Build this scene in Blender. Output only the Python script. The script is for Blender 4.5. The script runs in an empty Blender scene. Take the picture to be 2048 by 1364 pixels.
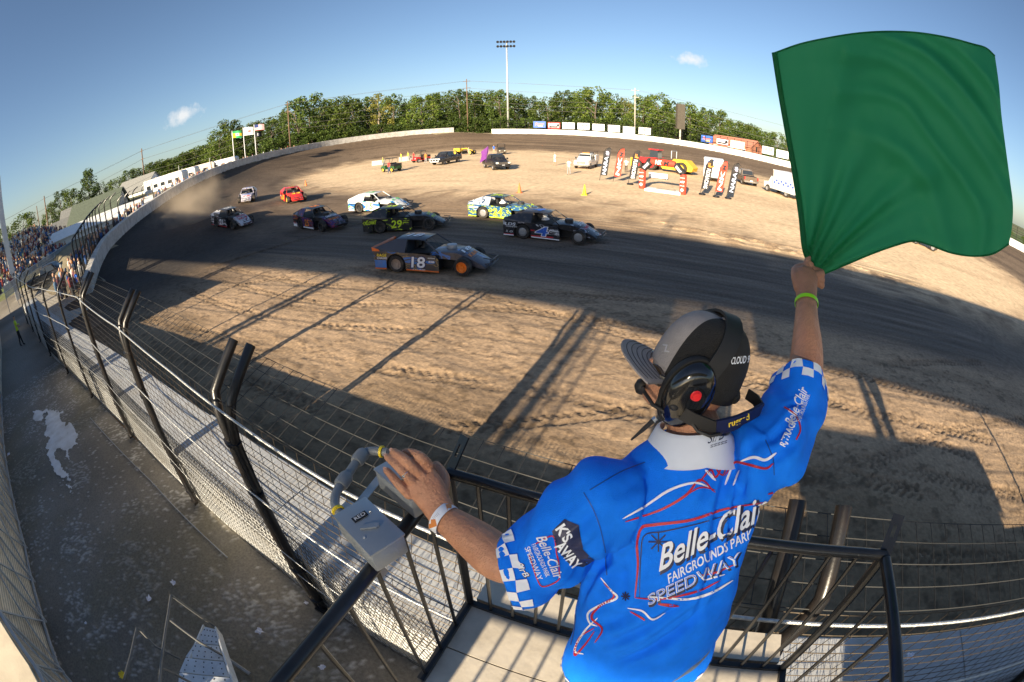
import bpy, bmesh, math, random
import numpy as np
from mathutils import Vector, Matrix, noise
from mathutils.bvhtree import BVHTree

# ------------------------------------------------------------------ camera, sky, sun, exposure
# world axes: +X along the front straight (the way the cars run), +Y from the grandstand into the infield
S = bpy.context.scene
COL = S.collection
EYE = Vector((0.0, 0.0, 5.5))
YAW, PITCH, ROLL = math.radians(23.3), math.radians(27.0), math.radians(1.2)
FPX = 925.0                      # focal length of the 2048-pixel-wide photograph, equisolid fisheye
_fw = Vector((-math.sin(YAW) * math.cos(PITCH), math.cos(YAW) * math.cos(PITCH), -math.sin(PITCH)))
_rt0 = Vector((math.cos(YAW), math.sin(YAW), 0))
_up0 = _rt0.cross(_fw)
_rt = _rt0 * math.cos(ROLL) - _up0 * math.sin(ROLL)
_up = _rt0 * math.sin(ROLL) + _up0 * math.cos(ROLL)
cam = bpy.data.cameras.new('camera')
cam.type = 'PANO'
cam.panorama_type = 'FISHEYE_EQUISOLID'
cam.sensor_fit = 'HORIZONTAL'
cam.sensor_width, cam.sensor_height = 36.0, 36.0 * 682 / 1024
cam.fisheye_lens = FPX / 2048 * 36.0
cam.fisheye_fov = math.radians(220)
cam.clip_start, cam.clip_end = 0.02, 6000
camo = bpy.data.objects.new('camera', cam)
COL.objects.link(camo)
camo.matrix_world = Matrix((( _rt.x, _up.x, -_fw.x, EYE.x), (_rt.y, _up.y, -_fw.y, EYE.y), (_rt.z, _up.z, -_fw.z, EYE.z), (0, 0, 0, 1)))
S.camera = camo

SUN_EL, SUN_ROT = math.radians(20.5), math.radians(182.7)
world = bpy.data.worlds.new('World')
S.world = world
world.use_nodes = True
wn, wl = world.node_tree.nodes, world.node_tree.links
wn.clear()
sky = wn.new('ShaderNodeTexSky'); sky.sky_type = 'NISHITA'; sky.sun_disc = False
sky.sun_elevation, sky.sun_rotation = SUN_EL, SUN_ROT
sky.air_density, sky.dust_density, sky.ozone_density, sky.altitude = 0.9, 0.8, 2.6, 150
bg = wn.new('ShaderNodeBackground'); bg.inputs[1].default_value = 0.060
wo = wn.new('ShaderNodeOutputWorld')
# a few small fair-weather clouds, set by compass direction in the sky itself
_tc = wn.new('ShaderNodeTexCoord')
_nz = wn.new('ShaderNodeTexNoise'); _nz.inputs['Scale'].default_value = 34; _nz.inputs['Detail'].default_value = 7; _nz.inputs['Roughness'].default_value = .6
wl.new(_tc.outputs['Generated'], _nz.inputs['Vector'])
_prev = sky.outputs[0]
for _az, _el, _rad, _sq in ((27.5, 15.6, 2.0, 1.6), (-62.9, 6.9, 1.9, 2.1), (-90.5, 8.5, 2.2, 1.5), (-1.0, 9.4, 1.2, 3.0)):
    _a, _e = math.radians(_az), math.radians(_el)
    _c = Vector((math.sin(_a) * math.cos(_e), math.cos(_a) * math.cos(_e), math.sin(_e)))
    _h = Vector((math.cos(_a), -math.sin(_a), 0)); _v = _h.cross(_c)
    _s = wn.new('ShaderNodeVectorMath'); _s.operation = 'SUBTRACT'; _s.inputs[1].default_value = _c; wl.new(_tc.outputs['Generated'], _s.inputs[0])
    _d = []
    for _ax, _k in ((_h, 1 / _sq), (_v, 1.0), (_c, .5)):
        _q = wn.new('ShaderNodeVectorMath'); _q.operation = 'DOT_PRODUCT'; _q.inputs[1].default_value = _ax * _k / math.radians(_rad); wl.new(_s.outputs[0], _q.inputs[0]); _d.append(_q)
    _cx = wn.new('ShaderNodeCombineXYZ')
    for _i in range(3): wl.new(_d[_i].outputs['Value'], _cx.inputs[_i])
    _l = wn.new('ShaderNodeVectorMath'); _l.operation = 'LENGTH'; wl.new(_cx.outputs[0], _l.inputs[0])
    _m = wn.new('ShaderNodeMath'); _m.operation = 'MULTIPLY_ADD'; _m.inputs[1].default_value = 2.6; wl.new(_nz.outputs['Fac'], _m.inputs[0])
    _n = wn.new('ShaderNodeMath'); _n.operation = 'MULTIPLY'; _n.inputs[1].default_value = -1.3; wl.new(_l.outputs['Value'], _n.inputs[0]); wl.new(_n.outputs[0], _m.inputs[2])
    _r = wn.new('ShaderNodeMapRange'); _r.inputs[1].default_value = .45; _r.inputs[2].default_value = 1.35; _r.inputs[4].default_value = .75; wl.new(_m.outputs[0], _r.inputs[0])
    _x = wn.new('ShaderNodeMix'); _x.data_type = 'RGBA'; _x.inputs[7].default_value = (7.2, 7.0, 6.8, 1); wl.new(_r.outputs[0], _x.inputs['Factor']); wl.new(_prev, _x.inputs[6])
    _prev = _x.outputs[2]
wl.new(_prev, bg.inputs[0]); wl.new(bg.outputs[0], wo.inputs[0])

sun = bpy.data.lights.new('sun', 'SUN')
sun.energy, sun.angle, sun.color = 5.0, math.radians(0.5), (1.0, 0.85, 0.62)
suno = bpy.data.objects.new('sun', sun)
COL.objects.link(suno)
_sd = Vector((math.sin(SUN_ROT) * math.cos(SUN_EL), math.cos(SUN_ROT) * math.cos(SUN_EL), math.sin(SUN_EL)))
suno.rotation_euler = _sd.to_track_quat('Z', 'Y').to_euler()
suno.location = (0, -60, 60)
S.view_settings.view_transform = 'Standard'
S.view_settings.look = 'None'
S.view_settings.gamma = 1
S.view_settings.exposure = 1.28
S.render.film_transparent = False
S.cycles.max_bounces = 6
S.cycles.use_denoising = True

# ------------------------------------------------------------------ surveying the photograph
def ray(px, py):
    x, y = px - 1024.0, 682.0 - py
    r = math.hypot(x, y)
    th = 2 * math.asin(min(1, r / (2 * FPX)))
    k = math.sin(th) / max(r, 1e-9)
    return _rt * (x * k) + _up * (y * k) + _fw * math.cos(th)

def onz(px, py, z=0.0):          # the point at height z that this direction meets
    d = ray(px, py)
    return EYE + d * ((z - EYE.z) / d.z)

def atr(px, py, r):              # the point at a distance r
    return EYE + ray(px, py) * r

def aty(px, py, y):              # the point on the vertical plane Y = y
    d = ray(px, py)
    return EYE + d * (y / d.y)

def ath(px, py, h):              # the point at a horizontal distance h
    d = ray(px, py)
    return EYE + d * (h / math.hypot(d.x, d.y))

# ------------------------------------------------------------------ mesh helpers
rnd = random.Random(7)

class MB:
    def __init__(s):
        s.v, s.f, s.m = [], [], []
    def add(s, vs, fs, mi=0):
        o = len(s.v)
        s.v += [tuple(p) for p in vs]
        s.f += [tuple(i + o for i in f) for f in fs]
        s.m += [mi] * len(fs)
    def box(s, c, d, M=None, mi=0, taper=1.0):
        x, y, z = d[0] / 2, d[1] / 2, d[2] / 2
        vs = []
        for k, t in ((-1, 1.0), (1, taper)):
            vs += [Vector((a * x * t, b * y * t, k * z)) for a, b in ((-1, -1), (1, -1), (1, 1), (-1, 1))]
        if M is not None:
            vs = [M @ p for p in vs]
        vs = [p + Vector(c) for p in vs]
        s.add(vs, [(3, 2, 1, 0), (4, 5, 6, 7), (0, 1, 5, 4), (1, 2, 6, 5), (2, 3, 7, 6), (3, 0, 4, 7)], mi)
    def bar(s, a, b, w, h, up=(0, 0, 1), mi=0):     # rectangular bar from a to b
        a, b = Vector(a), Vector(b)
        d = (b - a).normalized()
        upv = Vector(up)
        if abs(d.dot(upv)) > 0.97: upv = Vector((1, 0, 0))
        sx = d.cross(upv).normalized(); sz = sx.cross(d)
        vs = [p + sx * (i * w / 2) + sz * (j * h / 2) for p in (a, b) for i, j in ((-1, -1), (1, -1), (1, 1), (-1, 1))]
        s.add(vs, [(3, 2, 1, 0), (4, 5, 6, 7), (0, 1, 5, 4), (1, 2, 6, 5), (2, 3, 7, 6), (3, 0, 4, 7)], mi)
    def tube(s, pts, r, n=8, cap=True, mi=0):
        pts = [Vector(p) for p in pts]
        rs = r if isinstance(r, (list, tuple)) else [r] * len(pts)
        rings = []
        prev = None
        for i, p in enumerate(pts):
            d = (pts[min(i + 1, len(pts) - 1)] - pts[max(i - 1, 0)]).normalized()
            if prev is None:
                ref = Vector((0, 0, 1)) if abs(d.z) < 0.9 else Vector((1, 0, 0))
                sx = d.cross(ref).normalized()
            else:
                sx = (prev - d * prev.dot(d)).normalized()
            prev = sx
            sy = d.cross(sx)
            rings.append([p + (sx * math.cos(2 * math.pi * k / n) + sy * math.sin(2 * math.pi * k / n)) * rs[i] for k in range(n)])
        s.loft(rings, cap, mi)
    def loft(s, rings, cap=True, mi=0, closed=True):
        n = len(rings[0])
        o = len(s.v)
        for r in rings: s.v += [tuple(p) for p in r]
        for i in range(len(rings) - 1):
            for k in range(n if closed else n - 1):
                a, b = o + i * n + k, o + i * n + (k + 1) % n
                s.f.append((a, b, b + n, a + n)); s.m.append(mi)
        if cap:
            s.f.append(tuple(o + k for k in reversed(range(n)))); s.m.append(mi)
            e = o + (len(rings) - 1) * n
            s.f.append(tuple(e + k for k in range(n))); s.m.append(mi)
    def lathe(s, prof, c=(0, 0, 0), axis='z', n=16, mi=0, cap=True):   # prof: (radius, height)
        c = Vector(c)
        rings = []
        for r, h in prof:
            ring = []
            for k in range(n):
                a = 2 * math.pi * k / n
                x, y = r * math.cos(a), r * math.sin(a)
                p = (x, y, h) if axis == 'z' else ((h, x, y) if axis == 'x' else (y, h, x))
                ring.append(c + Vector(p))
            rings.append(ring)
        s.loft(rings, cap, mi)
    def prism(s, poly, vec, mi=0):                  # a polygon pushed along vec
        poly = [Vector(p) for p in poly]; vec = Vector(vec); n = len(poly)
        s.add(poly + [p + vec for p in poly],
              [tuple(reversed(range(n))), tuple(range(n, 2 * n))] + [(i, (i + 1) % n, (i + 1) % n + n, i + n) for i in range(n)], mi)
    def sheet(s, poly, th, mi=0):                   # a thin panel of the given thickness
        poly = [Vector(p) for p in poly]
        nv = (poly[1] - poly[0]).cross(poly[-1] - poly[0]).normalized()
        s.prism(poly, nv * th, mi)
    def build(s, name, mats, parent=None, smooth=False, loc=None, rz=None):
        me = bpy.data.meshes.new(name)
        me.from_pydata(s.v, [], s.f)
        for m in (mats if isinstance(mats, (list, tuple)) else [mats]): me.materials.append(m)
        if any(s.m): me.polygons.foreach_set('material_index', s.m)
        me.update()
        return mobj(name, me, parent, smooth, loc, rz)

def mobj(name, me, parent=None, smooth=False, loc=None, rz=None):
    if smooth:
        me.polygons.foreach_set('use_smooth', [True] * len(me.polygons))
        if smooth != True:
            me.set_sharp_from_angle(angle=math.radians(smooth))
    o = bpy.data.objects.new(name, me)
    COL.objects.link(o)
    if parent is not None: o.parent = parent
    if loc is not None: o.location = loc
    if rz is not None: o.rotation_euler = (0, 0, rz)
    return o

def tag(o, label, cat, group=None):
    o['label'] = label; o['category'] = cat
    if group: o['group'] = group
    return o

def struct(o, kind='structure'):
    o['kind'] = kind
    return o

def empty(name, loc=(0, 0, 0), rz=0.0, label=None, cat=None, group=None):
    o = bpy.data.objects.new(name, None)
    COL.objects.link(o)
    o.location = loc; o.rotation_euler = (0, 0, rz)
    if label: tag(o, label, cat, group)
    return o

def kids(o):
    return [c for c in bpy.data.objects if c.parent == o]

def copy_tree(o, parent=None, tree=None):
    c = o.copy(); COL.objects.link(c); c.parent = parent
    for ch in o.children: copy_tree(ch, c)
    return c

# ------------------------------------------------------------------ materials
_mats = {}
def mat(name, col, rough=0.6, metal=0.0, var=0.12, vscale=6.0, bump=0.0, bscale=40.0, dirt=None, dscale=2.5, damt=0.5, spec=0.5, alpha=None, emit=0.0, coat=0.0, trans=0.0):
    """One procedural material: a base colour with an uneven tone, an optional second (dirt, wear) colour in patches, fine relief."""
    if name in _mats: return _mats[name]
    m = bpy.data.materials.new(name); m.use_nodes = True
    nt = m.node_tree; N, L = nt.nodes, nt.links
    b = N['Principled BSDF']
    tc = N.new('ShaderNodeTexCoord')
    nz = N.new('ShaderNodeTexNoise'); nz.inputs['Scale'].default_value = vscale; nz.inputs['Detail'].default_value = 5
    L.new(tc.outputs['Object'], nz.inputs['Vector'])
    mx = N.new('ShaderNodeMix'); mx.data_type = 'RGBA'; mx.blend_type = 'MULTIPLY'; mx.inputs['Factor'].default_value = 1
    mr = N.new('ShaderNodeMapRange'); mr.inputs[1].default_value = 0.3; mr.inputs[2].default_value = 0.7
    mr.inputs[3].default_value = 1 - var; mr.inputs[4].default_value = 1 + var
    L.new(nz.outputs['Fac'], mr.inputs[0])
    mx.inputs[6].default_value = (*col, 1)
    L.new(mr.outputs[0], mx.inputs[7])
    out = mx.outputs[2]
    if dirt is not None:
        n2 = N.new('ShaderNodeTexNoise'); n2.inputs['Scale'].default_value = dscale; n2.inputs['Detail'].default_value = 8; n2.inputs['Roughness'].default_value = 0.65
        L.new(tc.outputs['Object'], n2.inputs['Vector'])
        r2 = N.new('ShaderNodeMapRange'); r2.inputs[1].default_value = 0.45; r2.inputs[2].default_value = 0.65; r2.inputs[3].default_value = 0; r2.inputs[4].default_value = damt
        L.new(n2.outputs['Fac'], r2.inputs[0])
        m2 = N.new('ShaderNodeMix'); m2.data_type = 'RGBA'
        L.new(r2.outputs[0], m2.inputs['Factor']); L.new(out, m2.inputs[6]); m2.inputs[7].default_value = (*dirt, 1)
        out = m2.outputs[2]
    L.new(out, b.inputs['Base Color'])
    b.inputs['Roughness'].default_value = rough
    b.inputs['Metallic'].default_value = metal
    b.inputs['Specular IOR Level'].default_value = spec
    if coat: b.inputs['Coat Weight'].default_value = coat; b.inputs['Coat Roughness'].default_value = 0.08
    if trans: b.inputs['Transmission Weight'].default_value = trans
    if alpha is not None: b.inputs['Alpha'].default_value = alpha
    if emit: b.inputs['Emission Color'].default_value = (*col, 1); b.inputs['Emission Strength'].default_value = emit
    if bump:
        n3 = N.new('ShaderNodeTexNoise'); n3.inputs['Scale'].default_value = bscale; n3.inputs['Detail'].default_value = 6
        L.new(tc.outputs['Object'], n3.inputs['Vector'])
        bp = N.new('ShaderNodeBump'); bp.inputs['Strength'].default_value = bump; bp.inputs['Distance'].default_value = 0.02
        L.new(n3.outputs['Fac'], bp.inputs['Height']); L.new(bp.outputs[0], b.inputs['Normal'])
    _mats[name] = m
    return m

def srgb(r, g, b):
    f = lambda c: c / 12.92 if c <= 0.04045 else ((c + 0.055) / 1.055) ** 2.4
    return (f(r / 255), f(g / 255), f(b / 255))

# ------------------------------------------------------------------ lettering: flat text as mesh
_txt = {}
def text_mesh(txt, bold=0.0, shear=0.0, align='CENTER', ext=0.0, space=1.0):
    key = (txt, bold, shear, align, ext, space)
    if key in _txt: return _txt[key]
    c = bpy.data.curves.new('t', 'FONT'); c.body = txt; c.size = 1.0
    c.align_x = align; c.align_y = 'CENTER'; c.offset = bold; c.shear = shear; c.extrude = ext
    c.space_character = space; c.resolution_u = 3
    o = bpy.data.objects.new('t', c); COL.objects.link(o)
    bpy.context.view_layer.update()
    dg = bpy.context.evaluated_depsgraph_get()
    me = bpy.data.meshes.new_from_object(o.evaluated_get(dg))
    v = np.empty(len(me.vertices) * 3); me.vertices.foreach_get('co', v); v = v.reshape(-1, 3)
    f = [tuple(p.vertices) for p in me.polygons]
    bpy.data.objects.remove(o); bpy.data.curves.remove(c); bpy.data.meshes.remove(me)
    if len(v):                                        # unit height, centred
        lo, hi = v.min(0), v.max(0)
        h = max(hi[1] - lo[1], 1e-6)
        v = v - np.array([(lo[0] + hi[0]) / 2 if align == 'CENTER' else lo[0], (lo[1] + hi[1]) / 2, 0])
        v = v / h
    _txt[key] = (v, f)
    return _txt[key]

def put_text(name, txt, m, o, xa, ya, h, parent=None, width=None, bold=0.0, shear=0.0, lift=0.004, align='CENTER'):
    """Lettering lying on a flat panel: centre o, reading direction xa, up ya, height h (and width)."""
    v, f = text_mesh(txt, bold, shear, align)
    if not len(v): return None
    xa, ya, o = Vector(xa).normalized(), Vector(ya).normalized(), Vector(o)
    nv = xa.cross(ya)
    w = v[:, 0].max() - v[:, 0].min()
    sx = h if width is None else width / w
    vs = [o + xa * (p[0] * sx) + ya * (p[1] * h) + nv * lift for p in v]
    b = MB(); b.add(vs, f)
    return b.build(name, m, parent)

def quad_obj(name, m, o, xa, ya, w, h, parent=None, lift=0.003, corner=0.0):
    xa, ya, o = Vector(xa).normalized(), Vector(ya).normalized(), Vector(o)
    nv = xa.cross(ya)
    b = MB()
    b.sheet([o + xa * (i * w / 2) + ya * (j * h / 2) + nv * lift for i, j in ((-1, -1), (1, -1), (1, 1), (-1, 1))], 0.002)
    return b.build(name, m, parent)

# ------------------------------------------------------------------ numpy noise for terrain and foliage
def vnoise(x, y, seed=0):
    x = np.asarray(x, float); y = np.asarray(y, float)
    xi, yi = np.floor(x).astype(np.int64), np.floor(y).astype(np.int64)
    xf, yf = x - xi, y - yi
    u, w = xf * xf * (3 - 2 * xf), yf * yf * (3 - 2 * yf)
    def h(a, b):
        n = (a * 374761393 + b * 668265263 + seed * 974634777) & 0xffffffff
        n = ((n ^ (n >> 13)) * 1274126177) & 0xffffffff
        return ((n ^ (n >> 16)) & 0xffff) / 65535.0
    return (h(xi, yi) * (1 - u) + h(xi + 1, yi) * u) * (1 - w) + (h(xi, yi + 1) * (1 - u) + h(xi + 1, yi + 1) * u) * w

def fbm(x, y, oct=4, seed=0):
    a, t, s = 0.5, 0.0, 0.0
    for k in range(oct):
        t = t + a * vnoise(x * 2 ** k, y * 2 ** k, seed + k); s += a; a *= 0.5
    return t / s

def smooth(a, b, x):
    t = np.clip((x - a) / (b - a), 0, 1)
    return t * t * (3 - 2 * t)
# ------------------------------------------------------------------ the setting: terrain, track, infield, walkway
def closed_spline(pts, sub=8):
    pts = np.array(pts, float); n = len(pts); out = []
    for i in range(n):
        p0, p1, p2, p3 = pts[i - 1], pts[i], pts[(i + 1) % n], pts[(i + 2) % n]
        for k in range(sub):
            t = k / sub
            out.append(0.5 * ((2 * p1) + (-p0 + p2) * t + (2 * p0 - 5 * p1 + 4 * p2 - p3) * t * t + (-p0 + 3 * p1 - 3 * p2 + p3) * t ** 3))
    return np.array(out)

def open_spline(pts, sub=8):
    pts = np.array(pts, float)
    ext = np.vstack([2 * pts[0] - pts[1], pts, 2 * pts[-1] - pts[-2]])
    out = []
    for i in range(1, len(ext) - 2):
        p0, p1, p2, p3 = ext[i - 1], ext[i], ext[i + 1], ext[i + 2]
        for k in range(sub):
            t = k / sub
            out.append(0.5 * ((2 * p1) + (-p0 + p2) * t + (2 * p0 - 5 * p1 + 4 * p2 - p3) * t * t + (-p0 + 3 * p1 - 3 * p2 + p3) * t ** 3))
    out.append(ext[-2])
    return np.array(out)

# the outer edge of the racing surface (x, y, height of the banking there)
LEFT_WALL = open_spline([(-31.0, 6.6, .15), (-36.8, 9.4, .95), (-42, 12.6, 1.5), (-51, 20.3, 2.25), (-63.2, 34.3, 3.5), (-72, 50.6, 4.2), (-75.2, 73.5, 4.4), (-67, 90, 4.4), (-57, 99.6, 4.3)], 10)
RIGHT_WALL = open_spline([(-49, 104, 3.45), (-29.4, 108, 3.1), (-11, 105, 2.85), (5.5, 98, 2.4), (18.5, 89, 2.0), (40, 76.5, 1.85), (58.6, 61.6, 1.8), (67, 44, 1.7), (66, 28, 1.3), (57, 13, .5)], 10)
FRONT = np.array([(44, 4.0, 0), (30, 2.2, 0), (12, 2.0, 0), (0, 2.05, 0), (-7, 2.5, 0), (-14, 2.6, 0), (-24, 2.3, 0), (-34, 2.0, 0)], float)
W3 = np.vstack([LEFT_WALL, RIGHT_WALL, FRONT])
INF = closed_spline([(21.8, 20.8), (15.2, 21.8), (10, 23.2), (6, 24.2), (1.8, 25.2), (-2.5, 27.2), (-6, 29), (-11, 31), (-16, 32), (-24, 32.6), (-34, 34.8), (-44, 38.6), (-52, 43.5), (-58.5, 51), (-61.5, 60), (-61.5, 72), (-55.5, 84), (-44, 90), (-33, 89), (-22, 86), (-12, 81), (0, 79), (8, 75.5), (16, 70.5), (27, 59), (36, 48), (38, 36), (32, 25)], 6)

def seg_dist(P, A, B, z=None):
    best = np.full(len(P), 1e9); bz = np.zeros(len(P))
    for i in range(len(A)):
        a, b = A[i], B[i]; d = b[:2] - a[:2]; L = max(d @ d, 1e-9)
        t = np.clip(((P - a[:2]) @ d) / L, 0, 1)
        q = a[:2] + t[:, None] * d
        dd = np.hypot(P[:, 0] - q[:, 0], P[:, 1] - q[:, 1])
        m = dd < best
        best[m] = dd[m]
        if z is not None: bz[m] = (a[2] + t * (b[2] - a[2]))[m]
    return best, bz

def in_poly(P, poly):
    x, y = P[:, 0], P[:, 1]; c = np.zeros(len(P), bool); n = len(poly)
    for i in range(n):
        x1, y1 = poly[i][:2]; x2, y2 = poly[(i + 1) % n][:2]
        m = (y1 > y) != (y2 > y)
        with np.errstate(divide='ignore', invalid='ignore'):
            xx = (x2 - x1) * (y - y1) / (y2 - y1 + 1e-12) + x1
        c ^= m & (x < xx)
    return c

def lay(P):
    """Height and colour of the racing surface and infield at points P (n, 2)."""
    x, y = P[:, 0], P[:, 1]
    inside = in_poly(P, INF)
    di, _ = seg_dist(P, INF, np.roll(INF, -1, 0))
    dw, zw = seg_dist(P, W3[:-1], W3[1:], True)
    f = np.where(inside, 0, di / (di + dw + 1e-6))
    z = zw * f ** 1.15
    ang = np.arctan2(y - 55, x + 12)
    # tone
    n1 = fbm(x * .09, y * .09, 4, 3); n2 = fbm(x * .5, y * .5, 4, 9); n3 = fbm(x * 2.1, y * 2.1, 3, 21)
    along = ang * 30
    st1 = fbm(f * 26 + 3 * n1, along * .16, 4, 31); st2 = fbm(f * 70, along * .25, 3, 41)
    c = lambda *v: np.array(v)[None, :]
    mixc = lambda a, b, t: a * (1 - t[:, None]) + b * t[:, None]
    brown = np.repeat(c(.125, .088, .060), len(P), 0)
    brown = brown * (0.62 + 0.75 * st1 + 0.35 * (st2 - .5))[:, None]
    dry = c(.44, .305, .192) * (0.80 + .40 * n2 + .22 * (n3 - .5))[:, None]
    groove = c(.150, .120, .094) * (0.62 + .5 * st1 + .45 * st2)[:, None]
    # the front straight: dry at the wall side, worn dark in the groove
    fs = smooth(-30, -17, x) * smooth(34, 20, x + .3 * y) * smooth(34, 29, y)
    yb = y + 2.2 * (n1 - .5) + 1.6 * (st1 - .5)
    fr = mixc(dry, groove, smooth(13.2, 15.8, yb))
    fr = mixc(fr, dry * .62, smooth(21.5, 25.0, yb + 2 * n2 - 1))
    col = mixc(brown, fr, fs)
    col = mixc(col, c(.20, .145, .10) * (.8 + .4 * n2)[:, None], smooth(.75, .35, f) * smooth(.30, .62, st1) * (1 - fs) * .75)
    # moist dark clay high on the left turn, by the wall
    wet = smooth(.40, .66, f + .5 * (n1 - .5)) * smooth(-14, -30, x) * smooth(62, 30, y)
    col = mixc(col, c(.045, .038, .033) * (.7 + .6 * n2)[:, None], np.clip(wet * 1.1, 0, .95))
    # infield sand, clods of dark clay along its edge
    sand = c(.70, .52, .33) * (.83 + .34 * n2)[:, None]
    sand = mixc(sand, c(.50, .345, .21), smooth(.52, .78, fbm(x * .12, y * .45, 4, 77)) * .55)
    edge = smooth(5.5, .5, di + 5 * (n1 - .5) + 2.0 * (n2 - .5))
    clod = smooth(.50, .66, fbm(x * .9, y * 1.3, 4, 55))
    sand = mixc(sand, c(.34, .235, .145) * (.7 + .6 * n3)[:, None], np.clip(edge * (.35 + .65 * clod), 0, 1))
    di_s = np.where(inside, di, -di)
    k = smooth(-3.2, 1.4, di_s + 3.2 * (n2 - .5) + 2.4 * (n1 - .5))
    col = mixc(col, sand, k)
    # relief: loose clods at the infield edge, a low berm
    berm = np.exp(-((di_s - .6) / 1.3) ** 2) * smooth(20, 26, y)
    z = z + berm * (.05 + .20 * clod * n3) + .02 * (n2 - .5)
    return z, np.clip(col, .01, .95), f, inside

def ground_material(name, bscale=7.0, bstr=.5, rough=.93, dist=.06):
    m = bpy.data.materials.new(name); m.use_nodes = True
    N, L = m.node_tree.nodes, m.node_tree.links
    b = N['Principled BSDF']; b.inputs['Roughness'].default_value = rough; b.inputs['Specular IOR Level'].default_value = .25
    at = N.new('ShaderNodeAttribute'); at.attribute_name = 'tone'
    tc = N.new('ShaderNodeTexCoord')
    nz = N.new('ShaderNodeTexNoise'); nz.inputs['Scale'].default_value = bscale; nz.inputs['Detail'].default_value = 9; nz.inputs['Roughness'].default_value = .62
    L.new(tc.outputs['Object'], nz.inputs['Vector'])
    nf = N.new('ShaderNodeTexNoise'); nf.inputs['Scale'].default_value = bscale * 6; nf.inputs['Detail'].default_value = 5
    L.new(tc.outputs['Object'], nf.inputs['Vector'])
    mr = N.new('ShaderNodeMapRange'); mr.inputs[1].default_value = .3; mr.inputs[2].default_value = .7; mr.inputs[3].default_value = .72; mr.inputs[4].default_value = 1.26
    L.new(nz.outputs['Fac'], mr.inputs[0])
    mx = N.new('ShaderNodeMix'); mx.data_type = 'RGBA'; mx.blend_type = 'MULTIPLY'; mx.inputs['Factor'].default_value = 1
    L.new(at.outputs['Color'], mx.inputs[6]); L.new(mr.outputs[0], mx.inputs[7])
    L.new(mx.outputs[2], b.inputs['Base Color'])
    ad = N.new('ShaderNodeMath'); ad.operation = 'MULTIPLY_ADD'; ad.inputs[1].default_value = .35
    L.new(nf.outputs['Fac'], ad.inputs[0]); L.new(nz.outputs['Fac'], ad.inputs[2])
    bp = N.new('ShaderNodeBump'); bp.inputs['Strength'].default_value = bstr; bp.inputs['Distance'].default_value = dist
    L.new(ad.outputs[0], bp.inputs['Height']); L.new(bp.outputs[0], b.inputs['Normal'])
    return m

def grid_mesh(name, X, Y, Z, colr, keep, m, smooth_=True):
    ny, nx = X.shape
    idx = np.arange(ny * nx).reshape(ny, nx)
    q = np.stack([idx[:-1, :-1], idx[:-1, 1:], idx[1:, 1:], idx[1:, :-1]], -1).reshape(-1, 4)
    if keep is not None:
        kk = keep.ravel(); q = q[kk[q].all(1)] if keep.shape == X.shape else q[keep.ravel()]
    used = np.unique(q); remap = np.full(ny * nx, -1); remap[used] = np.arange(len(used))
    V = np.stack([X, Y, Z], -1).reshape(-1, 3)[used]
    q = remap[q]
    me = bpy.data.meshes.new(name)
    me.vertices.add(len(V)); me.vertices.foreach_set('co', V.astype(np.float32).ravel())
    me.loops.add(q.size); me.loops.foreach_set('vertex_index', q.astype(np.int32).ravel())
    me.polygons.add(len(q)); me.polygons.foreach_set('loop_start', np.arange(0, q.size, 4, dtype=np.int32))
    me.polygons.foreach_set('use_smooth', np.ones(len(q), bool))
    me.update(calc_edges=True)
    if colr is not None:
        at = me.color_attributes.new('tone', 'FLOAT_COLOR', 'POINT')
        cc = np.ones((len(V), 4), np.float32); cc[:, :3] = colr.reshape(-1, 3)[used]
        at.data.foreach_set('color', cc.ravel())
    me.materials.append(m)
    return mobj(name, me)

M_TRACK = ground_material('packed clay', 3.2, .55)
M_FINE = ground_material('raw clay', 9.0, .75, dist=.035)
M_SAND = ground_material('infield sand', 2.2, .45, dist=.1)

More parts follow.
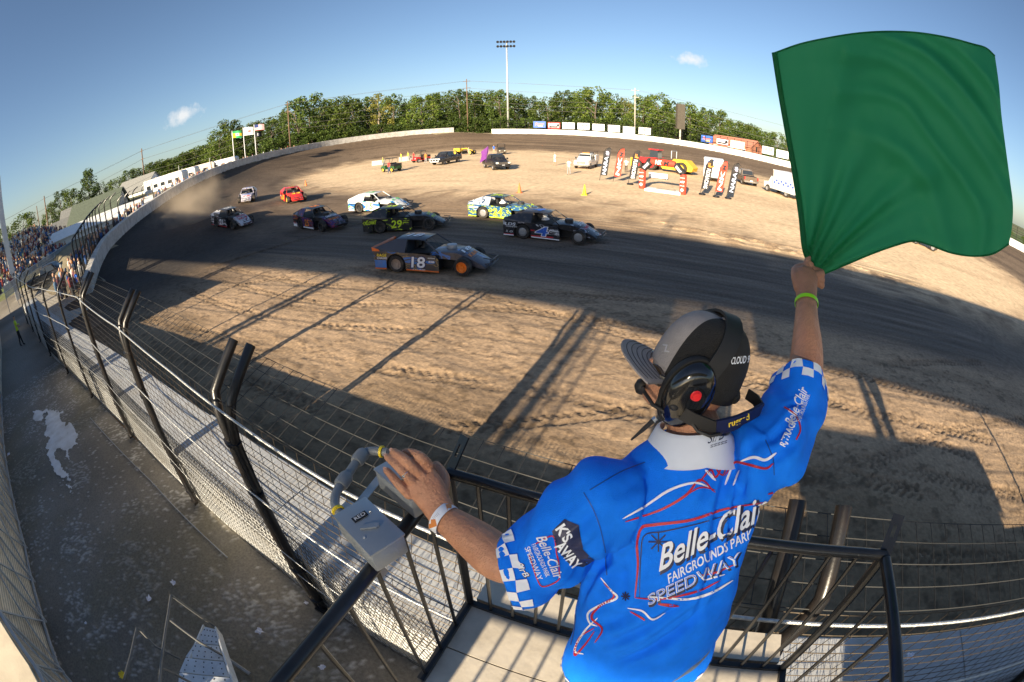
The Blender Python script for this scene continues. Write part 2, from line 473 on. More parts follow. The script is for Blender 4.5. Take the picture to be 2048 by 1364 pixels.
def build_track():
    step = .7
    X, Y = np.meshgrid(np.arange(-80, 70, step), np.arange(1.9, 112, step))
    P = np.stack([X.ravel(), Y.ravel()], 1)
    Z, C, f, ins = lay(P)
    inW = in_poly(P, W3)
    dw, _ = seg_dist(P, W3[:-1], W3[1:])
    ok = inW | (dw < 1.0)
    fine = (P[:, 0] > -23.2) & (P[:, 0] < 15.2) & (P[:, 1] < 26.6)
    Zc = Z.copy()
    Zc[fine] -= .06
    sh = X.shape
    cell = lambda a: a.reshape(sh)[:-1, :-1] & a.reshape(sh)[1:, :-1] & a.reshape(sh)[:-1, 1:] & a.reshape(sh)[1:, 1:]
    cok = cell(ok)
    cin = cell(ins) & cok
    struct(grid_mesh('infield', X, Y, Zc.reshape(sh), C.reshape(*sh, 3), cin, M_SAND))
    struct(grid_mesh('track', X, Y, Zc.reshape(sh), C.reshape(*sh, 3), cok & ~cin, M_TRACK))
    # the front straight close to the flag stand, with tractor tyre prints pressed into it
    step = .065
    X, Y = np.meshgrid(np.arange(-24, 16, step), np.arange(1.95, 27.3, step))
    P = np.stack([X.ravel(), Y.ravel()], 1)
    Z, C, f, ins = lay(P)
    x, y = P[:, 0], P[:, 1]
    fade = smooth(-24, -21, x) * smooth(16, 13, x) * smooth(27.3, 25, y)
    rough = smooth(15.5, 12.5, y)
    h = .022 * (fbm(x * .55, y * 1.1, 4, 5) - .5) + rough * .030 * (fbm(x * 3.1, y * 3.4, 3, 6) - .5) + (1 - rough) * .018 * (fbm(x * .7, y * 9, 3, 8) - .5)
    # ridges of pushed-up clay by the wall
    rid = np.abs(fbm(x * .8, y * 2.0, 3, 12) - .5)
    h += smooth(7.5, 3.0, y) * (.03 - .14 * rid).clip(-.02, .03)
    shade = np.ones(len(P))
    paths = [((-23, 9.6), (-12, 8.6), (-3, 10.2), (10, 9.0), .42), ((-23, 11.2), (-12, 10.3), (-3, 12.0), (14, 10.4), .42),
             ((-22, 7.6), (-10, 9.9), (-2, 8.0), (6, 6.6), .45), ((-22, 12.4), (-13, 11.7), (-5, 13.4), (4, 15.2), .42),
             ((-20, 6.3), (-8, 7.3), (0, 7.9), (14, 6.2), .45), ((-18, 14.4), (-8, 12.9), (0, 10.9), (9, 8.0), .40),
             ((-16, 5.0), (-8, 5.4), (0, 5.0), (12, 4.7), .45), ((-20, 8.9), (-14, 13.2), (-9, 16.5), (-4, 21), .36),
             ((-4, 6.0), (2, 9.5), (7, 12.5), (13, 14.5), .40), ((1, 5.6), (5, 7.6), (9, 9.5), (15, 11.0), .42)]
    for k, (a, b_, c_, d_, w) in enumerate(paths):
        cur = open_spline([a, b_, c_, d_], 14)
        seg = np.diff(cur, axis=0); L = np.hypot(seg[:, 0], seg[:, 1]); cum = np.concatenate([[0], np.cumsum(L)])
        for i in range(len(seg)):
            dv = seg[i] / L[i]
            rx, ry = x - cur[i, 0], y - cur[i, 1]
            al = rx * dv[0] + ry * dv[1]; la = -rx * dv[1] + ry * dv[0]
            m = (al >= 0) & (al < L[i]) & (np.abs(la) < w * .62)
            if not m.any(): continue
            a1, l1 = al[m] + cum[i], la[m]
            ph = (a1 + np.abs(l1) * .75 + np.where(l1 > 0, .11, 0)) / .23
            lug = (np.abs((ph % 1) - .5) < .24) & (np.abs(l1) < w * .5) & (np.abs(l1) > .02)
            amp = (.35 + .65 * smooth(.35, .6, fbm(x[m] * .35, y[m] * .35, 3, 60 + k)))
            h[m] -= np.where(lug, .046, .006) * amp
            shade[m] *= 1 - np.where(lug, .34, .05) * amp
    sp_ = fbm(x * 4.5, y * 6.5, 3, 91); big = fbm(x * .6, y * .8, 3, 92)
    clods = smooth(.60, .72, sp_ + .18 * (big - .5)) * rough
    shade *= 1 - .38 * clods; h += .016 * clods
    dk = smooth(.55, .75, fbm(x * .22 + .1 * y, y * 1.6, 4, 93)) * rough; shade *= 1 - .25 * dk
    rut = fbm(x * .10, y * 2.6, 4, 94); shade *= 1 + (1 - rough) * (.9 * (rut - .5) + .5 * (fbm(x * .25, y * 8, 3, 95) - .5)); h += (1 - rough) * .03 * (rut - .5)
    # furrows dragged along the groove
    h += (1 - rough) * .012 * np.sin(y * 9 + 3 * fbm(x * .2, y * .4, 3, 70))
    Zf = Z + h * fade - .045 * (1 - fade)
    damp_shade = smooth(8.2, 4.2, y + 2.6 * (fbm(x * .35, y * .5, 4, 96) - .5))
    C = C * (shade * (1 - .42 * damp_shade))[:, None] * (1 - damp_shade[:, None] * np.array([[0, -.02, -.10]]) * -1.0)  # near-wall shadow deepened in the clay colour, along with some damp
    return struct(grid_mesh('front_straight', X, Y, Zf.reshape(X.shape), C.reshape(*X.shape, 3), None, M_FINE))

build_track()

def build_ground():
    ax = np.concatenate([-np.geomspace(2600, 100, 16), np.arange(-96, 96, 4.0), np.geomspace(100, 2600, 16)])
    ay = np.concatenate([-np.geomspace(1500, 60, 12), np.arange(-56, 160, 4.0), np.geomspace(164, 2600, 16)])
    X, Y = np.meshgrid(ax, ay)
    P = np.stack([X.ravel(), Y.ravel()], 1)
    inW = in_poly(P, W3)
    dw, zw = seg_dist(P, np.vstack([LEFT_WALL, RIGHT_WALL])[:-1], np.vstack([LEFT_WALL, RIGHT_WALL])[1:], True)
    z = zw * smooth(260, 10, dw) + .8 * smooth(20, 120, dw)
    z = np.where(P[:, 1] < 8, z * smooth(-2, 8, P[:, 1]) * smooth(-20, -40, P[:, 0]), z)
    z = np.where(inW & (dw > 1), -1.0, z)
    z = np.where((P[:, 1] < 6.5) & (P[:, 0] > -60), -.12, z)
    n = fbm(P[:, 0] * .05, P[:, 1] * .05, 4, 2)
    grass = np.array([[.085, .115, .035]]) * (.7 + .6 * n)[:, None]
    dirt = np.array([[.30, .24, .17]]) * (.8 + .4 * n)[:, None]
    k = smooth(.5, .62, fbm(P[:, 0] * .03, P[:, 1] * .03, 3, 14))[:, None]
    near = smooth(26, 10, dw)[:, None]
    C = grass * (1 - k * .5) + dirt * k * .5
    C = C * (1 - .75 * near) + dirt * .75 * near
    struct(grid_mesh('ground', X, Y, z.reshape(X.shape), C.reshape(*X.shape, 3), None, ground_material('rough grass and dirt', 1.5, .3)))
build_ground()

# the gravel walkway between the concrete wall and the grandstand
def build_walkway():
    step = .05
    X, Y = np.meshgrid(np.arange(-21, 6, step), np.arange(-4.4, 2.3, step))
    x, y = X.ravel(), Y.ravel()
    h = .025 * fbm(x * 1.2, y * 1.2, 4, 1) + .012 * fbm(x * 9, y * 9, 2, 2) * smooth(.4, .6, fbm(x * .8, y * .8, 3, 3))
    g_ = fbm(x * .7, y * .7, 4, 4); st = vnoise(x * 20, y * 20, 5); st2 = vnoise(x * 20 + 7.3, y * 20 + .5, 6)
    C = np.array([[.215, .195, .165]]) * (.65 + .7 * g_)[:, None]
    stone = (st * .5 + st2 * .5 > .80 - .22 * smooth(.42, .62, fbm(x * 1.1, y * 1.1, 3, 8)))
    C = np.where(stone[:, None], np.array([[.42, .40, .37]]) * (.4 + st2)[:, None], C)
    h = h + np.where(stone, .012, 0)
    olive = smooth(.52, .7, fbm(x * .5 + 3, y * .5, 3, 9))[:, None]
    C = C * (1 - .5 * olive) + np.array([[.19, .17, .115]]) * .5 * olive
    struct(grid_mesh('gravel_walkway', X, Y, h.reshape(X.shape), C.reshape(*X.shape, 3), None, ground_material('wet gravel', 24, .8, .7, .02)))
    X, Y = np.meshgrid(np.arange(-72, -20.6, .35), np.arange(-6, 6.6, .35))
    x, y = X.ravel(), Y.ravel()
    g_ = fbm(x * .4, y * .4, 4, 4)
    C = np.array([[.24, .215, .185]]) * (.6 + .8 * g_)[:, None]
    conc = smooth(2.2, 2.8, y)[:, None]
    C = C * (1 - conc) + np.array([[.42, .385, .33]]) * (.85 + .3 * g_)[:, None] * conc
    pad = y > 2.0
    keep = ~(pad & (x > -25.5 - .5 * (y - 2)))
    z_ = .02 * g_ - .01 + np.where(pad, .05, 0)
    struct(grid_mesh('gravel_lane', X, Y, z_.reshape(X.shape), C.reshape(*X.shape, 3), keep.reshape(X.shape), ground_material('dry gravel', 12, .6, .9, .02)))
build_walkway()

M_PATCH = mat('white patch', (.80, .81, .82), .8, 0, .12, 6, .2, 30, dirt=(.45, .42, .38), dscale=3, damt=.6)  # white patches over the gravel, edges broken by noise
def bright_tone():
    step = .03
    X, Y = np.meshgrid(np.arange(-18.5, -9.5, step), np.arange(-1.9, 1.6, step))
    x, y = X.ravel(), Y.ravel()
    main = 1.15 - np.hypot((x + 13.9) / 2.3, (y - .15) / .62)
    tail = .95 - np.hypot((x + 11.9) / 1.9, (y + .45) / .32)
    far_ = .85 - np.hypot((x + 16.4) / 1.2, (y + .35) / .30)
    f = np.maximum(np.maximum(main, tail), far_) + 1.5 * (fbm(x * 1.1, y * 2.0, 4, 33) - .56)
    return struct(grid_mesh('white_patch', X, Y, np.full(X.shape, .036), None, (f + .35 * (fbm(x * 5, y * 6, 3, 34) - .5) > .30).reshape(X.shape), M_PATCH))
bright_tone()
# ------------------------------------------------------------------ concrete walls
M_CONC = mat('weathered concrete', (.50, .48, .45), .85, 0, .14, 3.0, .25, 30, dirt=(.27, .24, .20), dscale=1.3, damt=.55)
M_WHITEWALL = mat('white painted concrete', (.80, .79, .76), .7, 0, .06, 2.0, .15, 20, dirt=(.50, .44, .36), dscale=.9, damt=.30)
M_FRONTWALL = mat('pale concrete', (.44, .45, .46), .8, 0, .10, 3.0, .2, 40, dirt=(.36, .33, .28), dscale=2.2, damt=.45)
M_BLACK = mat('black pipe', (.012, .012, .013), .32, .0, .3, 12, .06, 60, dirt=(.035, .022, .014), dscale=5, damt=.35, spec=.5)
M_WIRE = mat('weathered wire', (.10, .08, .06), .45, .7, .25, 9, dirt=(.05, .035, .02), dscale=6, damt=.7)
M_CABLE = mat('galvanised cable', (.62, .62, .60), .35, .75, .2, 30, .5, 120)
M_GALV = mat('galvanised steel', (.45, .47, .49), .42, .7, .12, 8, .05, 60)
M_DKMESH = mat('dark mesh', (.03, .03, .03), .6, .2, .2, 9)

def front_face(x):
    return float(np.interp(x, [-36, -22, -18.5, -15, -11, -7.2, -4.7, -3.1, -1.8, 0, 6, 16], [1.35, 1.6, 1.78, 1.95, 2.02, 1.9, 1.76, 1.62, 1.5, 1.42, 1.4, 1.4]))

def wall_panels(root, path, th, h, side, m, gap=.02, drop=.3, plen=3.6, jitter=.012, cham=.04):
    """Concrete panels along a path of (x, y, z): each a part; side +1/-1 says on which hand the thickness lies."""
    pts = [Vector(p) for p in path]
    cum = [0]
    for a, b in zip(pts, pts[1:]): cum.append(cum[-1] + (b - a).to_2d().length)
    def at(d):
        d = min(max(d, 0), cum[-1] - 1e-6)
        i = max(k for k in range(len(cum)) if cum[k] <= d)
        i = min(i, len(pts) - 2)
        return pts[i].lerp(pts[i + 1], (d - cum[i]) / max(cum[i + 1] - cum[i], 1e-9))
    n = max(1, round(cum[-1] / plen)); L = cum[-1] / n
    def nrm(d):
        t = (at(d + .4) - at(d - .4)); t.z = 0; t.normalize()
        return Vector((-t.y, t.x, 0)) * side
    for k in range(n):
        b = MB(); rings = []
        dz = rnd.uniform(-jitter, jitter); dn = rnd.uniform(-jitter, jitter)
        for q in range(4):
            d = k * L + gap / 2 + (L - gap) * q / 3
            p = at(d); nn = nrm(d)
            p = p + nn * dn
            z0, z1 = p.z - drop, p.z + h + dz
            c = cham
            rings.append([Vector((p.x, p.y, z0)), Vector((p.x, p.y, z1 - c)), p.xy.to_3d() + nn * c + Vector((0, 0, z1)),
                          p.xy.to_3d() + nn * (th - c) + Vector((0, 0, z1)), p.xy.to_3d() + nn * th + Vector((0, 0, z1 - c)), p.xy.to_3d() + nn * th + Vector((0, 0, z0))])
        b.loft(rings, True)
        o = b.build('panel', m, root)
    return cum[-1]

wl_ = empty('concrete_wall', (-31, 6.6, 0), 0, 'grey concrete wall of long panels curving round the left turn', 'wall')
def rel(path, o): return [(p[0] - o[0], p[1] - o[1], p[2] - (o[2] if len(o) > 2 else 0)) for p in path]
wall_panels(wl_, rel(LEFT_WALL, (-31, 6.6, 0)), .55, 1.15, 1, M_CONC)
wr_ = empty('concrete_wall', (-49, 104, 0), 0, 'white painted concrete wall along the far side of the track', 'wall')
wall_panels(wr_, rel(RIGHT_WALL, (-49, 104, 0)), .5, 1.15, 1, M_WHITEWALL, plen=6.0)
wf_ = empty('concrete_wall', (0, 0, 0), 0, 'thick pale concrete wall under the wire fence beside the gravel walkway', 'wall')
wall_panels(wf_, [(x, front_face(x), 0) for x in np.arange(-35, 14.1, .5)], 1.14, 1.19, 1, M_FRONTWALL, plen=3.05, gap=.015, cham=.03)

# ------------------------------------------------------------------ the catch fence on the front wall
fence = empty('catch_fence', (0, 1.5, 0), 0, 'tall wire catch fence with black double pipe posts on the front wall', 'fence')
FO = Vector((0, 1.5, 0))
def fz(x):                       # height of the top cable along the fence
    return float(np.interp(x, [-34, -22, -15, -11, -7, -3.6, 14], [3.3, 3.35, 3.55, 3.7, 3.62, 3.5, 3.45]))
def fy(x):
    return front_face(x) - .045
post_x = [-33.4, -29.6, -25.9, -22.1, -18.2, -14.6, -10.75, -7.1, -3.55, .97, 5.4, 9.8]
for px_ in post_x:
    y0, zt = fy(px_), fz(px_)
    double = px_ in (-7.1, -3.55, .97, 5.4, -10.75)
    for k in range(2 if double else 1):
        dx0, dx1 = ((-.055, -.15), (.055, .15))[k] if double else (0, 0)
        b = MB()
        p = [Vector((px_ + dx0, y0 - .05, .12)), Vector((px_ + dx0, y0 - .05, 1.2)), Vector((px_ + dx0, y0 - .04, zt - .42)),
             Vector((px_ + dx0 * .4 + dx1 * .6, y0 - .02, zt - .14)), Vector((px_ + dx1, y0 + .04, zt + .03)), Vector((px_ + dx1, y0 + .22, zt + .20)), Vector((px_ + dx1, y0 + .42, zt + .38))]
        r = .052 if double else .045
        b.tube([q - FO for q in p], [r, r, r, r, r, r * .98, r * .98], 12)
        o = b.build('post', M_BLACK, fence, 40)
    for zc in (.35, 1.05, 2.4, zt - .45):
        cl = MB()
        c = Vector((px_, y0 - .05, zc)) - FO
        w = .13 if double else .07
        cl.loft([[c + Vector((math.cos(a) * w * f, math.sin(a) * .075 * f, hh)) for a in [2 * math.pi * i / 14 for i in range(14)]] for hh, f in ((-.02, .94), (-.018, 1), (.018, 1), (.02, .94))], True)
        cl.build('clamp', M_BLACK, fence, 40)
    cl = MB(); cl.box(Vector((px_ + .07, y0 - .10, .16)) - FO, (.16, .10, .05)); cl.build('foot_bracket', M_BLACK, fence)

def run_line(f, x0, x1, step):
    return [Vector(f(x)) - FO for x in np.arange(x0, x1 + 1e-6, step)]
def cable(name, zoff, sag, r, m, seed=0, x1=13.0):
    b = MB(); pts = []
    xs = np.arange(-33.4, x1, .2)
    for x in xs:
        k = max([i for i in range(len(post_x)) if post_x[i] <= x] or [0]); k = min(k, len(post_x) - 2)
        u = np.clip((x - post_x[k]) / (post_x[k + 1] - post_x[k]), 0, 1)
        s_ = sag * (1 + .6 * math.sin(k * 2.3 + seed)) * (1 - (2 * u - 1) ** 2)
        pts.append(Vector((x, fy(x) - .105, fz(x) + zoff - s_)) - FO)
    b.tube(pts, r, 7)
    return b.build(name, m, fence, True)
cable('cable', .0, .02, .0125, M_CABLE)
cable('cable', -1.06, .035, .011, M_CABLE, 1)
cable('cable', -2.05, .05, .006, M_CABLE, 2)
cable('cable', -2.45, .06, .005, M_CABLE, 3)
# woven wire: long horizontals, offset uprights, a diamond net over the wall, an overhanging net
def stick(b, a, c, r, n=4):
    a, c = Vector(a) - FO, Vector(c) - FO
    d = (c - a)
    if d.length < 1e-6: return
    d.normalize()
    ref = Vector((0, 0, 1)) if abs(d.z) < .9 else Vector((1, 0, 0))
    sx = d.cross(ref).normalized(); sy = d.cross(sx)
    b.loft([[p + (sx * math.cos(6.2832 * k / n) + sy * math.sin(6.2832 * k / n)) * r for k in range(n)] for p in (a, c)], False)
wm = MB()
for k in range(21):
    u = k / 20
    for x in np.arange(-33, 12.6, .9):
        z0 = lambda xx: 1.02 + (fz(xx) - .06 - 1.02) * u
        stick(wm, (x, fy(x), z0(x) + .006 * math.sin(x * 3 + k)), (x + .9, fy(x + .9), z0(x + .9) + .006 * math.sin((x + .9) * 3 + k)), .0042)
for k in range(20):
    xs = np.arange(-24 + (k % 2) * .08, 12.6, .17)
    if k % 2 == 0:
        for x in xs:
            u0, u1 = k / 20, (k + 2) / 20
            zz = lambda u: 1.02 + (fz(x) - .06 - 1.02) * u
            j = rnd.uniform(-.02, .02)
            stick(wm, (x + j, fy(x) - .004, zz(u0)), (x + j + .05, fy(x) - .004, zz(u1)), .0030, 3)
struct(wm.build('wire_mesh', M_WIRE, fence), 'stuff')
wd = MB()
for x in np.arange(-22, 10.0, .085):
    for sgn in (1, -1):
        z0_, z1_ = .30, 1.85
        stick(wd, (x, fy(x) - .012, z0_), (x + sgn * .62, fy(x + sgn * .62) - .012, z1_), .0040, 3)
for x in np.arange(-20, 10, .26):
    stick(wd, (x, fy(x) - .012, .30), (x, fy(x) + .0, .12), .004, 3); stick(wd, (x, fy(x), .12), (x + .16, fy(x + .16) , .12), .004, 3); stick(wd, (x + .16, fy(x + .16), .12), (x + .16, fy(x + .16) - .012, .30), .004, 3)
struct(wd.build('diamond_mesh', M_DKMESH, fence), 'stuff')
wo_ = MB()
for x in np.arange(-23, 12.6, .15):
    stick(wo_, (x, fy(x), fz(x) - .02), (x + .01, fy(x) + .62, fz(x) + .12), .0036, 3)
for k in range(5):
    u = k / 4
    for x in np.arange(-33, 12.6, .9):
        stick(wo_, (x, fy(x) + .62 * u, fz(x) - .02 + .14 * u), (x + .9, fy(x + .9) + .62 * u, fz(x + .9) - .02 + .14 * u), .0042)
struct(wo_.build('overhang_mesh', M_DKMESH, fence), 'stuff')

# fence standing on the left turn's wall
tf = empty('catch_fence', (-31, 6.6, 0), 0, 'black fence of bent posts and wires above the left turn wall', 'fence')
TO = Vector((-31, 6.6, 0))
tp = []
cum = 0.0
for i in range(len(LEFT_WALL) - 1):
    a, b_ = Vector(LEFT_WALL[i]), Vector(LEFT_WALL[i + 1])
    t = (b_ - a).xy.normalized(); n_ = Vector((-t.y, t.x, 0))
    L = (b_ - a).xy.length
    if (i % 2 == 0 and i < 34):
        tp.append((a, n_, Vector((t.x, t.y, 0))))
for k, (a, n_, t) in enumerate(tp):
    b = MB(); p = a + n_ * .72 - TO
    h = 3.9 if k < 12 else 3.3
    b.tube([p, p + Vector((0, 0, h - .5)), p - n_ * .08 + Vector((0, 0, h - .2)), p - n_ * .35 + Vector((0, 0, h)), p - n_ * .75 + Vector((0, 0, h + .18))], .06, 8)
    b.build('post', M_BLACK, tf, 40)
for q, zz in enumerate((1.5, 2.1, 2.7, 3.3, 3.8)):
    b = MB(); b.tube([a + n_ * (.70 - (.15 if zz > 3.5 else 0)) + Vector((0, 0, zz)) - TO for a, n_, t in tp], .012, 4)
    b.build('cable', M_WIRE, tf)

# ------------------------------------------------------------------ the flag stand
ST_Z, STEP_Z, RAIL_Z, X0, X1, YF, YB, YS = 3.40, 3.757, 4.546, -.583, .783, .85, -1.25, .42
stand = empty('flag_stand', (0, 0, ST_Z), 0, 'black railed flag stand with pale plank front step hung on the fence', 'stand')
SO = Vector((0, 0, ST_Z))
M_PLANK = mat('bare plank', (.60, .53, .43), .55, .0, .10, 3, .12, 25, dirt=(.30, .25, .19), dscale=3.5, damt=.45)
M_RAIL = mat('black rail paint', (.010, .011, .013), .28, 0, .3, 20, .04, 90, dirt=(.05, .045, .04), dscale=8, damt=.3, spec=.6)
y = 1.03
for k, w in enumerate((.15, .23, .24)):                 # planks of the raised front step
    b = MB(); b.box(((X0 + X1) / 2, y - w / 2, STEP_Z - ST_Z - .016), (X1 - X0 - .03, w - .006, .030)); b.build('plank', M_PLANK, stand); y -= w
    if k == 0: y -= .04
b = MB(); b.box(((X0 + X1) / 2, YS - .02, (STEP_Z - ST_Z) / 2 - .02), (X1 - X0 - .02, .02, STEP_Z - ST_Z - .03)); b.build('step_riser', M_RAIL, stand)
for k in range(6):
    w = (YS - YB) / 6
    b = MB(); b.box(((X0 + X1) / 2, YB + w * (k + .5), -.02), (X1 - X0 - .02, w - .008, .036)); b.build('plank', M_PLANK, stand)
def srail(name, pts, r, n=12, m=None):
    b = MB(); b.tube([Vector(p) - SO for p in pts], r, n); return b.build(name, m or M_RAIL, stand, 40)
srail('handrail', [(X0, YB, RAIL_Z), (X0, .2, RAIL_Z), (X0, YF - .02, RAIL_Z)], .0205)
srail('handrail', [(X1, YB, RAIL_Z), (X1, .2, RAIL_Z), (X1, YF - .02, RAIL_Z)], .0205)
srail('handrail', [(X0, YF, RAIL_Z), (X0 + .1, YF, RAIL_Z + .003), (X0 + .6, YF, RAIL_Z), (X1 - .1, YF, RAIL_Z + .003), (X1, YF, RAIL_Z)], .0185)
for c in ((X0, YF), (X1, YF), (X0, -.35), (X1, -.35), (X0, YB), (X1, YB)):
    srail('corner_post', [(c[0], c[1], ST_Z - .2), (c[0], c[1], RAIL_Z)], .0175, 8)
for k in range(1, 14):
    x = X0 + (X1 - X0) * k / 14
    srail('baluster', [(x, YF, STEP_Z + .01), (x, YF, RAIL_Z - .01)], .0073, 6)
for xx in (X0, X1):
    for k in range(1, 16):
        yy = YF - (YF - YB) * k / 16
        srail('baluster', [(xx, yy, (STEP_Z if yy > YS else ST_Z) + .01), (xx, yy, RAIL_Z - .01)], .0073, 6)
for a, c, w, h in (((X0, YF, STEP_Z), (X1, YF, STEP_Z), .024, .03), ((X0, YS, STEP_Z - .005), (X0, YF, STEP_Z - .005), .03, .05), ((X1, YS, STEP_Z - .005), (X1, YF, STEP_Z - .005), .03, .05),
                   ((X0, YF, STEP_Z - .08), (X1, YF, STEP_Z - .08), .035, .07), ((X0, YB, ST_Z - .07), (X0, YS, ST_Z - .07), .045, .08), ((X1, YB, ST_Z - .07), (X1, YS, ST_Z - .07), .045, .08), ((X0, YB, ST_Z - .07), (X1, YB, ST_Z - .07), .04, .08), ((X0, YS - .05, ST_Z - .07), (X1, YS - .05, ST_Z - .07), .04, .08)):
    b = MB(); b.bar(Vector(a) - SO, Vector(c) - SO, w, h); b.build('floor_frame', M_RAIL, stand)
for sx, cx in ((-1, X0), (1, X1)):          # slotted plates standing up from the front corners
    base = Vector((cx, YF, RAIL_Z)) - SO
    d = Vector((.02, .075, .085)).normalized(); w = Vector((.75, -.45, .15)); w = (w - d * w.dot(d)).normalized()
    def pt(a, c_): return base + d * a + w * c_
    b = MB()
    out_ = [pt(-.02, -.021), pt(.125, -.021), pt(.125, .021), pt(-.02, .021)]; inn = [pt(.055, -.007), pt(.095, -.007), pt(.095, .007), pt(.055, .007)]
    nn = d.cross(w) * .005; vs = out_ + inn; b.add(vs + [v + nn for v in vs], [(0, 1, 5, 4), (1, 2, 6, 5), (2, 3, 7, 6), (3, 0, 4, 7), (12, 13, 9, 8), (13, 14, 10, 9), (14, 15, 11, 10), (15, 12, 8, 11), (0, 8, 9, 1), (1, 9, 10, 2), (2, 10, 11, 3), (3, 11, 8, 0), (4, 5, 13, 12), (5, 6, 14, 13), (6, 7, 15, 14), (7, 4, 12, 15)])
    b.build('slotted_plate', M_RAIL, stand)
srail('handrail', [(X0, YB, RAIL_Z), (X1, YB, RAIL_Z)], .0205)
for k in range(1, 14): srail('baluster', [(X0 + (X1 - X0) * k / 14, YB, ST_Z), (X0 + (X1 - X0) * k / 14, YB, RAIL_Z)], .0073, 6)
# legs and braces that carry the stand down to the walkway
for c in ((X0, -.35), (X1, -.35), (X0, YB), (X1, YB)):
    srail('leg', [(c[0], c[1], 0), (c[0], c[1], ST_Z - .1)], .03, 8)
for xx in (X0, X1): srail('bracket', [(xx, YS - .05, ST_Z - .1), (xx, 1.36, ST_Z - .35)], .02, 6)

# ------------------------------------------------------------------ two light switches on the rail
M_BOX = mat('grey cast box', (.30, .33, .36), .42, .35, .08, 20, .12, 150)
M_LID = mat('brushed lid', (.37, .40, .43), .34, .6, .06, 12, .04, 200)
M_PVC = mat('grey pvc', (.19, .21, .23), .45, 0, .06, 20)
M_YEL = mat('yellow gasket', (.85, .62, .02), .5)
M_STRAP = mat('bare strap', (.62, .61, .58), .3, .8, .08, 30)
M_INK = mat('black print', (.012, .012, .014), .5)
M_PAPER = mat('white print', (.82, .82, .84), .5, 0, .03)
sw = empty('light_switches', (X0, .58, RAIL_Z), 0, 'pair of grey signal switch boxes joined by conduit on the rail', 'switch')
SWO = Vector((X0, .58, RAIL_Z))
def sbox(c, ax, ay, L, Wd, Hh, name):
    ax = Vector(ax).normalized(); ay = (Vector(ay) - ax * Vector(ay).dot(ax)).normalized(); az = ax.cross(ay)
    M = Matrix((ax, ay, az)).transposed()
    bm = bmesh.new(); bmesh.ops.create_cube(bm, size=1)
    bmesh.ops.scale(bm, vec=(L, Wd, Hh), verts=bm.verts)
    bmesh.ops.bevel(bm, geom=list(bm.edges), offset=.006, segments=2, affect='EDGES', profile=.5)
    me = bpy.data.meshes.new(name); bm.to_mesh(me); bm.free(); me.materials.append(M_BOX)
    me.transform(M.to_4x4()); o = mobj(name, me, sw, 40, Vector(c) - SWO)
    bm = bmesh.new(); bmesh.ops.create_cube(bm, size=1)
    bmesh.ops.scale(bm, vec=(L + .004, Wd + .004, .008), verts=bm.verts)
    bmesh.ops.bevel(bm, geom=list(bm.edges), offset=.003, segments=2, affect='EDGES', profile=.5)
    me = bpy.data.meshes.new('lid'); bm.to_mesh(me); bm.free(); me.materials.append(M_LID)
    me.transform(Matrix.Translation((0, 0, Hh / 2 + .005))); me.transform(M.to_4x4())
    lid = mobj('lid', me, o, 40)
    for sgn in (-1, 1):
        sc = MB(); sc.lathe([(.0035, 0), (.0035, .002), (.002, .003)], (sgn * L * -.18, sgn * Wd * .30, Hh / 2 + .009), n=10)
        s_ = sc.build('screw', M_CABLE, o, 30); s_.data.transform(M.to_4x4())
    lv = MB(); lv.prism([(-.024, -.0045, 0), (.016, -.008, 0), (.024, -.004, 0), (.024, .004, 0), (.016, .008, 0), (-.024, .0045, 0)], (0, 0, .006))
    l_ = lv.build('lever', M_LID, o); l_.data.transform(Matrix.Translation((.012 if L < .2 else 0, 0, Hh / 2 + .010)) @ Matrix.Rotation(math.radians(62), 4, 'Z')); l_.data.transform(M.to_4x4())
    return o, M, Hh
LZ = 4.65
AX, AY = (onz(792, 1060, LZ) - onz(718, 989, LZ)), (onz(718, 989, LZ) - onz(679, 1041, LZ))
c1 = onz(735, 1050, LZ); c1.z = LZ - .040
bx1, MX, hh = sbox(c1, AX, AY, AX.length * 1.02, AY.length * 1.0, .066, 'switch_box')
c2 = onz(814, 950, LZ); c2.z = LZ - .040
bx2, _, _ = sbox(c2, AX, AY, AX.length * 1.02, AY.length * 1.05, .066, 'switch_box')
ax_, ay_ = Vector(AX).normalized(), (Vector(AY) - Vector(AX).normalized() * Vector(AY).dot(Vector(AX).normalized())).normalized()
quad_obj('nameplate', M_INK, -ax_ * AX.length * .20 + Vector((0, 0, hh / 2 + .0095)), ay_, -ax_, .042, .018, bx1, .0005)
put_text('lettering', 'RED', M_PAPER, -ax_ * AX.length * .20 + Vector((0, 0, hh / 2 + .012)), ay_, -ax_, .0115, bx1, .032, lift=.0012)
CZ = LZ - .035
cp = [onz(775, 905, CZ), onz(752, 902, CZ), onz(730, 905, CZ), onz(712, 925, CZ), onz(695, 950, CZ), onz(680, 972, CZ), onz(671, 992, CZ), onz(671, 1012, CZ), onz(684, 1032, CZ)]
cps = [Vector(p) for p in open_spline([tuple(p) for p in cp], 5)]
b = MB(); b.tube([p - SWO for p in cps], .0135, 14); b.build('conduit', M_PVC, sw, 40)
for i0, i1 in ((10, 16), (20, 26)):
    b = MB(); pp = cps[i0:i1]; b.tube([p - SWO for p in pp], [.018] + [.0215] * (len(pp) - 2) + [.018], 16); b.build('coupling', M_PVC, sw, 40)
for i in (2, len(cps) - 4):
    b = MB(); b.tube([cps[i] - SWO, cps[i + 1] - SWO], .0185, 16); b.build('gasket', M_YEL, sw, 40)
b = MB(); b.bar(onz(800, 905, LZ - .076) - SWO, onz(700, 1030, LZ - .076) - SWO, .026, .003); b.build('strap', M_STRAP, sw)
b = MB(); b.bar(onz(741, 1104, LZ - .075) - SWO, onz(770, 1150, LZ - .17) - SWO, .026, .003); b.build('strap', M_STRAP, sw)

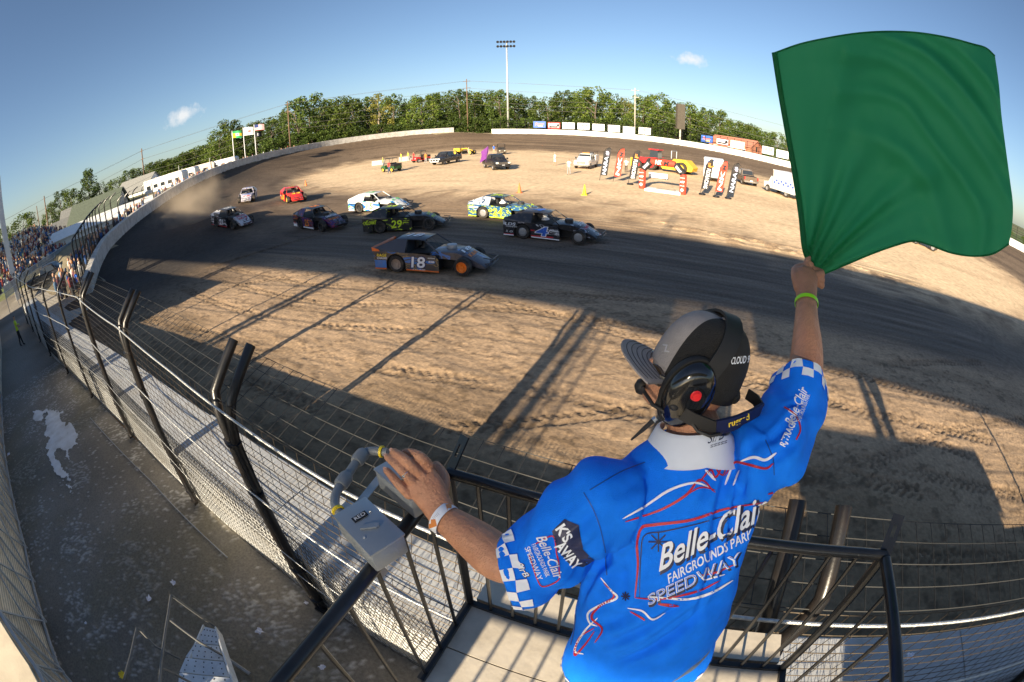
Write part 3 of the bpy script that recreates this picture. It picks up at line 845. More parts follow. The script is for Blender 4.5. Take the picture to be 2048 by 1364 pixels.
# ------------------------------------------------------------------ grandstand behind and to the left (its roof, posts and deck shade the track)
M_STEEL = mat('grey painted steel', (.42, .45, .48), .5, .3, .10, 5)
M_ROOF = mat('roof sheet', (.45, .46, .48), .5, .5, .1, 2)
M_BENCH = mat('bleacher plank', (.48, .42, .33), .7, 0, .15, 4)
gs = empty('grandstand', (0, -8, 0), 0, 'roofed grandstand beside the gravel walkway, its pale deck edged with lattice rail', 'grandstand')
GO = Vector((0, -8, 0))
def gpart(name, m, fn, sm=False):
    b = MB(); fn(b); b.v = [(p[0] - GO.x, p[1] - GO.y, p[2] - GO.z) for p in b.v]; return b.build(name, m, gs, sm)
M_DECK = mat('pale deck', (.66, .57, .43), .8, 0, .12, 2, .15, 20, dirt=(.40, .33, .25), dscale=1.5, damt=.5)
edge = [(-44, -1.25), (-30.8, -1.3), (-21, -1.85), (-15.8, -2.2), (-12.1, -2.33), (-9.9, -2.4), (-7.55, -2.68), (-6.3, -2.85), (-4.9, -2.5), (-2.5, -2.3), (4, -2.3), (24, -2.3)]
DZ = 1.75
gpart('deck', M_DECK, lambda b: b.prism([(x, y_, DZ - .3) for x, y_ in edge] + [(24, -6.5, DZ - .3), (-44, -6.5, DZ - .3)], (0, 0, .3)))
gpart('deck_shade_face', mat('pale sunlit tone', (.78, .68, .52), .8, 0, .12, 3, dirt=(.30, .25, .2), dscale=1.6, damt=.7), lambda b: [b.bar((edge[i][0], edge[i][1] - .06, DZ / 2 - .02), (edge[i + 1][0], edge[i + 1][1] - .06, DZ / 2 - .02), .1, DZ - .06) for i in range(len(edge) - 1)])  # face kept tall to shade the gravel; pale tone imitates sunlit deck
def lattice(b):
    for i in range(2, len(edge) - 3):
        a, c = Vector((*edge[i], DZ)), Vector((*edge[i + 1], DZ))
        n = max(1, round((c - a).length / 1.3))
        for k in range(n):
            p, q = a.lerp(c, k / n), a.lerp(c, (k + 1) / n)
            up = Vector((0, .02, 1.62)); p = p + Vector((0, .06, .06 - DZ)); q = q + Vector((0, .06, .06 - DZ))
            b.bar(p, p + up, .045, .045); b.bar(p + up, q + up, .05, .05); b.bar(p + up * .08, q + up * .08, .05, .05)
            b.bar(p, q + up, .03, .03); b.bar(p + up, q, .03, .03)
gpart('lattice_rail', M_STEEL, lattice)
gpart('wire_screen', M_DKMESH, lambda b: [b.bar((edge[i][0], edge[i][1] + .03, h_), (edge[i + 1][0], edge[i + 1][1] + .03, h_), .005, .005) for i in range(2, len(edge) - 3) for h_ in np.arange(.08, 1.7, .075)])
for k in range(14):                                     # rows of benches
    y_, z_ = -6.8 - k * .82, 1.45 + k * .25
    gpart('bench', M_BENCH, lambda b: b.box((-10, y_, z_), (66, .28, .05)))
    gpart('riser', M_CONC, lambda b: b.box((-10, y_ - .3, z_ - .55), (66, .82, .25)))
for x in (-39.5, -31, -22.6, -14.2, -3.95, 4.5, 13):
    gpart('column', M_STEEL, lambda b: b.box((x, -9.4, 6.0), (.28, .28, 11.3))); gpart('column', M_STEEL, lambda b: b.box((x, -17.5, 6.0), (.28, .28, 11.3)))
RX = [-78, -42, -30, -20, -10, -4.5, -2.6, -1.75, .8, 4, 8, 14, 24]
RLO = [11.70, 11.70, 11.70, 11.72, 11.72, 11.60, 11.30, 11.28, 11.24, 11.15, 10.95, 10.45, 9.9]
def roof(b):
    n = len(RX)
    mid = [(x, -15.6, l + (11.62 - l) * .24) for x, l in zip(RX, RLO)]
    R0 = [(x, -8.0, 11.62) for x in RX]; R1 = [(x, -18, l) for x, l in zip(RX, RLO)]
    for A_, B_ in ((R0, mid), (mid, R1)):
        for i in range(n - 1):
            if B_ is R1 and RX[i] == -1.75: continue
            q = [A_[i], A_[i + 1], B_[i + 1], B_[i]]
            b.add(q + [(x, y_, z_ + .16) for x, y_, z_ in q], [(3, 2, 1, 0), (4, 5, 6, 7), (0, 1, 5, 4), (1, 2, 6, 5), (2, 3, 7, 6), (3, 0, 4, 7)])
    for i in range(n - 1):
        if RX[i] != -1.75: b.bar(R1[i], R1[i + 1], .12, .4)
        b.bar(Vector(R0[i]) + Vector((0, 0, .05)), Vector(R0[i + 1]) + Vector((0, 0, .05)), .12, .35)
gpart('roof', M_ROOF, roof)
# added bay of open slats, passing part of the sun to brighten the flagman
def added_slats(b):
    for k in range(25):
        y_ = -17.98 + k * .0985; z_ = 11.27 + (y_ + 18) * .035
        b.box((-.475, y_, z_), (2.5, .0600, .012))
gpart('added_sun_slats', M_ROOF, added_slats)
# lattice light mast by the stand and a scorers' booth, both known by their shadows
mast = empty('light_mast', (-2.95, -5.2, 1.3), 0, 'slim lattice light mast in front of the grandstand seats', 'mast')
b = MB()
for dx, dy in ((-.16, -.16), (.16, -.16), (.16, .16), (-.16, .16)): b.bar((dx, dy, 0), (dx, dy, 12), .04, .04)
for k in range(30): b.bar((-.16, -.16, k * .4), (.16, -.16, k * .4 + .4), .02, .02); b.bar((.16, .16, k * .4), (-.16, .16, k * .4 + .4), .02, .02)
b.build('lattice', M_STEEL, mast)
booth = empty('scoring_booth', (5.2, -5.6, 1.3), 0, 'small scoring booth on the grandstand deck behind the flag stand', 'booth')
b = MB(); b.box((0, 0, 1.75), (5.6, 1.8, 3.4)); b.build('wall', M_WHITEWALL, booth)
b = MB(); b.box((0, 0, 3.52), (6.0, 2.2, .1)); b.build('roof', M_ROOF, booth)
b = MB(); b.box((0, .92, 1.7), (4.4, .04, .9)); b.build('window', M_INK, booth)

shade_bldg = empty('unseen_building', (-26.6, -5.0, 0), 0, 'long unseen building shading the track, beside the grandstand near the left gate', 'stand')  # unseen building added to cast the shadow on the left track
b = MB(); b.box((0, 0, 2.65), (13.2, 2.4, 5.3)); b.build('wall', M_WHITEWALL, shade_bldg)
b = MB(); b.box((0, 0, 5.36), (13.6, 2.8, .1)); b.build('roof', M_ROOF, shade_bldg)
# ------------------------------------------------------------------ trees
def leaf_mat(name, a, b_):
    m = bpy.data.materials.new(name); m.use_nodes = True
    N, L = m.node_tree.nodes, m.node_tree.links
    p = N['Principled BSDF']; p.inputs['Roughness'].default_value = .6; p.inputs['Specular IOR Level'].default_value = .25
    oi = N.new('ShaderNodeObjectInfo'); tc = N.new('ShaderNodeTexCoord')
    nz = N.new('ShaderNodeTexNoise'); nz.inputs['Scale'].default_value = .9; nz.inputs['Detail'].default_value = 6
    L.new(tc.outputs['Object'], nz.inputs['Vector'])
    mx = N.new('ShaderNodeMix'); mx.data_type = 'RGBA'; mx.inputs[6].default_value = (*a, 1); mx.inputs[7].default_value = (*b_, 1)
    mr = N.new('ShaderNodeMapRange'); mr.inputs[1].default_value = .35; mr.inputs[2].default_value = .65
    L.new(nz.outputs['Fac'], mr.inputs[0]); L.new(mr.outputs[0], mx.inputs['Factor'])
    hv = N.new('ShaderNodeHueSaturation'); L.new(mx.outputs[2], hv.inputs['Color'])
    r2 = N.new('ShaderNodeMapRange'); r2.inputs[3].default_value = .72; r2.inputs[4].default_value = 1.25
    L.new(oi.outputs['Random'], r2.inputs[0]); L.new(r2.outputs[0], hv.inputs['Value'])
    L.new(hv.outputs[0], p.inputs['Base Color'])
    tr = N.new('ShaderNodeBsdfTranslucent'); L.new(hv.outputs[0], tr.inputs['Color'])
    ms = N.new('ShaderNodeMixShader'); ms.inputs[0].default_value = .25
    L.new(p.outputs[0], ms.inputs[1]); L.new(tr.outputs[0], ms.inputs[2]); L.new(ms.outputs[0], N['Material Output'].inputs['Surface'])
    return m
LEAF = [leaf_mat('maple leaf', (.048, .088, .012), (.140, .178, .030)), leaf_mat('oak leaf', (.036, .070, .014), (.100, .138, .026)), leaf_mat('locust leaf', (.12, .135, .022), (.24, .21, .045))]
M_BARK = mat('bark', (.13, .10, .075), .9, 0, .25, 5, .6, 12)
M_PALEBARK = mat('pale bark', (.30, .25, .19), .9, 0, .25, 5, .4, 12)

def tree_meshes(seed, H=12.0, W=4.2, clumps=46, leaves=60, size=.50, low=.16, conic=0.0):
    r = np.random.RandomState(seed)
    b = MB(); limbs = []
    trunk = [Vector((0, 0, 0))]
    for k in range(1, 6):
        trunk.append(Vector((r.normal(0, .12) * k * .4, r.normal(0, .12) * k * .4, H * .16 * k)))
    b.tube(trunk, [.30 * H / 12 * (1 - .15 * k) for k in range(6)], 7)
    cs = []
    for k in range(clumps):
        t = low + (1 - low) * (k + r.rand()) / clumps
        prof = math.sin(math.pi * min(1, (t - low) / (1 - low) * .86 + .10)) ** .6
        if conic: prof = prof * (1 - conic) + conic * (1.06 - t)
        a = k * 2.4 + r.normal(0, .5); rr = W * prof * (.35 + .65 * math.sqrt(r.rand()))
        cs.append(np.array([math.cos(a) * rr, math.sin(a) * rr, H * t]))
    for k in range(0, clumps, 5):
        c = cs[k]; z0 = max(H * .12, c[2] - .45 * math.hypot(c[0], c[1]) - .8)
        st = Vector((0, 0, min(z0, H * .78)))
        mid = st.lerp(Vector(c), .5) + Vector((0, 0, .3))
        b.tube([st, mid, Vector(c)], [.11, .07, .03], 5)
    P = []
    for c in cs:
        n = int(leaves * r.uniform(.6, 1.4)); rad = W * r.uniform(.20, .36)
        d = r.normal(0, 1, (n, 3)); d /= np.linalg.norm(d, axis=1)[:, None]
        q = c + d * rad * (r.rand(n, 1) ** .33) * np.array([1, 1, .72])
        P.append(q)
    P = np.concatenate(P); P = P[P[:, 2] > .3]
    n = len(P)
    nv = r.normal(0, 1, (n, 3)); nv[:, 2] += .5; nv /= np.linalg.norm(nv, axis=1)[:, None]
    u = np.cross(nv, r.normal(0, 1, (n, 3))); u /= np.linalg.norm(u, axis=1)[:, None]
    w = np.cross(nv, u); s = size * r.uniform(.55, 1.25, (n, 1))
    V = np.stack([P + u * s * .5, P + w * s * .32, P - u * s * .5, P - w * s * .32], 1).reshape(-1, 3)
    F = np.arange(n * 4).reshape(-1, 4)
    me = bpy.data.meshes.new('crown'); me.from_pydata(V.tolist(), [], F.tolist()); me.update()
    return b, me
TREES = []
for k, (H, W, cl, lv, sz, low, con, lm) in enumerate([(12, 4.6, 52, 62, .52, .10, 0, 0), (13, 4.0, 48, 62, .50, .08, 0, 1), (11, 5.0, 50, 60, .54, .12, 0, 0), (13, 3.6, 34, 44, .50, .20, 0, 2), (14, 4.0, 60, 60, .50, .06, .55, 1), (9, 4.4, 44, 64, .50, .05, 0, 1)]):
    bb, me = tree_meshes(100 + k, H, W, cl, lv, sz, low, con)
    me.materials.append(LEAF[lm])
    tr = MB(); tr.v, tr.f, tr.m = bb.v, bb.f, bb.m
    tm = bpy.data.meshes.new('trunk'); tm.from_pydata(bb.v, [], bb.f); tm.materials.append(M_PALEBARK if k == 3 else M_BARK); tm.update()
    TREES.append((tm, me, H, W))
def plant_tree(kind, x, y, z, h, label, group=None, wide=1.0, name='tree'):
    tm, cm, H, W = TREES[kind]
    o = empty(name, (x, y, z), rnd.uniform(0, 6.28), label, 'tree', group)
    o.scale = (h / H * wide, h / H * wide, h / H)
    mobj('trunk', tm, o); mobj('crown', cm, o)
    return o
MARKS = [(520, 'behind the flagpoles'), (640, 'behind the brown utility pole'), (780, 'above the stained middle of the grey wall'), (905, 'above the end of the grey wall'), (985, 'at the gap between the walls'), (1062, 'behind the floodlight mast'), (1125, 'above the blue and red billboards'), (1215, 'above the red lettered billboard'), (1320, 'beside the pale utility pole'), (1402, 'behind the dark scoreboard'), (9999, 'above the right group of billboards')]
def where(px): return next(t for lim, t in MARKS if px < lim)
def tree_px(kind, px, py, R, z, label, group, wide=1.0):
    p = ath(px, py, R)
    return plant_tree(kind, p.x, p.y, z, p.z - z + .5, label, group, wide)
row = [(437, 268), (458, 248), (483, 268), (512, 262), (540, 238), (565, 222), (592, 208), (618, 203), (648, 201), (676, 203), (706, 198), (733, 192), (757, 190), (785, 199), (812, 207), (842, 203), (866, 196), (893, 193), (918, 190), (948, 186), (972, 182), (1000, 180), (1030, 194), (1062, 198), (1096, 194), (1128, 188), (1160, 181), (1190, 188), (1218, 196), (1250, 204), (1286, 193), (1316, 190), (1345, 202), (1380, 215), (1412, 212), (1440, 218), (1466, 240)]
kinds = [0, 0, 2, 1, 1, 0, 1, 0, 1, 2, 0, 1, 3, 1, 2, 0, 1, 2, 1, 0, 2, 1, 0, 1, 2, 1, 0, 2, 1, 3, 0, 0, 1, 2, 1, 0, 2]
TL = ['dense green tree', 'tall dark tree', 'broad green tree', 'thin yellowish tree']
for i, ((px, py), kd) in enumerate(zip(row, kinds)):
    R = 122 + 9 * ((i * 7) % 3)
    tree_px(kd, px, py + rnd.uniform(-6, 10), R, 2.0, TL[kd] + ' in the front rank ' + where(px), 'trees behind the far wall', 1.02)
for i in range(26):                                     # a second rank, further back and a little lower
    px = 450 + i * 42
    py = np.interp(px, [450, 600, 760, 1000, 1160, 1300, 1400, 1540], [272, 220, 205, 200, 202, 210, 228, 268])
    tree_px([1, 0, 2][i % 3], px, py + rnd.uniform(-4, 8), 150 + 10 * (i % 2), 2.0, TL[[1, 0, 2][i % 3]] + ' in the rear rank ' + where(px), 'trees behind the far wall', 1.2)
for i in range(34):                                     # low scrub under the trees
    px = 545 + i * 27
    py = np.interp(px, [545, 700, 900, 1000, 1200, 1300, 1450], [285, 262, 245, 243, 243, 248, 268])
    tree_px(5, px, py + rnd.uniform(-5, 5), 119, 2.2, 'low leafy shrub under the trees ' + where(px), 'shrubs behind the far wall', 1.5).name = 'shrub'
for px, py, R, k in ((1490, 252, 150, 0), (1512, 258, 165, 2), (1535, 268, 170, 1), (1556, 270, 180, 2), (1478, 262, 118, 5), (1505, 275, 118, 5), (1530, 288, 117, 5)):
    tree_px(k, px, py, R, 1.5, 'small hazy tree at the right end of the far wood line', 'trees right of the wood line', 1.3)
for i in range(14):
    px = 1575 + i * 40
    py = np.interp(px, [1575, 1800, 1960, 2048, 2130], [285, 355, 425, 462, 500]) + rnd.uniform(-8, 6)
    tree_px([0, 1, 2][i % 3], px, py, 130, 1.2, 'green tree beyond the right turn behind the waving flag', 'trees beyond the right turn', 1.3)
for px, py, R, k, w, lab in ((44, 436, 120, 0, 1.5, 'big round green tree beyond the left grandstand crowd'), (4, 462, 120, 1, 1.3, 'dark tree at the left edge beyond the grandstand'), (118, 388, 130, 1, 1.0, 'green tree behind the leaning utility poles on the left'),
                            (140, 385, 125, 0, 1.0, 'leafy tree just right of the leaning utility poles'), (174, 346, 125, 4, 1.1, 'tall dark pointed evergreen above the white shed'), (196, 372, 130, 1, 1.1, 'dark tree beside the pointed evergreen'), (232, 362, 160, 2, 1.2, 'green tree above the long white shed roof'),
                            (255, 345, 150, 1, 1.2, 'dark tree above the white house with the gable'), (272, 342, 155, 0, 1.1, 'bushy tree right of the white house roof'), (300, 330, 170, 1, 1.3, 'tree behind the rust coloured utility pole'), (100, 412, 140, 0, .9, 'small tree left of the leaning utility poles'), (88, 448, 75, 4, .6, 'narrow dark shrub at the foot of the leaning poles')):
    tree_px(k, px, py, R, 1.0, lab, None, w)
for i in range(16):
    px = 310 + i * 9
    py = np.interp(px, [310, 350, 400, 440], [330, 318, 300, 285])
    tree_px([0, 2, 1][i % 3], px, py + rnd.uniform(-4, 5), 190 + 15 * (i % 3), 1.0, 'distant green tree on the rise left of the flagpoles', 'trees on the far rise', 1.5)

# ------------------------------------------------------------------ poles, wires, lights
M_WOODPOLE = mat('weathered pole', (.16, .10, .065), .9, 0, .2, 3, .3, 20)
M_PALEPOLE = mat('pale pole', (.48, .44, .38), .7, 0, .12, 3)
M_POLE = mat('galvanised pole', (.62, .62, .58), .45, .4, .08, 3)
M_LINE = mat('power line', (.20, .19, .17), .5, .2)
def upole(px, py, R, z0, r, m, label, cross=True):
    p = ath(px, py, R)
    o = empty('utility_pole', (p.x, p.y, z0), 0, label, 'pole')
    b = MB(); b.tube([(0, 0, 0), (0, 0, p.z - z0)], [r, r * .7], 8); b.build('pole', m, o, True)
    if cross:
        for dz in (.6, 2.4):
            b = MB(); b.bar((-1.0, 0, p.z - z0 - dz), (1.0, 0, p.z - z0 - dz), .1, .12); b.build('crossarm', m, o)
    return p
pl = []
for a in ((88, 392, 100, .5, .17, M_WOODPOLE, 'tallest leaning brown utility pole above the left crowd'), (283, 297, 108, 1.5, .19, M_WOODPOLE, 'rust brown utility pole beside the white gabled house'),
          (575, 203, 106, 3, .17, M_WOODPOLE, 'brown utility pole in front of the trees right of the flags'), (933, 158, 117, 3, .16, M_WOODPOLE, 'tall brown utility pole at the gap between the walls'), (1270, 176, 116, 2.4, .16, M_PALEPOLE, 'pale utility pole above the right row of billboards')):
    pl.append(upole(*a))
upole(73, 412, 105, .5, .13, M_WOODPOLE, 'thinner utility pole left of the tallest leaning pole', False)
for k, (px, py) in enumerate(((93, 445), (103, 446), (82, 450), (62, 456))):
    upole(px, py, 88 + k, .5, .12, M_PALEPOLE, ['pale short post between the leaning poles', 'second pale short post beside the leaning pole', 'grey short post left of the leaning poles', 'cream pole near the big round tree'][k], False)
for k, (px, py) in enumerate(((225, 381), (357, 331), (364, 336), (419, 316))):
    upole(px, py, 95, 2, .09, M_POLE, ['slim grey post above the shed roof', 'slim pale post behind the parked campers', 'second slim pale post behind the campers', 'short pale post left of the flagpoles'][k], False)
end_r = ath(1700, 285, 120); end_l = ath(-60, 470, 105)
chain = [end_l] + pl + [end_r]
wires = empty('power_lines', pl[2], 0, 'sagging overhead power lines strung between the utility poles', 'power line')
for i in range(len(chain) - 1):
    a, c = chain[i], chain[i + 1]
    for k, dz in enumerate((.5, .55, 2.4, 4.2, 5.4, 6.4)):
        b = MB(); off = Vector((.9 if k == 1 else (-.9 if k == 0 else 0), 0, -dz))
        pts = []
        for q in range(13):
            u = q / 12; p = a.lerp(c, u) + off; p.z -= (.9 + .25 * k) * 4 * u * (1 - u) * ((c - a).length / 60); pts.append(p - pl[2])
        b.tube(pts, .017 if k < 2 else .026, 4); b.build('wire', M_LINE, wires)
# the floodlight mast
top = ath(1013, 84, 118)
lp = empty('floodlight_mast', (top.x, top.y, 2.8), 0, 'tall slim floodlight mast with two rows of lamps', 'light pole')
hh_ = top.z - 2.8
b = MB(); b.tube([(0, 0, 0), (0, 0, hh_)], [.30, .16], 10); b.build('pole', M_POLE, lp, True)
tx = Vector((math.cos(YAW), math.sin(YAW), 0))
for dz in (0, -1.25):
    b = MB(); b.bar(tx * -2.1 + Vector((0, 0, hh_ + dz)), tx * 2.1 + Vector((0, 0, hh_ + dz)), .12, .12); b.build('crossarm', M_POLE, lp)
    for k in range(6):
        b = MB(); c = tx * (-2.0 + .8 * k) + Vector((0, -.3, hh_ + dz + .1)); d = Vector((.2, -1, -.5)).normalized()
        b.tube([c - d * .25, c + d * .05, c + d * .30], [.14, .30, .36], 10); b.build('floodlight', M_INK, lp, 40)
# the scoreboard, seen from behind its edge
c = ath(1361, 233, 109)
sb = empty('scoreboard', (c.x, c.y, 2.0), 0, 'tall dark scoreboard panel on a pale post above the right wall', 'scoreboard')
M_BOARD = mat('scoreboard back', (.085, .072, .055), .7, 0, .1, 2)
b = MB(); b.box((0, 0, c.z - 2.0), (2.0, .9, 6.0), Matrix.Rotation(.5, 3, 'Z')); b.build('panel', M_BOARD, sb)
b = MB(); b.tube([(0, 0, 0), (0, 0, c.z - 4.6)], .22, 8); b.build('post', M_PALEPOLE, sb, True)
# flags on poles
def flagpole(px, py, R, label, flags):
    p = ath(px, py, R)
    o = empty('flagpole', (p.x, p.y, 3.5), 0, label, 'flagpole')
    h = p.z - 3.5
    b = MB(); b.tube([(0, 0, 0), (0, 0, h)], [.09, .055], 8); b.build('pole', M_PAPER, o, True)
    ax = Vector((math.cos(YAW + .35), math.sin(YAW + .35), 0))
    for dz, hgt, wid, bands in flags:
        for (u0, u1, v0, v1, m) in bands:
            b = MB(); n = 8; vs = []
            for i in range(n + 1):
                u = u0 + (u1 - u0) * i / n
                for v in (v0, v1):
                    q = ax * (.06 + u * wid) + Vector((-ax.y, ax.x, 0)) * (.12 * math.sin(u * 7 + dz) * u) + Vector((0, 0, h - dz - v * hgt - .22 * u * u))
                    vs.append(q)
            b.add(vs, [(2 * i, 2 * i + 2, 2 * i + 3, 2 * i + 1) for i in range(n)])
            b.build('flag', m, o)
cR, cW, cB, cG, cY, cK = mat('flag red', (.55, .03, .04), .8), mat('flag white', (.80, .80, .80), .8), mat('flag blue', (.03, .05, .20), .8), mat('flag green', (.03, .32, .10), .8), mat('flag yellow', (.80, .55, .03), .8), mat('flag black', (.012, .012, .016), .8)
flagpole(464, 262, 86, 'white flagpole with a green and yellow flag, leftmost of three', [(.1, 1.35, 1.7, [(0, 1, 0, .34, cG), (0, .35, .34, .9, cY), (.35, .75, .34, .7, cW), (.42, .62, .40, .64, cR), (.75, 1, .34, .7, cY), (.35, 1, .7, 1, cG)])])
flagpole(486, 255, 88, 'white flagpole with a white flag, middle of three', [(.1, 1.5, 1.9, [(0, 1, 0, .40, cW), (0, .45, .40, 1, cW), (.45, .75, .40, .62, cR), (.75, 1, .40, 1, cW), (.45, .75, .62, 1, cW)])])
us = [(0, .42, 0, .54, cB)] + [((.42 if i < 7 else 0), 1, i / 13, (i + 1) / 13, cR if i % 2 == 0 else cW) for i in range(13)]
flagpole(508, 249, 90, 'white flagpole with a striped flag over a black one', [(.1, 1.15, 1.9, us), (1.55, .95, 1.3, [(0, 1, 0, 1, cK), (.38, .62, .22, .78, cW)])])
for o in [o for o in bpy.data.objects if o.name.startswith('flag') and o.parent and o.data]: pass

# ------------------------------------------------------------------ billboards and the fence behind the right wall
bf = empty('billboard_fence', (0, 104, 3), 0, 'dark wire fence behind the white wall carrying the billboards', 'fence')
BO = Vector((0, 104, 3))
RW = [Vector(p) for p in RIGHT_WALL]
rails = [[], [], []]
for i in range(0, 62):
    a = RW[min(i, len(RW) - 2)]; t = (RW[min(i + 1, len(RW) - 1)] - RW[max(i - 1, 0)]).xy.normalized(); n_ = Vector((-t.y, t.x, 0))
    q = a + n_ * 1.0
    b = MB(); b.tube([q - BO, q + Vector((0, 0, 3.4)) - BO], .06, 6); b.build('post', M_BLACK, bf)
    for k, zz in enumerate((1.7, 2.5, 3.3)): rails[k].append(q + Vector((0, 0, zz)) - BO)
for r_ in rails:
    b = MB(); b.tube(r_, .03, 4); b.build('rail', M_BLACK, bf)
rd, bl, og, gn, navy = mat('print red', (.55, .03, .03), .5), mat('print blue', (.05, .14, .55), .5), mat('print orange', (.75, .22, .03), .5), mat('print green', (.05, .25, .08), .5), mat('print navy', (.02, .03, .12), .5)
ylw = mat('print yellow', (.85, .62, .03), .5)
def billboard(px, py, kind, label, w=2.95, h=1.6, dR=.0):
    d = ray(px, py); best = None
    # stand it on the fence line: step out along the direction until the fence is reached
    az = math.atan2(d.x, d.y)
    q = min(RW, key=lambda p: abs(math.atan2(p.x, p.y) - az)); R = q.xy.length + 1.0 + dR
    c = ath(px, py, R)
    i = RW.index(q); t = (RW[min(i + 2, len(RW) - 1)] - RW[max(i - 2, 0)]); t.z *= .6; t.normalize()
    up = Vector((0, 0, 1)); up = (up - t * up.dot(t)).normalized()
    o = empty('billboard', c, 0, label, 'billboard', 'billboards behind the white wall')
    base = {'power': bl, 'auto': rd}.get(kind, M_PAPER)
    nf = t.cross(up)                                   # towards the camera
    b = MB(); b.sheet([t * (i_ * w / 2) + up * (j_ * h / 2) for i_, j_ in ((-1, -1), (1, -1), (1, 1), (-1, 1))], .06); b.build('panel', base, o)
    L = lambda txt, m, u, v, hh, ww=None, sh=0, bd=.0: put_text('lettering', txt, m, t * u + up * v + nf * .066, t, up, hh, o, ww, bd, sh)
    if kind == 'power': L('Power', og, 0, .1, .75, 2.0, .3, .02); quad_obj('stripe', ylw, t * .2 - up * .42 + nf * .066, t, up, 1.0, .16, o)
    elif kind == 'auto':
        quad_obj('stripe', M_PAPER, t * 0 + up * .0 + nf * .066, t, up, 2.7, 1.1, o); L('AutoShop', rd, -.35, .2, .36, 1.7, .3, .02); quad_obj('stripe', M_INK, t * -.2 - up * .28 + nf * .07, t, up, 2.0, .3, o)
        b = MB(); b.lathe([(.34, 0), (.34, .02)], (0, 0, 0), n=16); q_ = b.build('emblem', M_INK, o); q_.matrix_local = Matrix.Translation(t * .95 + up * .05 + nf * .07) @ nf.to_track_quat('Z', 'Y').to_matrix().to_4x4()
    elif kind == 'liese': L('LIESE', rd, 0, .25, .62, 2.3, 0, .02); L('LUMBER CO.', bl, 0, -.42, .2, 2.2)
    elif kind == 'green': L('Greenway', gn, 0, .12, .5, 2.3, .3, .01); L('Lawn & Garden', M_INK, 0, -.4, .2, 1.7)
    elif kind == 'plain': L('V', navy, 0, .35, .25); L('Farm Bureau', bl, 0, .0, .16, 1.7); L('Insurance Agency', og, 0, -.4, .12, 2.0)
    elif kind == 'script': L('Speedway', bl, -.1, .12, .34, 2.2, .35); L('o o', rd, .2, -.45, .16, .9)
    elif kind == 'photo': quad_obj('stripe', mat('print grey', (.42, .45, .44), .5, 0, .5, 3), nf * .066, t, up, 2.8, 1.4, o); L('Bistro', og, -.1, -.05, .5, 1.8, .3)
    elif kind == 'kelly': L('O.MILLY', rd, 0, .2, .42, 2.3, .2, .02); L('618-233-0000', rd, 0, -.42, .2, 2.1)
    elif kind == 'big':
        quad_obj('stripe', M_PAPER, nf * .066, t, up, w - .1, h - .1, o); L('Memorial', og, .4, .35, .22, 1.8); L('HOSPITAL', rd, .5, -.1, .16, 1.7); L('2 K', gn, -1.4, 0, .3)
    return o
names = ['blue billboard with orange slanting script, in the left row', 'red framed billboard with white panel, in the left row', 'white billboard with faint lettering, third of the left row', 'white billboard with large red letters, in the left row', 'white billboard with green script, in the left row', 'white billboard with pale blue script, in the left row', 'grey pictured billboard with orange script', 'white billboard with red letters, last of the left row']
for k, ((px, py), kd) in enumerate(zip(((1079, 249), (1108, 251), (1137, 251.5), (1167, 252.5), (1197, 254.5), (1228, 257), (1258, 260), (1289.5, 262)), ('power', 'auto', 'plain', 'liese', 'green', 'script', 'photo', 'kelly'))):
    billboard(px, py, kd, names[k])
for px, py, kd, lab, w in ((1414, 278, 'power', 'blue billboard with orange script, first of the right group', 2.75), (1445, 283.5, 'auto', 'red framed billboard beside the brick building', 2.75), (1475, 289.5, 'big', 'wide white billboard in front of the brick building', 3.3), (1536, 301, 'liese', 'white billboard with large red letters near the flag', 2.7), (1565, 308.5, 'green', 'white billboard with green script beside the flag edge', 2.7), (1594, 315, 'plain', 'white billboard half behind the green flag', 2.7)):
    billboard(px, py, kd, lab, w, 1.5)

# ------------------------------------------------------------------ buildings and campers beyond the walls
M_SIDING = mat('white siding', (.74, .74, .72), .6, 0, .06, 2)
M_GREY = mat('grey siding', (.40, .40, .38), .7, 0, .08, 2)
M_SHINGLE = mat('grey shingles', (.20, .20, .19), .9, 0, .2, 4)
M_GREENROOF = mat('green shingles', (.09, .11, .08), .9, 0, .2, 4)
M_BRICK = mat('red brick', (.42, .17, .10), .85, 0, .2, 6)
M_TILE = mat('red roof', (.48, .20, .13), .8, 0, .15, 5)
M_GLASS = mat('dark glass', (.03, .035, .04), .08, 0, .1, 3, spec=.8)
def house(px, py, R, z0, L, Wd, h, ridge, rz, mw, mr, label, name='house', windows=3, cat='house'):
    c = ath(px, py, R)
    o = empty(name, (c.x, c.y, z0), rz, label, cat)
    b = MB(); b.prism([(-L / 2, -Wd / 2, 0), (-L / 2, -Wd / 2, h), (-L / 2, 0, h + ridge), (-L / 2, Wd / 2, h), (-L / 2, Wd / 2, 0)], (L, 0, 0)); b.build('wall', mw, o)
    for sgn in (-1, 1):
        b = MB(); b.sheet([(-L / 2 - .3, sgn * (Wd / 2 + .35), h - .25 * ridge / (Wd / 2) + .06), (L / 2 + .3, sgn * (Wd / 2 + .35), h - .25 * ridge / (Wd / 2) + .06), (L / 2 + .3, 0, h + ridge + .06), (-L / 2 - .3, 0, h + ridge + .06)], .12); b.build('roof', mr, o)
    for k in range(windows):
        x = -L / 2 + L * (k + .5) / windows
        b = MB(); b.box((x, -Wd / 2 - .02, h * .55), (.9, .06, 1.2)); w_ = b.build('window', M_GLASS, o)
        b = MB(); b.box((x, -Wd / 2 - .03, h * .55 + .66), (1.1, .08, .1)); b.box((x, -Wd / 2 - .03, h * .55 - .66), (1.1, .08, .1)); b.build('frame', M_PAPER, w_)
    for sgn in (-1, 1):
        b = MB(); b.box((sgn * (L / 2 + .02), 0, h * .9), (.06, .8, 1.1)); b.build('window', M_GLASS, o)
    return o
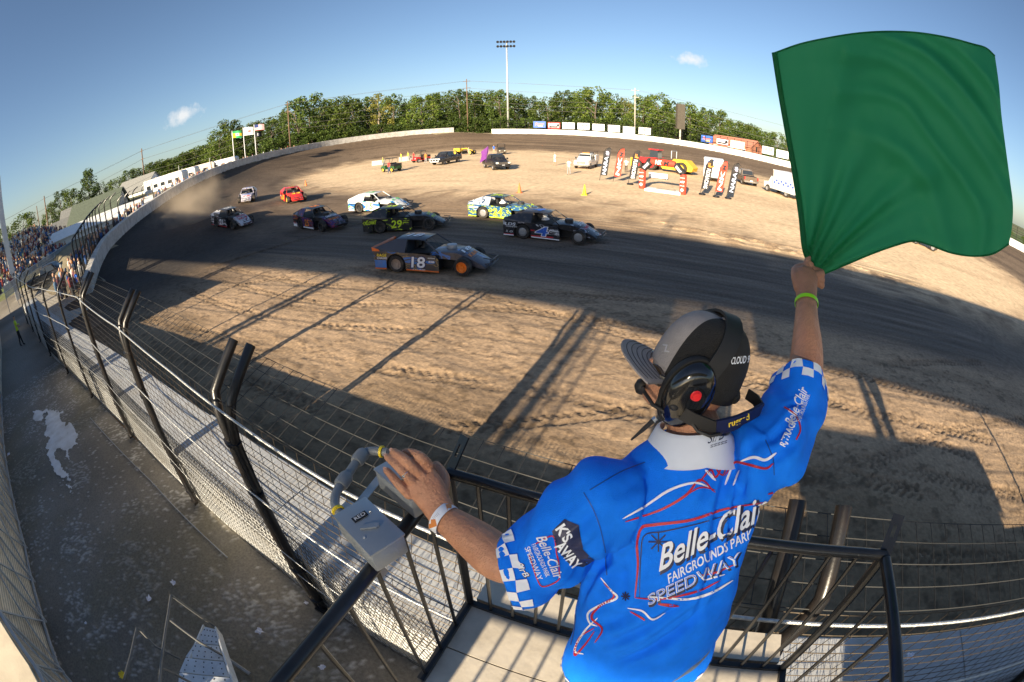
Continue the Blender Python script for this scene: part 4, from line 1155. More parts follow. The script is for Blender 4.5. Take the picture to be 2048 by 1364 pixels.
house(202, 432, 62, -.3, 15, 6, 3.2, .9, math.radians(63), M_SIDING, M_SIDING, 'long white metal shed behind the left turn fence', 'shed', 2, 'shed')
house(280, 384, 98, .3, 10, 6.5, 4.4, 2.6, math.radians(25), M_SIDING, M_SHINGLE, 'white gabled house beside the rust brown utility pole')
house(196, 412, 82, .3, 10, 8, 3.2, 2.8, math.radians(55), M_GREY, M_GREENROOF, 'grey house with dark green gable roof behind the shed')
house(165, 414, 90, .3, 9, 7, 3.6, 2.4, math.radians(65), M_SIDING, M_SHINGLE, 'white house below the pointed evergreen')
house(122, 442, 85, -.5, 16, 7, 3.2, 2.2, math.radians(80), M_GREY, M_SHINGLE, 'low grey house right of the leaning poles')
house(58, 476, 95, .3, 9, 6, 3.0, 2.0, math.radians(60), M_SIDING, M_SHINGLE, 'small white house beside the big round tree')
house(223, 396, 84, .5, 5, 4, 4.2, 1.6, math.radians(50), M_BRICK, M_SHINGLE, 'small brick house above the shed roof')
house(1472, 283, 112, 1.3, 11, 7, 3.0, 1.6, math.radians(-30), M_BRICK, M_TILE, 'red brick building with tiled roof behind the billboards', 'building', 3, 'building')
def camper(px, py, R, z0, L, h, rz, label, m=M_SIDING):
    c = ath(px, py, R); o = empty('camper', (c.x, c.y, z0), rz, label, 'camper')
    b = MB(); b.prism([(-L / 2, -1.2, .6), (L / 2 - .6, -1.2, .6), (L / 2, -1.2, 1.4), (L / 2, -1.2, h - .3), (L / 2 - .4, -1.2, h), (-L / 2, -1.2, h)], (0, 2.4, 0)); b.build('body', m, o)
    for k in range(int(L / 1.6)):
        b = MB(); b.box((-L / 2 + 1 + k * 1.6, -1.22, h * .62), (.9, .05, .6)); b.build('window', M_GLASS, o)
    b = MB(); b.box((0, -1.22, 1.0), (L * .9, .04, .15)); b.build('stripe', rd, o)
    for x in (-.6, .5):
        b = MB(); b.lathe([(.33, -1.25), (.33, -1.0)], (x, 0, .33), 'y', 12); b.build('wheel', M_INK, o, 40)
camper(333, 372, 84, 2.6, 8.5, 3.4, math.radians(35), 'white camper nearest the gabled house behind the left wall')
camper(352, 362, 92, 2.8, 10, 3.3, math.radians(38), 'long white camper in the middle of the parked row')
camper(385, 347, 98, 3.0, 11, 3.2, math.radians(40), 'long low white camper left of the flagpoles', mat('cream siding', (.60, .52, .44), .6))
camper(444, 330, 96, 3.2, 7, 2.9, math.radians(35), 'white camper under the leftmost flagpole')

# ------------------------------------------------------------------ crowds too far to count
def crowd_mesh(name, spots, mats, seed, scale=1.0):
    r = random.Random(seed); b = MB()
    for (x, y_, z_, sit) in spots:
        s = scale * r.uniform(.9, 1.1); mi = r.randrange(1, len(mats)); a = r.uniform(0, 6.28)
        hgt = .62 if sit else 1.42
        ca, sa = math.cos(a), math.sin(a)
        ring = lambda rx, ry, zz: [Vector((x + (ca * rx * math.cos(t) - sa * ry * math.sin(t)) * s, y_ + (sa * rx * math.cos(t) + ca * ry * math.sin(t)) * s, z_ + zz * s)) for t in [6.2832 * k / 6 for k in range(6)]]
        if sit: b.loft([ring(.20, .30, 0), ring(.22, .17, .3), ring(.24, .15, .52), ring(.10, .09, .62)], True, mi)
        else:
            b.loft([ring(.11, .10, 0), ring(.17, .14, .75)], True, r.choice([1, 2, 3]))
            b.loft([ring(.18, .14, .75), ring(.23, .15, 1.28), ring(.10, .09, 1.42)], True, mi)
        b.loft([ring(.06, .06, hgt), ring(.10, .11, hgt + .08), ring(.10, .11, hgt + .18), ring(.05, .06, hgt + .27)], True, 0 if r.random() < .75 else r.randrange(1, len(mats)))
    return struct(b.build(name, mats, None, True), 'stuff')
CM = [mat('skin tone', (.46, .27, .18), .6)] + [mat('cloth %d' % i, c, .85) for i, c in enumerate([(.02, .02, .025), (.03, .045, .10), (.09, .09, .10), (.55, .55, .55), (.04, .10, .28), (.28, .05, .05), (.48, .48, .46), (.08, .18, .32), (.60, .58, .55), (.40, .18, .08), (.04, .045, .06), (.16, .05, .07)])]
sp = []
A, B = Vector((-44, .2, 0)), Vector((-66, 17.5, 0)); dvec = (B - A).normalized(); out = Vector((-dvec.y, dvec.x, 0));
if out.y > 0: out = -out
for k in range(13):
    for q in range(46):
        if rnd.random() < .86:
            p = A.lerp(B, (q + rnd.random() * .5) / 46) + out * (1.6 + k * .85)
            sp.append((p.x, p.y, 1.75 + k * .30, True))
crowd_mesh('crowd', sp, CM, 5)
far = empty('bleachers', A, 0, 'packed bleachers with grey front rail beyond the left gate', 'bleachers')
for k in range(13):
    b = MB(); p0, p1 = out * (1.6 + k * .85) + Vector((0, 0, 1.68 + k * .30)), (B - A) + out * (1.6 + k * .85) + Vector((0, 0, 1.68 + k * .30))
    b.bar(p0, p1, .3, .06); b.build('bench', M_GALV, far)
for zz in (1.3, 1.8, 2.3):
    b = MB(); b.bar(Vector((0, 0, zz)), (B - A) + Vector((0, 0, zz)), .05, .05); b.build('rail', M_STEEL, far)
for k in range(15):
    p = (B - A) * (k / 14); b = MB(); b.bar(p + Vector((0, 0, 0)), p + Vector((0, 0, 2.35)), .06, .06); b.build('post', M_STEEL, far)
b = MB(); b.sheet([Vector((0, 0, 1.3)), (B - A) + Vector((0, 0, 1.3)), (B - A) + Vector((0, 0, 2.3)), Vector((0, 0, 2.3))], .02); b.build('mesh_panel', mat('grey screen', (.30, .33, .36), .7, .2, .1, 3, alpha=.55), far)
for k in range(9):                                      # plank steps in front of the rail
    b = MB(); p = (B - A) * (.08 + .09 * k) - out * 1.7; b.bar(p + Vector((0, 0, .75)) - out * 1.3, p + Vector((0, 0, .75)) + out * 1.3, .38, .06); b.build('step', M_BENCH, far)
cl_ = ath(31, 572, 50)
b = MB(); b.box((0, 0, 6), (.62, .62, 12)); tag(b.build('steel_column', mat('pale steel', (.55, .58, .62), .45, .3, .06, 2), None, False, (cl_.x, cl_.y, 0)), 'tall pale steel column at the left edge before the crowd', 'column')
sp = []
for i in range(4, 62):
    a = Vector(LEFT_WALL[i]); t = (Vector(LEFT_WALL[i + 1]) - a).xy.normalized(); n_ = Vector((-t.y, t.x, 0))
    for k in range(5 if i < 45 else 2):
        if rnd.random() < .8:
            p = a + n_ * (1.3 + rnd.random() * 2.4) + Vector((t.x, t.y, 0)) * rnd.uniform(-1, 1)
            sp.append((p.x, p.y, a.z - .5 + rnd.uniform(-.1, .3), False))
crowd_mesh('crowd', sp, CM, 9)
# ------------------------------------------------------------------ race cars
def livery(name, cols, scale=1.6, stretch=(.55, 1, 1.5), rough=.32, dirt=.35, seed=0.0):
    """Painted panels: slanting swooshes of a few flat colours with dust on them."""
    m = bpy.data.materials.new(name); m.use_nodes = True
    N, L = m.node_tree.nodes, m.node_tree.links
    p = N['Principled BSDF']; p.inputs['Roughness'].default_value = rough; p.inputs['Coat Weight'].default_value = .3
    tc = N.new('ShaderNodeTexCoord'); mp = N.new('ShaderNodeMapping'); mp.inputs['Scale'].default_value = stretch; mp.inputs['Rotation'].default_value = (0, .5, 0); mp.inputs['Location'].default_value = (seed, 0, seed * .7)
    L.new(tc.outputs['Object'], mp.inputs[0])
    nz = N.new('ShaderNodeTexNoise'); nz.inputs['Scale'].default_value = scale; nz.inputs['Detail'].default_value = 2.5; nz.inputs['Distortion'].default_value = 1.2
    L.new(mp.outputs[0], nz.inputs['Vector'])
    cr = N.new('ShaderNodeValToRGB'); cr.color_ramp.interpolation = 'CONSTANT'
    el = cr.color_ramp.elements
    while len(el) > 1: el.remove(el[-1])
    pos = 0.0
    for k, (c, w) in enumerate(cols):
        e = el[0] if k == 0 else el.new(pos)
        e.position = pos; e.color = (*c, 1); pos += w
    L.new(nz.outputs['Fac'], cr.inputs[0])
    n2 = N.new('ShaderNodeTexNoise'); n2.inputs['Scale'].default_value = 5; n2.inputs['Detail'].default_value = 7
    L.new(tc.outputs['Object'], n2.inputs['Vector'])
    mr = N.new('ShaderNodeMapRange'); mr.inputs[1].default_value = .5; mr.inputs[2].default_value = .75; mr.inputs[4].default_value = dirt
    L.new(n2.outputs['Fac'], mr.inputs[0])
    mx = N.new('ShaderNodeMix'); mx.data_type = 'RGBA'; mx.inputs[7].default_value = (.20, .16, .12, 1)
    L.new(mr.outputs[0], mx.inputs['Factor']); L.new(cr.outputs[0], mx.inputs[6]); L.new(mx.outputs[2], p.inputs['Base Color'])
    return m
def paint(name, c, rough=.35, dirt=.25): return mat(name, c, rough, 0, .08, 6, dirt=(.20, .16, .12), dscale=4, damt=dirt, coat=.3)
M_TYRE = mat('tyre rubber', (.022, .020, .018), .85, 0, .2, 20, .3, 40, dirt=(.13, .10, .075), dscale=5, damt=.6)
M_DARK = mat('dark interior', (.012, .012, .013), .7)
M_TUBE = mat('cage tube', (.05, .05, .055), .4, .3)
NEON = (.62, .80, .02)

def wheel(parent, c, r, w, rim_m, side, cover):
    o = empty('wheel', c); o.parent = parent
    b = MB(); b.lathe([(r * .62, -w / 2), (r * .90, -w / 2), (r * .985, -w * .40), (r, -w * .2), (r, w * .2), (r * .985, w * .40), (r * .90, w / 2), (r * .62, w / 2)], (0, 0, 0), 'y', 28, cap=False)
    b.build('tyre', M_TYRE, o, 40)
    b = MB(); s = side
    if cover: b.lathe([(.001, s * w * .50), (r * .30, s * w * .52), (r * .60, s * w * .46), (r * .66, s * w * .38)], (0, 0, 0), 'y', 28, cap=False)
    else:
        b.lathe([(r * .64, s * w * .49), (r * .58, s * w * .46), (r * .54, s * w * .25), (r * .20, s * w * .18), (r * .16, s * w * .30), (.001, s * w * .30)], (0, 0, 0), 'y', 28, cap=False)
        for k in range(5):
            a = k * 1.2566
            b.box((math.cos(a) * r * .37, s * w * .24, math.sin(a) * r * .37), (.07, .03, .07))
    b.build('rim', rim_m, o, 40)

def race_car(label, pr, pf, side_m, roof_m, hood_m, nose_m, sail_m, skirt, spoiler, rims, num, numc, outc, side_txt=(), nose_txt=(), roof_txt=None, cover=(False, False), zig=0.0, heading=None, stripe=None, fig=None):
    # stand it on the surface: rear and front right-hand tyre contacts
    z = 0.0
    for _ in range(3):
        R = onz(*pr, z); z = float(lay(np.array([[R.x, R.y]]))[0][0])
    z2 = z
    if heading is None:
        for _ in range(3):
            F = onz(*pf, z2); z2 = float(lay(np.array([[F.x, F.y]]))[0][0])
        rz = math.atan2(F.y - R.y, F.x - R.x)
    else: rz = heading
    left = Vector((-math.sin(rz), math.cos(rz), 0)); fwd = Vector((math.cos(rz), math.sin(rz), 0))
    c = R + left * .80
    hz = lambda p: float(lay(np.array([[p.x, p.y]]))[0][0])
    zr, zf, zl = hz(c), hz(c + fwd * 2.75), hz(c + left * 1.0)
    root = empty('race_car', (c.x, c.y, max(zr, z) + .015), rz, label, 'race car', 'race cars coming off the left turn')
    root.rotation_euler = (math.atan2(zl - zr, 1.0) * .8 - zig, -math.atan2(zf - zr, 2.75), rz)
    arch = [(.43 * math.cos(a), .34 + .43 * math.sin(a)) for a in [math.pi - math.pi * k / 10 for k in range(11)]]
    prof = [(-.98, .14), (-.43, .13)] + arch + [(.43, .13), (1.84, .10), (1.84, .56), (1.72, .72), (1.2, .78), (.3, .82), (-.6, .85), (-1.0, .88)]
    for s in (-1, 1):
        b = MB(); b.prism([(x, s * .93, zz) for x, zz in prof], (0, -s * .02, 0)); sp_ = b.build('side_panel', side_m, root)
        if skirt:
            b = MB(); b.bar((-.98, s * .936, .16), (-.45, s * .936, .15), .012, .05); b.build('skirt', skirt, sp_)
            b = MB(); b.bar((.45, s * .936, .15), (1.84, s * .936, .12), .012, .05); b.build('skirt', skirt, sp_)
        b = MB(); b.sheet([(.42, s * .60, 1.265), (.42, s * .91, .80), (-.98, s * .90, .86), (-.98, s * .86, .97), (-.10, s * .62, 1.285)], .012 * s); b.build('sail_panel', sail_m, root)
        b = MB(); b.tube([(1.13, s * .56, 1.245), (1.78, s * .74, .78)], .028, 8); b.build('windscreen_post', roof_m, root, True)
        b = MB(); b.tube([(.42, s * .60, 1.25), (.42, s * .80, .80)], .02, 6); b.build('roll_bar', M_TUBE, root, True)
    b = MB()
    rr = []
    for x, zz, hw in ((-.12, 1.285, .62), (.35, 1.30, .61), (.85, 1.285, .59), (1.15, 1.25, .57)):
        rr.append([(x, -hw, zz - .03), (x, -hw * .9, zz - .005), (x, 0, zz + .012), (x, hw * .9, zz - .005), (x, hw, zz - .03), (x, hw * .9, zz - .03), (x, 0, zz - .02), (x, -hw * .9, zz - .03)])
    b.loft(rr, True); roof_o = b.build('roof', roof_m, root, 40)
    b = MB(); b.sheet([(-.98, -.90, .84), (.5, -.90, .79), (.5, .90, .79), (-.98, .90, .84)], .012); b.build('rear_deck', M_DARK, root)
    b = MB(); b.sheet([(-.99, -.90, .14), (-.99, .90, .14), (-.99, .90, .86), (-.99, -.90, .86)], .015); b.build('tail_panel', side_m, root)
    if spoiler:
        b = MB(); b.sheet([(-1.0, -.92, .87), (-1.0, .92, .87), (-1.06, .92, 1.02), (-1.06, -.92, 1.02)], .02); b.build('spoiler', spoiler, root)
        for s in (-1, 1):
            b = MB(); b.sheet([(-1.05, s * .925, .86), (-.70, s * .925, .86), (-.74, s * .925, .93), (-1.07, s * .925, 1.02)], .012); b.build('spoiler_end', spoiler, root)
    # hood falling to the nose
    b = MB()
    sec = lambda x, hw, zt, zl_: [(x, -hw, zl_), (x, -hw, zt - .03), (x, -hw * .8, zt), (x, 0, zt + .012), (x, hw * .8, zt), (x, hw, zt - .03), (x, hw, zl_)]
    b.loft([sec(1.42, .76, .80, .58), sec(1.9, .66, .84, .56), (sec(2.40, .56, .80, .50))], True); b.build('hood', hood_m, root, 35)
    b = MB(); b.loft([sec(2.405, .56, .80, .50), sec(2.75, .55, .70, .40), sec(3.30, .53, .42, .22), sec(3.52, .52, .29, .20)], True); b.build('nose', nose_m, root, 35)
    b = MB(); b.sheet([(1.42, -.76, .80), (.55, -.86, .79), (.55, .86, .79), (1.42, .76, .80)], .01); b.build('dashboard', M_DARK, root)
    b = MB(); b.lathe([(.19, .80), (.21, .86), (.20, .97), (.17, .98), (.001, .985)], (2.02, 0, 0), 'z', 20); b.build('air_cleaner', M_TUBE if num != '18' else mat('alloy lid', (.45, .47, .50), .4, .5), root, 40)
    b = MB(); b.box((2.3, 0, .36), (1.5, .72, .40)); b.build('engine_bay', M_DARK, root)
    b = MB(); b.box((.45, 0, .42), (2.6, 1.6, .56)); b.build('chassis', M_DARK, root)
    for s in (-1, 1):
        b = MB(); b.tube([(2.55, s * .34, .40), (2.75, s * .70, .36)], .025, 6); b.build('front_arm', M_TUBE, root)
        b = MB(); b.tube([(3.45, s * .30, .34), (3.72, s * .30, .36), (3.74, s * .30, .52), (3.40, s * .30, .56)], .02, 6); b.build('bumper_loop', M_TUBE, root)
    for zz in (.36, .52):
        b = MB(); b.tube([(3.73, -.46, zz - .02), (3.75, -.30, zz), (3.75, .30, zz), (3.73, .46, zz - .02)], .02, 6); b.build('front_bumper', M_TUBE, root)
    b = MB(); b.tube([(-.98, -.6, .40), (-1.12, -.6, .42), (-1.12, .6, .42), (-.98, .6, .40)], .024, 6); b.build('rear_bumper', M_TUBE, root)
    # driver
    b = MB(); b.lathe([(.02, 1.18), (.09, 1.16), (.125, 1.08), (.12, .99), (.08, .94), (.20, .84), (.22, .60)], (.75, .18, 0), 'z', 12); b.build('driver', M_INK if num not in ('4', '24') else M_PAPER, root, True)
    b = MB(); b.box((.48, .18, .85), (.12, .46, .62)); b.build('seat', M_DARK, root)
    for k in range(3):
        b = MB(); b.tube([(1.10, -.35 + .25 * k, 1.235), (1.46, -.42 + .3 * k, .82)], .009, 5); b.build('screen_bar', M_TUBE, root)
    wheel(root, (0, -.78, .345), .345, .29, rims[0], -1, cover[0]); wheel(root, (0, .78, .345), .345, .29, rims[0], 1, cover[0])
    wheel(root, (2.75, -.80, .335), .335, .28, rims[1], -1, cover[1]); wheel(root, (2.75, .80, .335), .335, .28, rims[1], 1, cover[1])
    # lettering, on the side seen and the other
    for s, xa in ((-1, (1, 0, 0)), (1, (-1, 0, 0))):
        if outc is not None: put_text('number', num, outc, (.98, s * .932, .46), xa, (0, 0, 1), .50, root, .72, .06, .12, .003)
        put_text('number', num, numc, (.98, s * .932, .46), xa, (0, 0, 1), .44, root, .62, .02, .12, .007)
        for (t, m, x, zz, h, w) in side_txt:
            put_text('lettering', t, m, (x, s * .932, zz), xa, (0, 0, 1), h, root, w, .02, .15, .006)
    if stripe is not None:
        for s in (-1, 1):
            for (x0, x1, z0, z1, m) in stripe:
                b = MB(); b.sheet([(x0, s * .931, z0), (x1, s * .931, z0), (x1, s * .931, z1), (x0, s * .931, z1)], .0025 * -s); b.build('stripe', m, root)
    rt_ = roof_txt or num
    put_text('number', rt_, numc, (.5, 0, 1.312), (.10, 1, 0) if False else (1, .0, 0), (0, 1, 0), .52, root, .66, .03, .1, .006)
    nd = Vector((.77, 0, -.46)).normalized()
    for k, (t, m) in enumerate(nose_txt):
        put_text('lettering', t, m, Vector((2.62 + .26 * k, 0, .78 - .155 * k)) + Vector((0, 0, .02)), (0, 1, 0), -nd, .17, root, .80, .02, 0, .008)
    return root
pW, pK = paint('car white', (.72, .72, .72)), paint('car black', (.012, .012, .015))
pO, pOr = paint('car orange', (.80, .16, .02)), mat('orange rim', (.85, .20, .01), .4)
pN = mat('neon print', NEON, .45, 0, .05); pBl = mat('blue print', (.03, .12, .52), .4); pGr = mat('green print', (.10, .60, .06), .45); pRd = mat('red print', (.50, .02, .03), .45); pPk = mat('pale print', (.70, .62, .62), .5); pGy = mat('gunmetal', (.055, .055, .066), .35, .35, .06, 4, coat=.3)
rimG, rimK, rimT, rimY = mat('grey wheel cover', (.30, .30, .31), .5, .2, .1, 12, dirt=(.22, .18, .13), dscale=8, damt=.5), mat('black rim', (.02, .02, .02), .45), mat('tan dusty rim', (.36, .27, .21), .7), mat('yellow rim', (.75, .50, .04), .5)
L18 = livery('grey blue livery', [((.050, .046, .050), .55), ((.32, .22, .08), .012), ((.045, .04, .045), .03), ((.03, .16, .48), .05), ((.05, .045, .045), .4)], 1.3, seed=2.0)
race_car('dark grey race car with orange front wheel and white 18, nearest the stand', (797, 545), (932, 553), L18, pGy, livery('grey hood livery', [((.075, .070, .085), .56), ((.04, .17, .50), .07), ((.07, .07, .08), .38)], 1.6, seed=5.0), livery('grey nose livery', [((.075, .070, .085), .60), ((.05, .18, .5), .05), ((.07, .07, .08), .38)], 2.0, seed=1.0), pGy, pO, pO, (rimT, pOr), '18', M_PAPER, navy,
         [('RAGE', ylw, -.62, .70, .12, .46), ('CHASSIS', M_PAPER, -.62, .585, .085, .46), ('NATIONAL', M_PAPER, 1.56, .64, .05, .30), ('BSB', M_PAPER, 1.55, .50, .07, .24), ('RACING', M_PAPER, 1.0, .175, .04, .55)], [('18', M_PAPER), ('K&R', og)], zig=.02, stripe=[(-.97, -.44, .19, .50, paint('car blue', (.02, .16, .50)))])
L29 = livery('black neon livery', [((.012, .014, .016), .58), (NEON, .035), ((.012, .014, .016), .10), ((.05, .055, .07), .4)], 2.2, seed=3.0)
race_car('black race car with neon yellow 29 behind the grey one', (762, 466), (850, 461), L29, pK, pK, pK, L29, None, None, (rimK, rimK), '29', pN, None,
         [('CALLOWAY', pN, -.55, .62, .20, .76), ('TWIN CITY', pN, 1.55, .62, .05, .34), ('STEEL', pN, 1.50, .52, .05, .36)], [('OFC', pN), ('PRO', pN), ('FOX', pN)])
L4 = livery('black white livery', [((.014, .015, .022), .60), ((.60, .60, .62), .03), ((.03, .03, .04), .05), ((.30, .03, .04), .03), ((.014, .015, .02), .3)], 1.4, seed=7.0)
race_car('black race car with large blue 4 at the front of the field', (1047, 477), (1163, 489), L4, pK, livery('black stripe hood', [((.014, .015, .02), .58), ((.35, .37, .42), .05), ((.014, .015, .02), .4)], 1.6, seed=3.3), livery('black stripe nose', [((.014, .015, .02), .55), ((.30, .32, .40), .06), ((.014, .015, .02), .4)], 1.8, seed=4.3), L4, M_PAPER, None, (rimG, rimG), '4', pBl, M_PAPER,
         [('LDS', M_PAPER, -.62, .70, .15, .56), ('Contracting', M_PAPER, -.55, .57, .07, .60), ('ELITE', pPk, -.05, .80, .05, .34), ('PIERCE', M_PAPER, 1.58, .55, .09, .40), ('X', M_PAPER, -.80, .34, .10, .12), ('O', M_PAPER, -.58, .33, .09, .16)], [('DIRTCAR', M_PAPER), ('UMP', pRd), ('NAPA', M_PAPER)], cover=(True, True), stripe=[(.45, 1.55, .17, .24, pRd), (-.97, -.45, .18, .215, pRd), (.42, .62, .44, .50, pRd)])
L24 = livery('navy neon livery', [((.012, .06, .15), .40), (NEON, .03), ((.02, .10, .24), .16), (NEON, .03), ((.012, .05, .12), .3)], 2.6, seed=9.0)
race_car('blue and neon yellow race car numbered 24 on the inside line', (968, 437), (1060, 430), L24, livery('navy roof', [((.012, .03, .07), .54), (NEON, .03), ((.012, .03, .07), .4)], 2.0, seed=2.2), L24, L24, livery('white navy sail', [((.55, .57, .6), .5), ((.012, .05, .13), .08), ((.5, .5, .52), .4)], 2, seed=1.2), pN, None, (rimG, rimG), '24', pN, None,
         [('ADVANTAGE', M_PAPER, -.60, .68, .11, .66), ('JCP', M_PAPER, -.50, .52, .07, .26)], [('24', pN)], cover=(True, True), heading=math.radians(-4))
L15 = livery('white blue green livery', [((.02, .14, .45), .40), ((.10, .50, .10), .02), ((.70, .70, .70), .16), ((.10, .5, .1), .02), ((.02, .14, .45), .3)], 1.6, seed=4.0)
race_car('white race car with green 15 and blue sides behind the black one', (721, 425), (800, 419), L15, pW, pW, L15, pW, None, None, (rimK, rimK), '15', pGr, M_PAPER,
         [('HOWARD', M_INK, -.62, .62, .08, .5), ('FLOORS', M_INK, -.60, .46, .07, .5), ('Y', ylw, -.25, .88, .12, .14)], [('15', pGr)], heading=math.radians(2))
L25 = livery('purple black livery', [((.045, .014, .11), .46), ((.45, .05, .02), .018), ((.012, .010, .016), .10), ((.30, .30, .34), .015), ((.05, .018, .12), .4)], 1.5, seed=6.0)
race_car('dark purple race car with orange 25 turned towards the stand', (605, 457), (669, 458), L25, pK, pK, L25, L25, pW, None, (rimK, rimK), '25', og, None,
         [('WHEELER', og, -.62, .66, .10, .6), ('FARMS', og, -.62, .86, .10, .5), ('Brooks', rd, -.68, .34, .09, .42), ('PENN', og, 1.50, .62, .07, .32), ('VALLEY', rd, 1.50, .34, .06, .34)], [('DIRTCAR', M_PAPER), ('SEUBERT', og), ('CALF', M_PAPER), ('RANCH', og)], heading=math.radians(-14), stripe=[(-.97, -.45, .16, .36, M_PAPER), (.45, 1.75, .12, .19, M_PAPER)])
L21 = livery('black maroon livery', [((.014, .014, .018), .50), ((.50, .48, .50), .05), ((.16, .02, .05), .05), ((.02, .02, .025), .4)], 1.8, seed=8.0)
race_car('black and white race car numbered 21 trailing dust by the wall', (437, 458), (477, 453), L21, pK, pK, livery('white maroon nose', [((.55, .53, .55), .5), ((.16, .02, .05), .06), ((.5, .5, .5), .4)], 2.2, seed=2.7), livery('white black sail', [((.55, .55, .57), .52), ((.02, .02, .02), .4)], 2, seed=4.4), pRd, None, (rimK, rimK), '21', M_PAPER, None, [('REEDS', M_PAPER, -.60, .60, .10, .5), ('PAINT', M_PAPER, -.62, .40, .08, .5)], [('ROGERS', pRd), ('21', pRd)], heading=math.radians(-4))
LWt = livery('white purple livery', [((.70, .68, .72), .52), ((.16, .06, .30), .06), ((.65, .64, .68), .4)], 2.2, seed=1.0)
race_car('white race car with purple trim at the back of the field', (484, 403), (499, 405), LWt, LWt, LWt, LWt, pW, None, None, (rimG, rimG), '7', pBl, None, [('BOBS', pRd, -.6, .6, .12, .5)], [('HOSS', pBl), ('79', pRd)], heading=math.radians(-40))
pRed = paint('car red', (.62, .03, .025))
race_car('bright red race car with yellow wheels, last but one in the field', (567, 403), (588, 404), pRed, pRed, pRed, pRed, pRed, None, None, (rimY, rimY), '33', ylw, None, [('KEYS', M_PAPER, -.6, .5, .14, .5)], [('33', ylw)], heading=math.radians(-30))
# ------------------------------------------------------------------ people (small figures)
def skin_figure(name, joints, edges, radii, mats, pick, label=None, group=None, loc=(0, 0, 0), rz=0.0, levels=1):
    """One continuous body grown from a skeleton; pick(face centre) gives the material."""
    me = bpy.data.meshes.new(name)
    me.from_pydata(joints, edges, []); me.update()
    o = bpy.data.objects.new(name, me); COL.objects.link(o)
    sk = o.modifiers.new('skin', 'SKIN'); sk.use_smooth_shade = True; sk.branch_smoothing = .5
    sd = o.modifiers.new('sub', 'SUBSURF'); sd.levels = sd.render_levels = levels
    for i, r in enumerate(radii):
        v = me.skin_vertices[0].data[i]; v.radius = r if isinstance(r, tuple) else (r, r)
        v.use_root = (i == 0)
    bpy.context.view_layer.update()
    nm = bpy.data.meshes.new_from_object(o.evaluated_get(bpy.context.evaluated_depsgraph_get()))
    bpy.data.objects.remove(o)
    nm.name = name
    nm.materials.clear()
    for m in mats: nm.materials.append(m)
    idx = [pick(p.center) for p in nm.polygons]
    nm.polygons.foreach_set('material_index', idx)
    nm.polygons.foreach_set('use_smooth', [True] * len(nm.polygons)); nm.update()
    o = bpy.data.objects.new(name, nm); COL.objects.link(o); o.location = loc; o.rotation_euler = (0, 0, rz)
    if label: tag(o, label, 'person', group)
    return o
SKIN = mat('skin', (.42, .23, .15), .55, 0, .08, 20)
def person(p, rz, shirt, pants, label, hat=None, arm=(.12, .12), height=1.76, shorts=False, group=None, stride=.10, name='person'):
    """arm: how far each forearm is brought forward (0 hangs, 1 reaches out)."""
    k = height / 1.76
    J = [(0, 0, .95), (0, 0, 1.12), (0, .01, 1.32), (0, .0, 1.45), (0, .02, 1.54), (0, .03, 1.66), (0, .03, 1.74)]
    E_ = [(0, 1), (1, 2), (2, 3), (3, 4), (4, 5), (5, 6)]
    Rr = [(.15, .11), (.145, .10), (.165, .105), (.11, .085), .055, .085, .06]
    for s, a in ((-1, arm[0]), (1, arm[1])):
        i = len(J)
        J += [(s * .19, 0, 1.40), (s * (.25), -.01 + .10 * a, 1.14 + .06 * a), (s * .23, .04 + .30 * a, .92 + .34 * a), (s * .22, .06 + .38 * a, .84 + .40 * a)]
        E_ += [(2, i), (i, i + 1), (i + 1, i + 2), (i + 2, i + 3)]; Rr += [.065, .048, .036, .034]
    for s in (-1, 1):
        i = len(J)
        J += [(s * .10, 0, .88), (s * .11, .02 + s * stride * .3, .50), (s * .12, s * stride, .09), (s * .13, .12 + s * stride, .035)]
        E_ += [(0, i), (i, i + 1), (i + 1, i + 2), (i + 2, i + 3)]; Rr += [.085, .062, .045, .04]
    J = [(x * k, y_ * k, z_ * k) for x, y_, z_ in J]
    def pick(c):
        z_ = c.z / k
        if z_ > 1.68 and hat: return 3
        if z_ > 1.50: return 0
        if z_ < .07: return 4
        if abs(c.x) > .21 * k and z_ < 1.16 + .1: return 0
        if z_ < .93: return 0 if (shorts and z_ < .48) else 2
        return 1
    return skin_figure(name, J, E_, Rr, [SKIN, shirt, pants, hat or SKIN, M_INK], pick, label, group, p, rz)
cl = lambda n, c: mat('cloth ' + n, c, .85, 0, .12, 8)
C_W, C_K, C_N, C_T, C_Y, C_R, C_B, C_G, C_O = cl('white', (.75, .74, .72)), cl('black', (.02, .02, .022)), cl('denim', (.05, .08, .16)), cl('tan', (.45, .34, .22)), cl('hi vis', (.60, .75, .05)), cl('red', (.50, .04, .04)), cl('royal', (.02, .14, .60)), cl('grey', (.30, .30, .31)), cl('orange', (.75, .22, .03))
face_cam = math.pi - YAW
person(onz(1110, 331), 2.4, C_W, C_W, 'man in white shirt and shorts standing left of the white truck', C_W, shorts=True)
person(onz(1138, 349), 2.9, C_W, C_G, 'man in white shirt and grey trousers before the white truck', C_K)
person(onz(779, 347), 3.0, C_R, C_N, 'person in red vest and jeans beside the green utility vehicle', None)
person(onz(767, 336), 2.0, C_Y, C_N, 'person in yellow vest behind the green utility vehicle', C_Y)
person(onz(803, 325), 2.5, C_Y, C_T, 'person in yellow vest and red cap by the low barrier', C_R)
person(onz(817, 322), 2.7, C_Y, C_G, 'second person in yellow vest by the low barrier', C_Y)
person(onz(828, 324), 2.9, C_R, C_K, 'person in red shirt left of the red utility vehicle', C_T)
person(onz(852, 327), 3.2, C_O, C_G, 'person in orange shirt right of the red utility vehicle', None)
person(onz(938, 314), 2.8, C_T, C_T, 'person in tan standing at the yellow machine', C_W)
person(onz(988, 308), 3.4, C_B, C_T, 'person in blue shirt by the far utility vehicle', C_T)
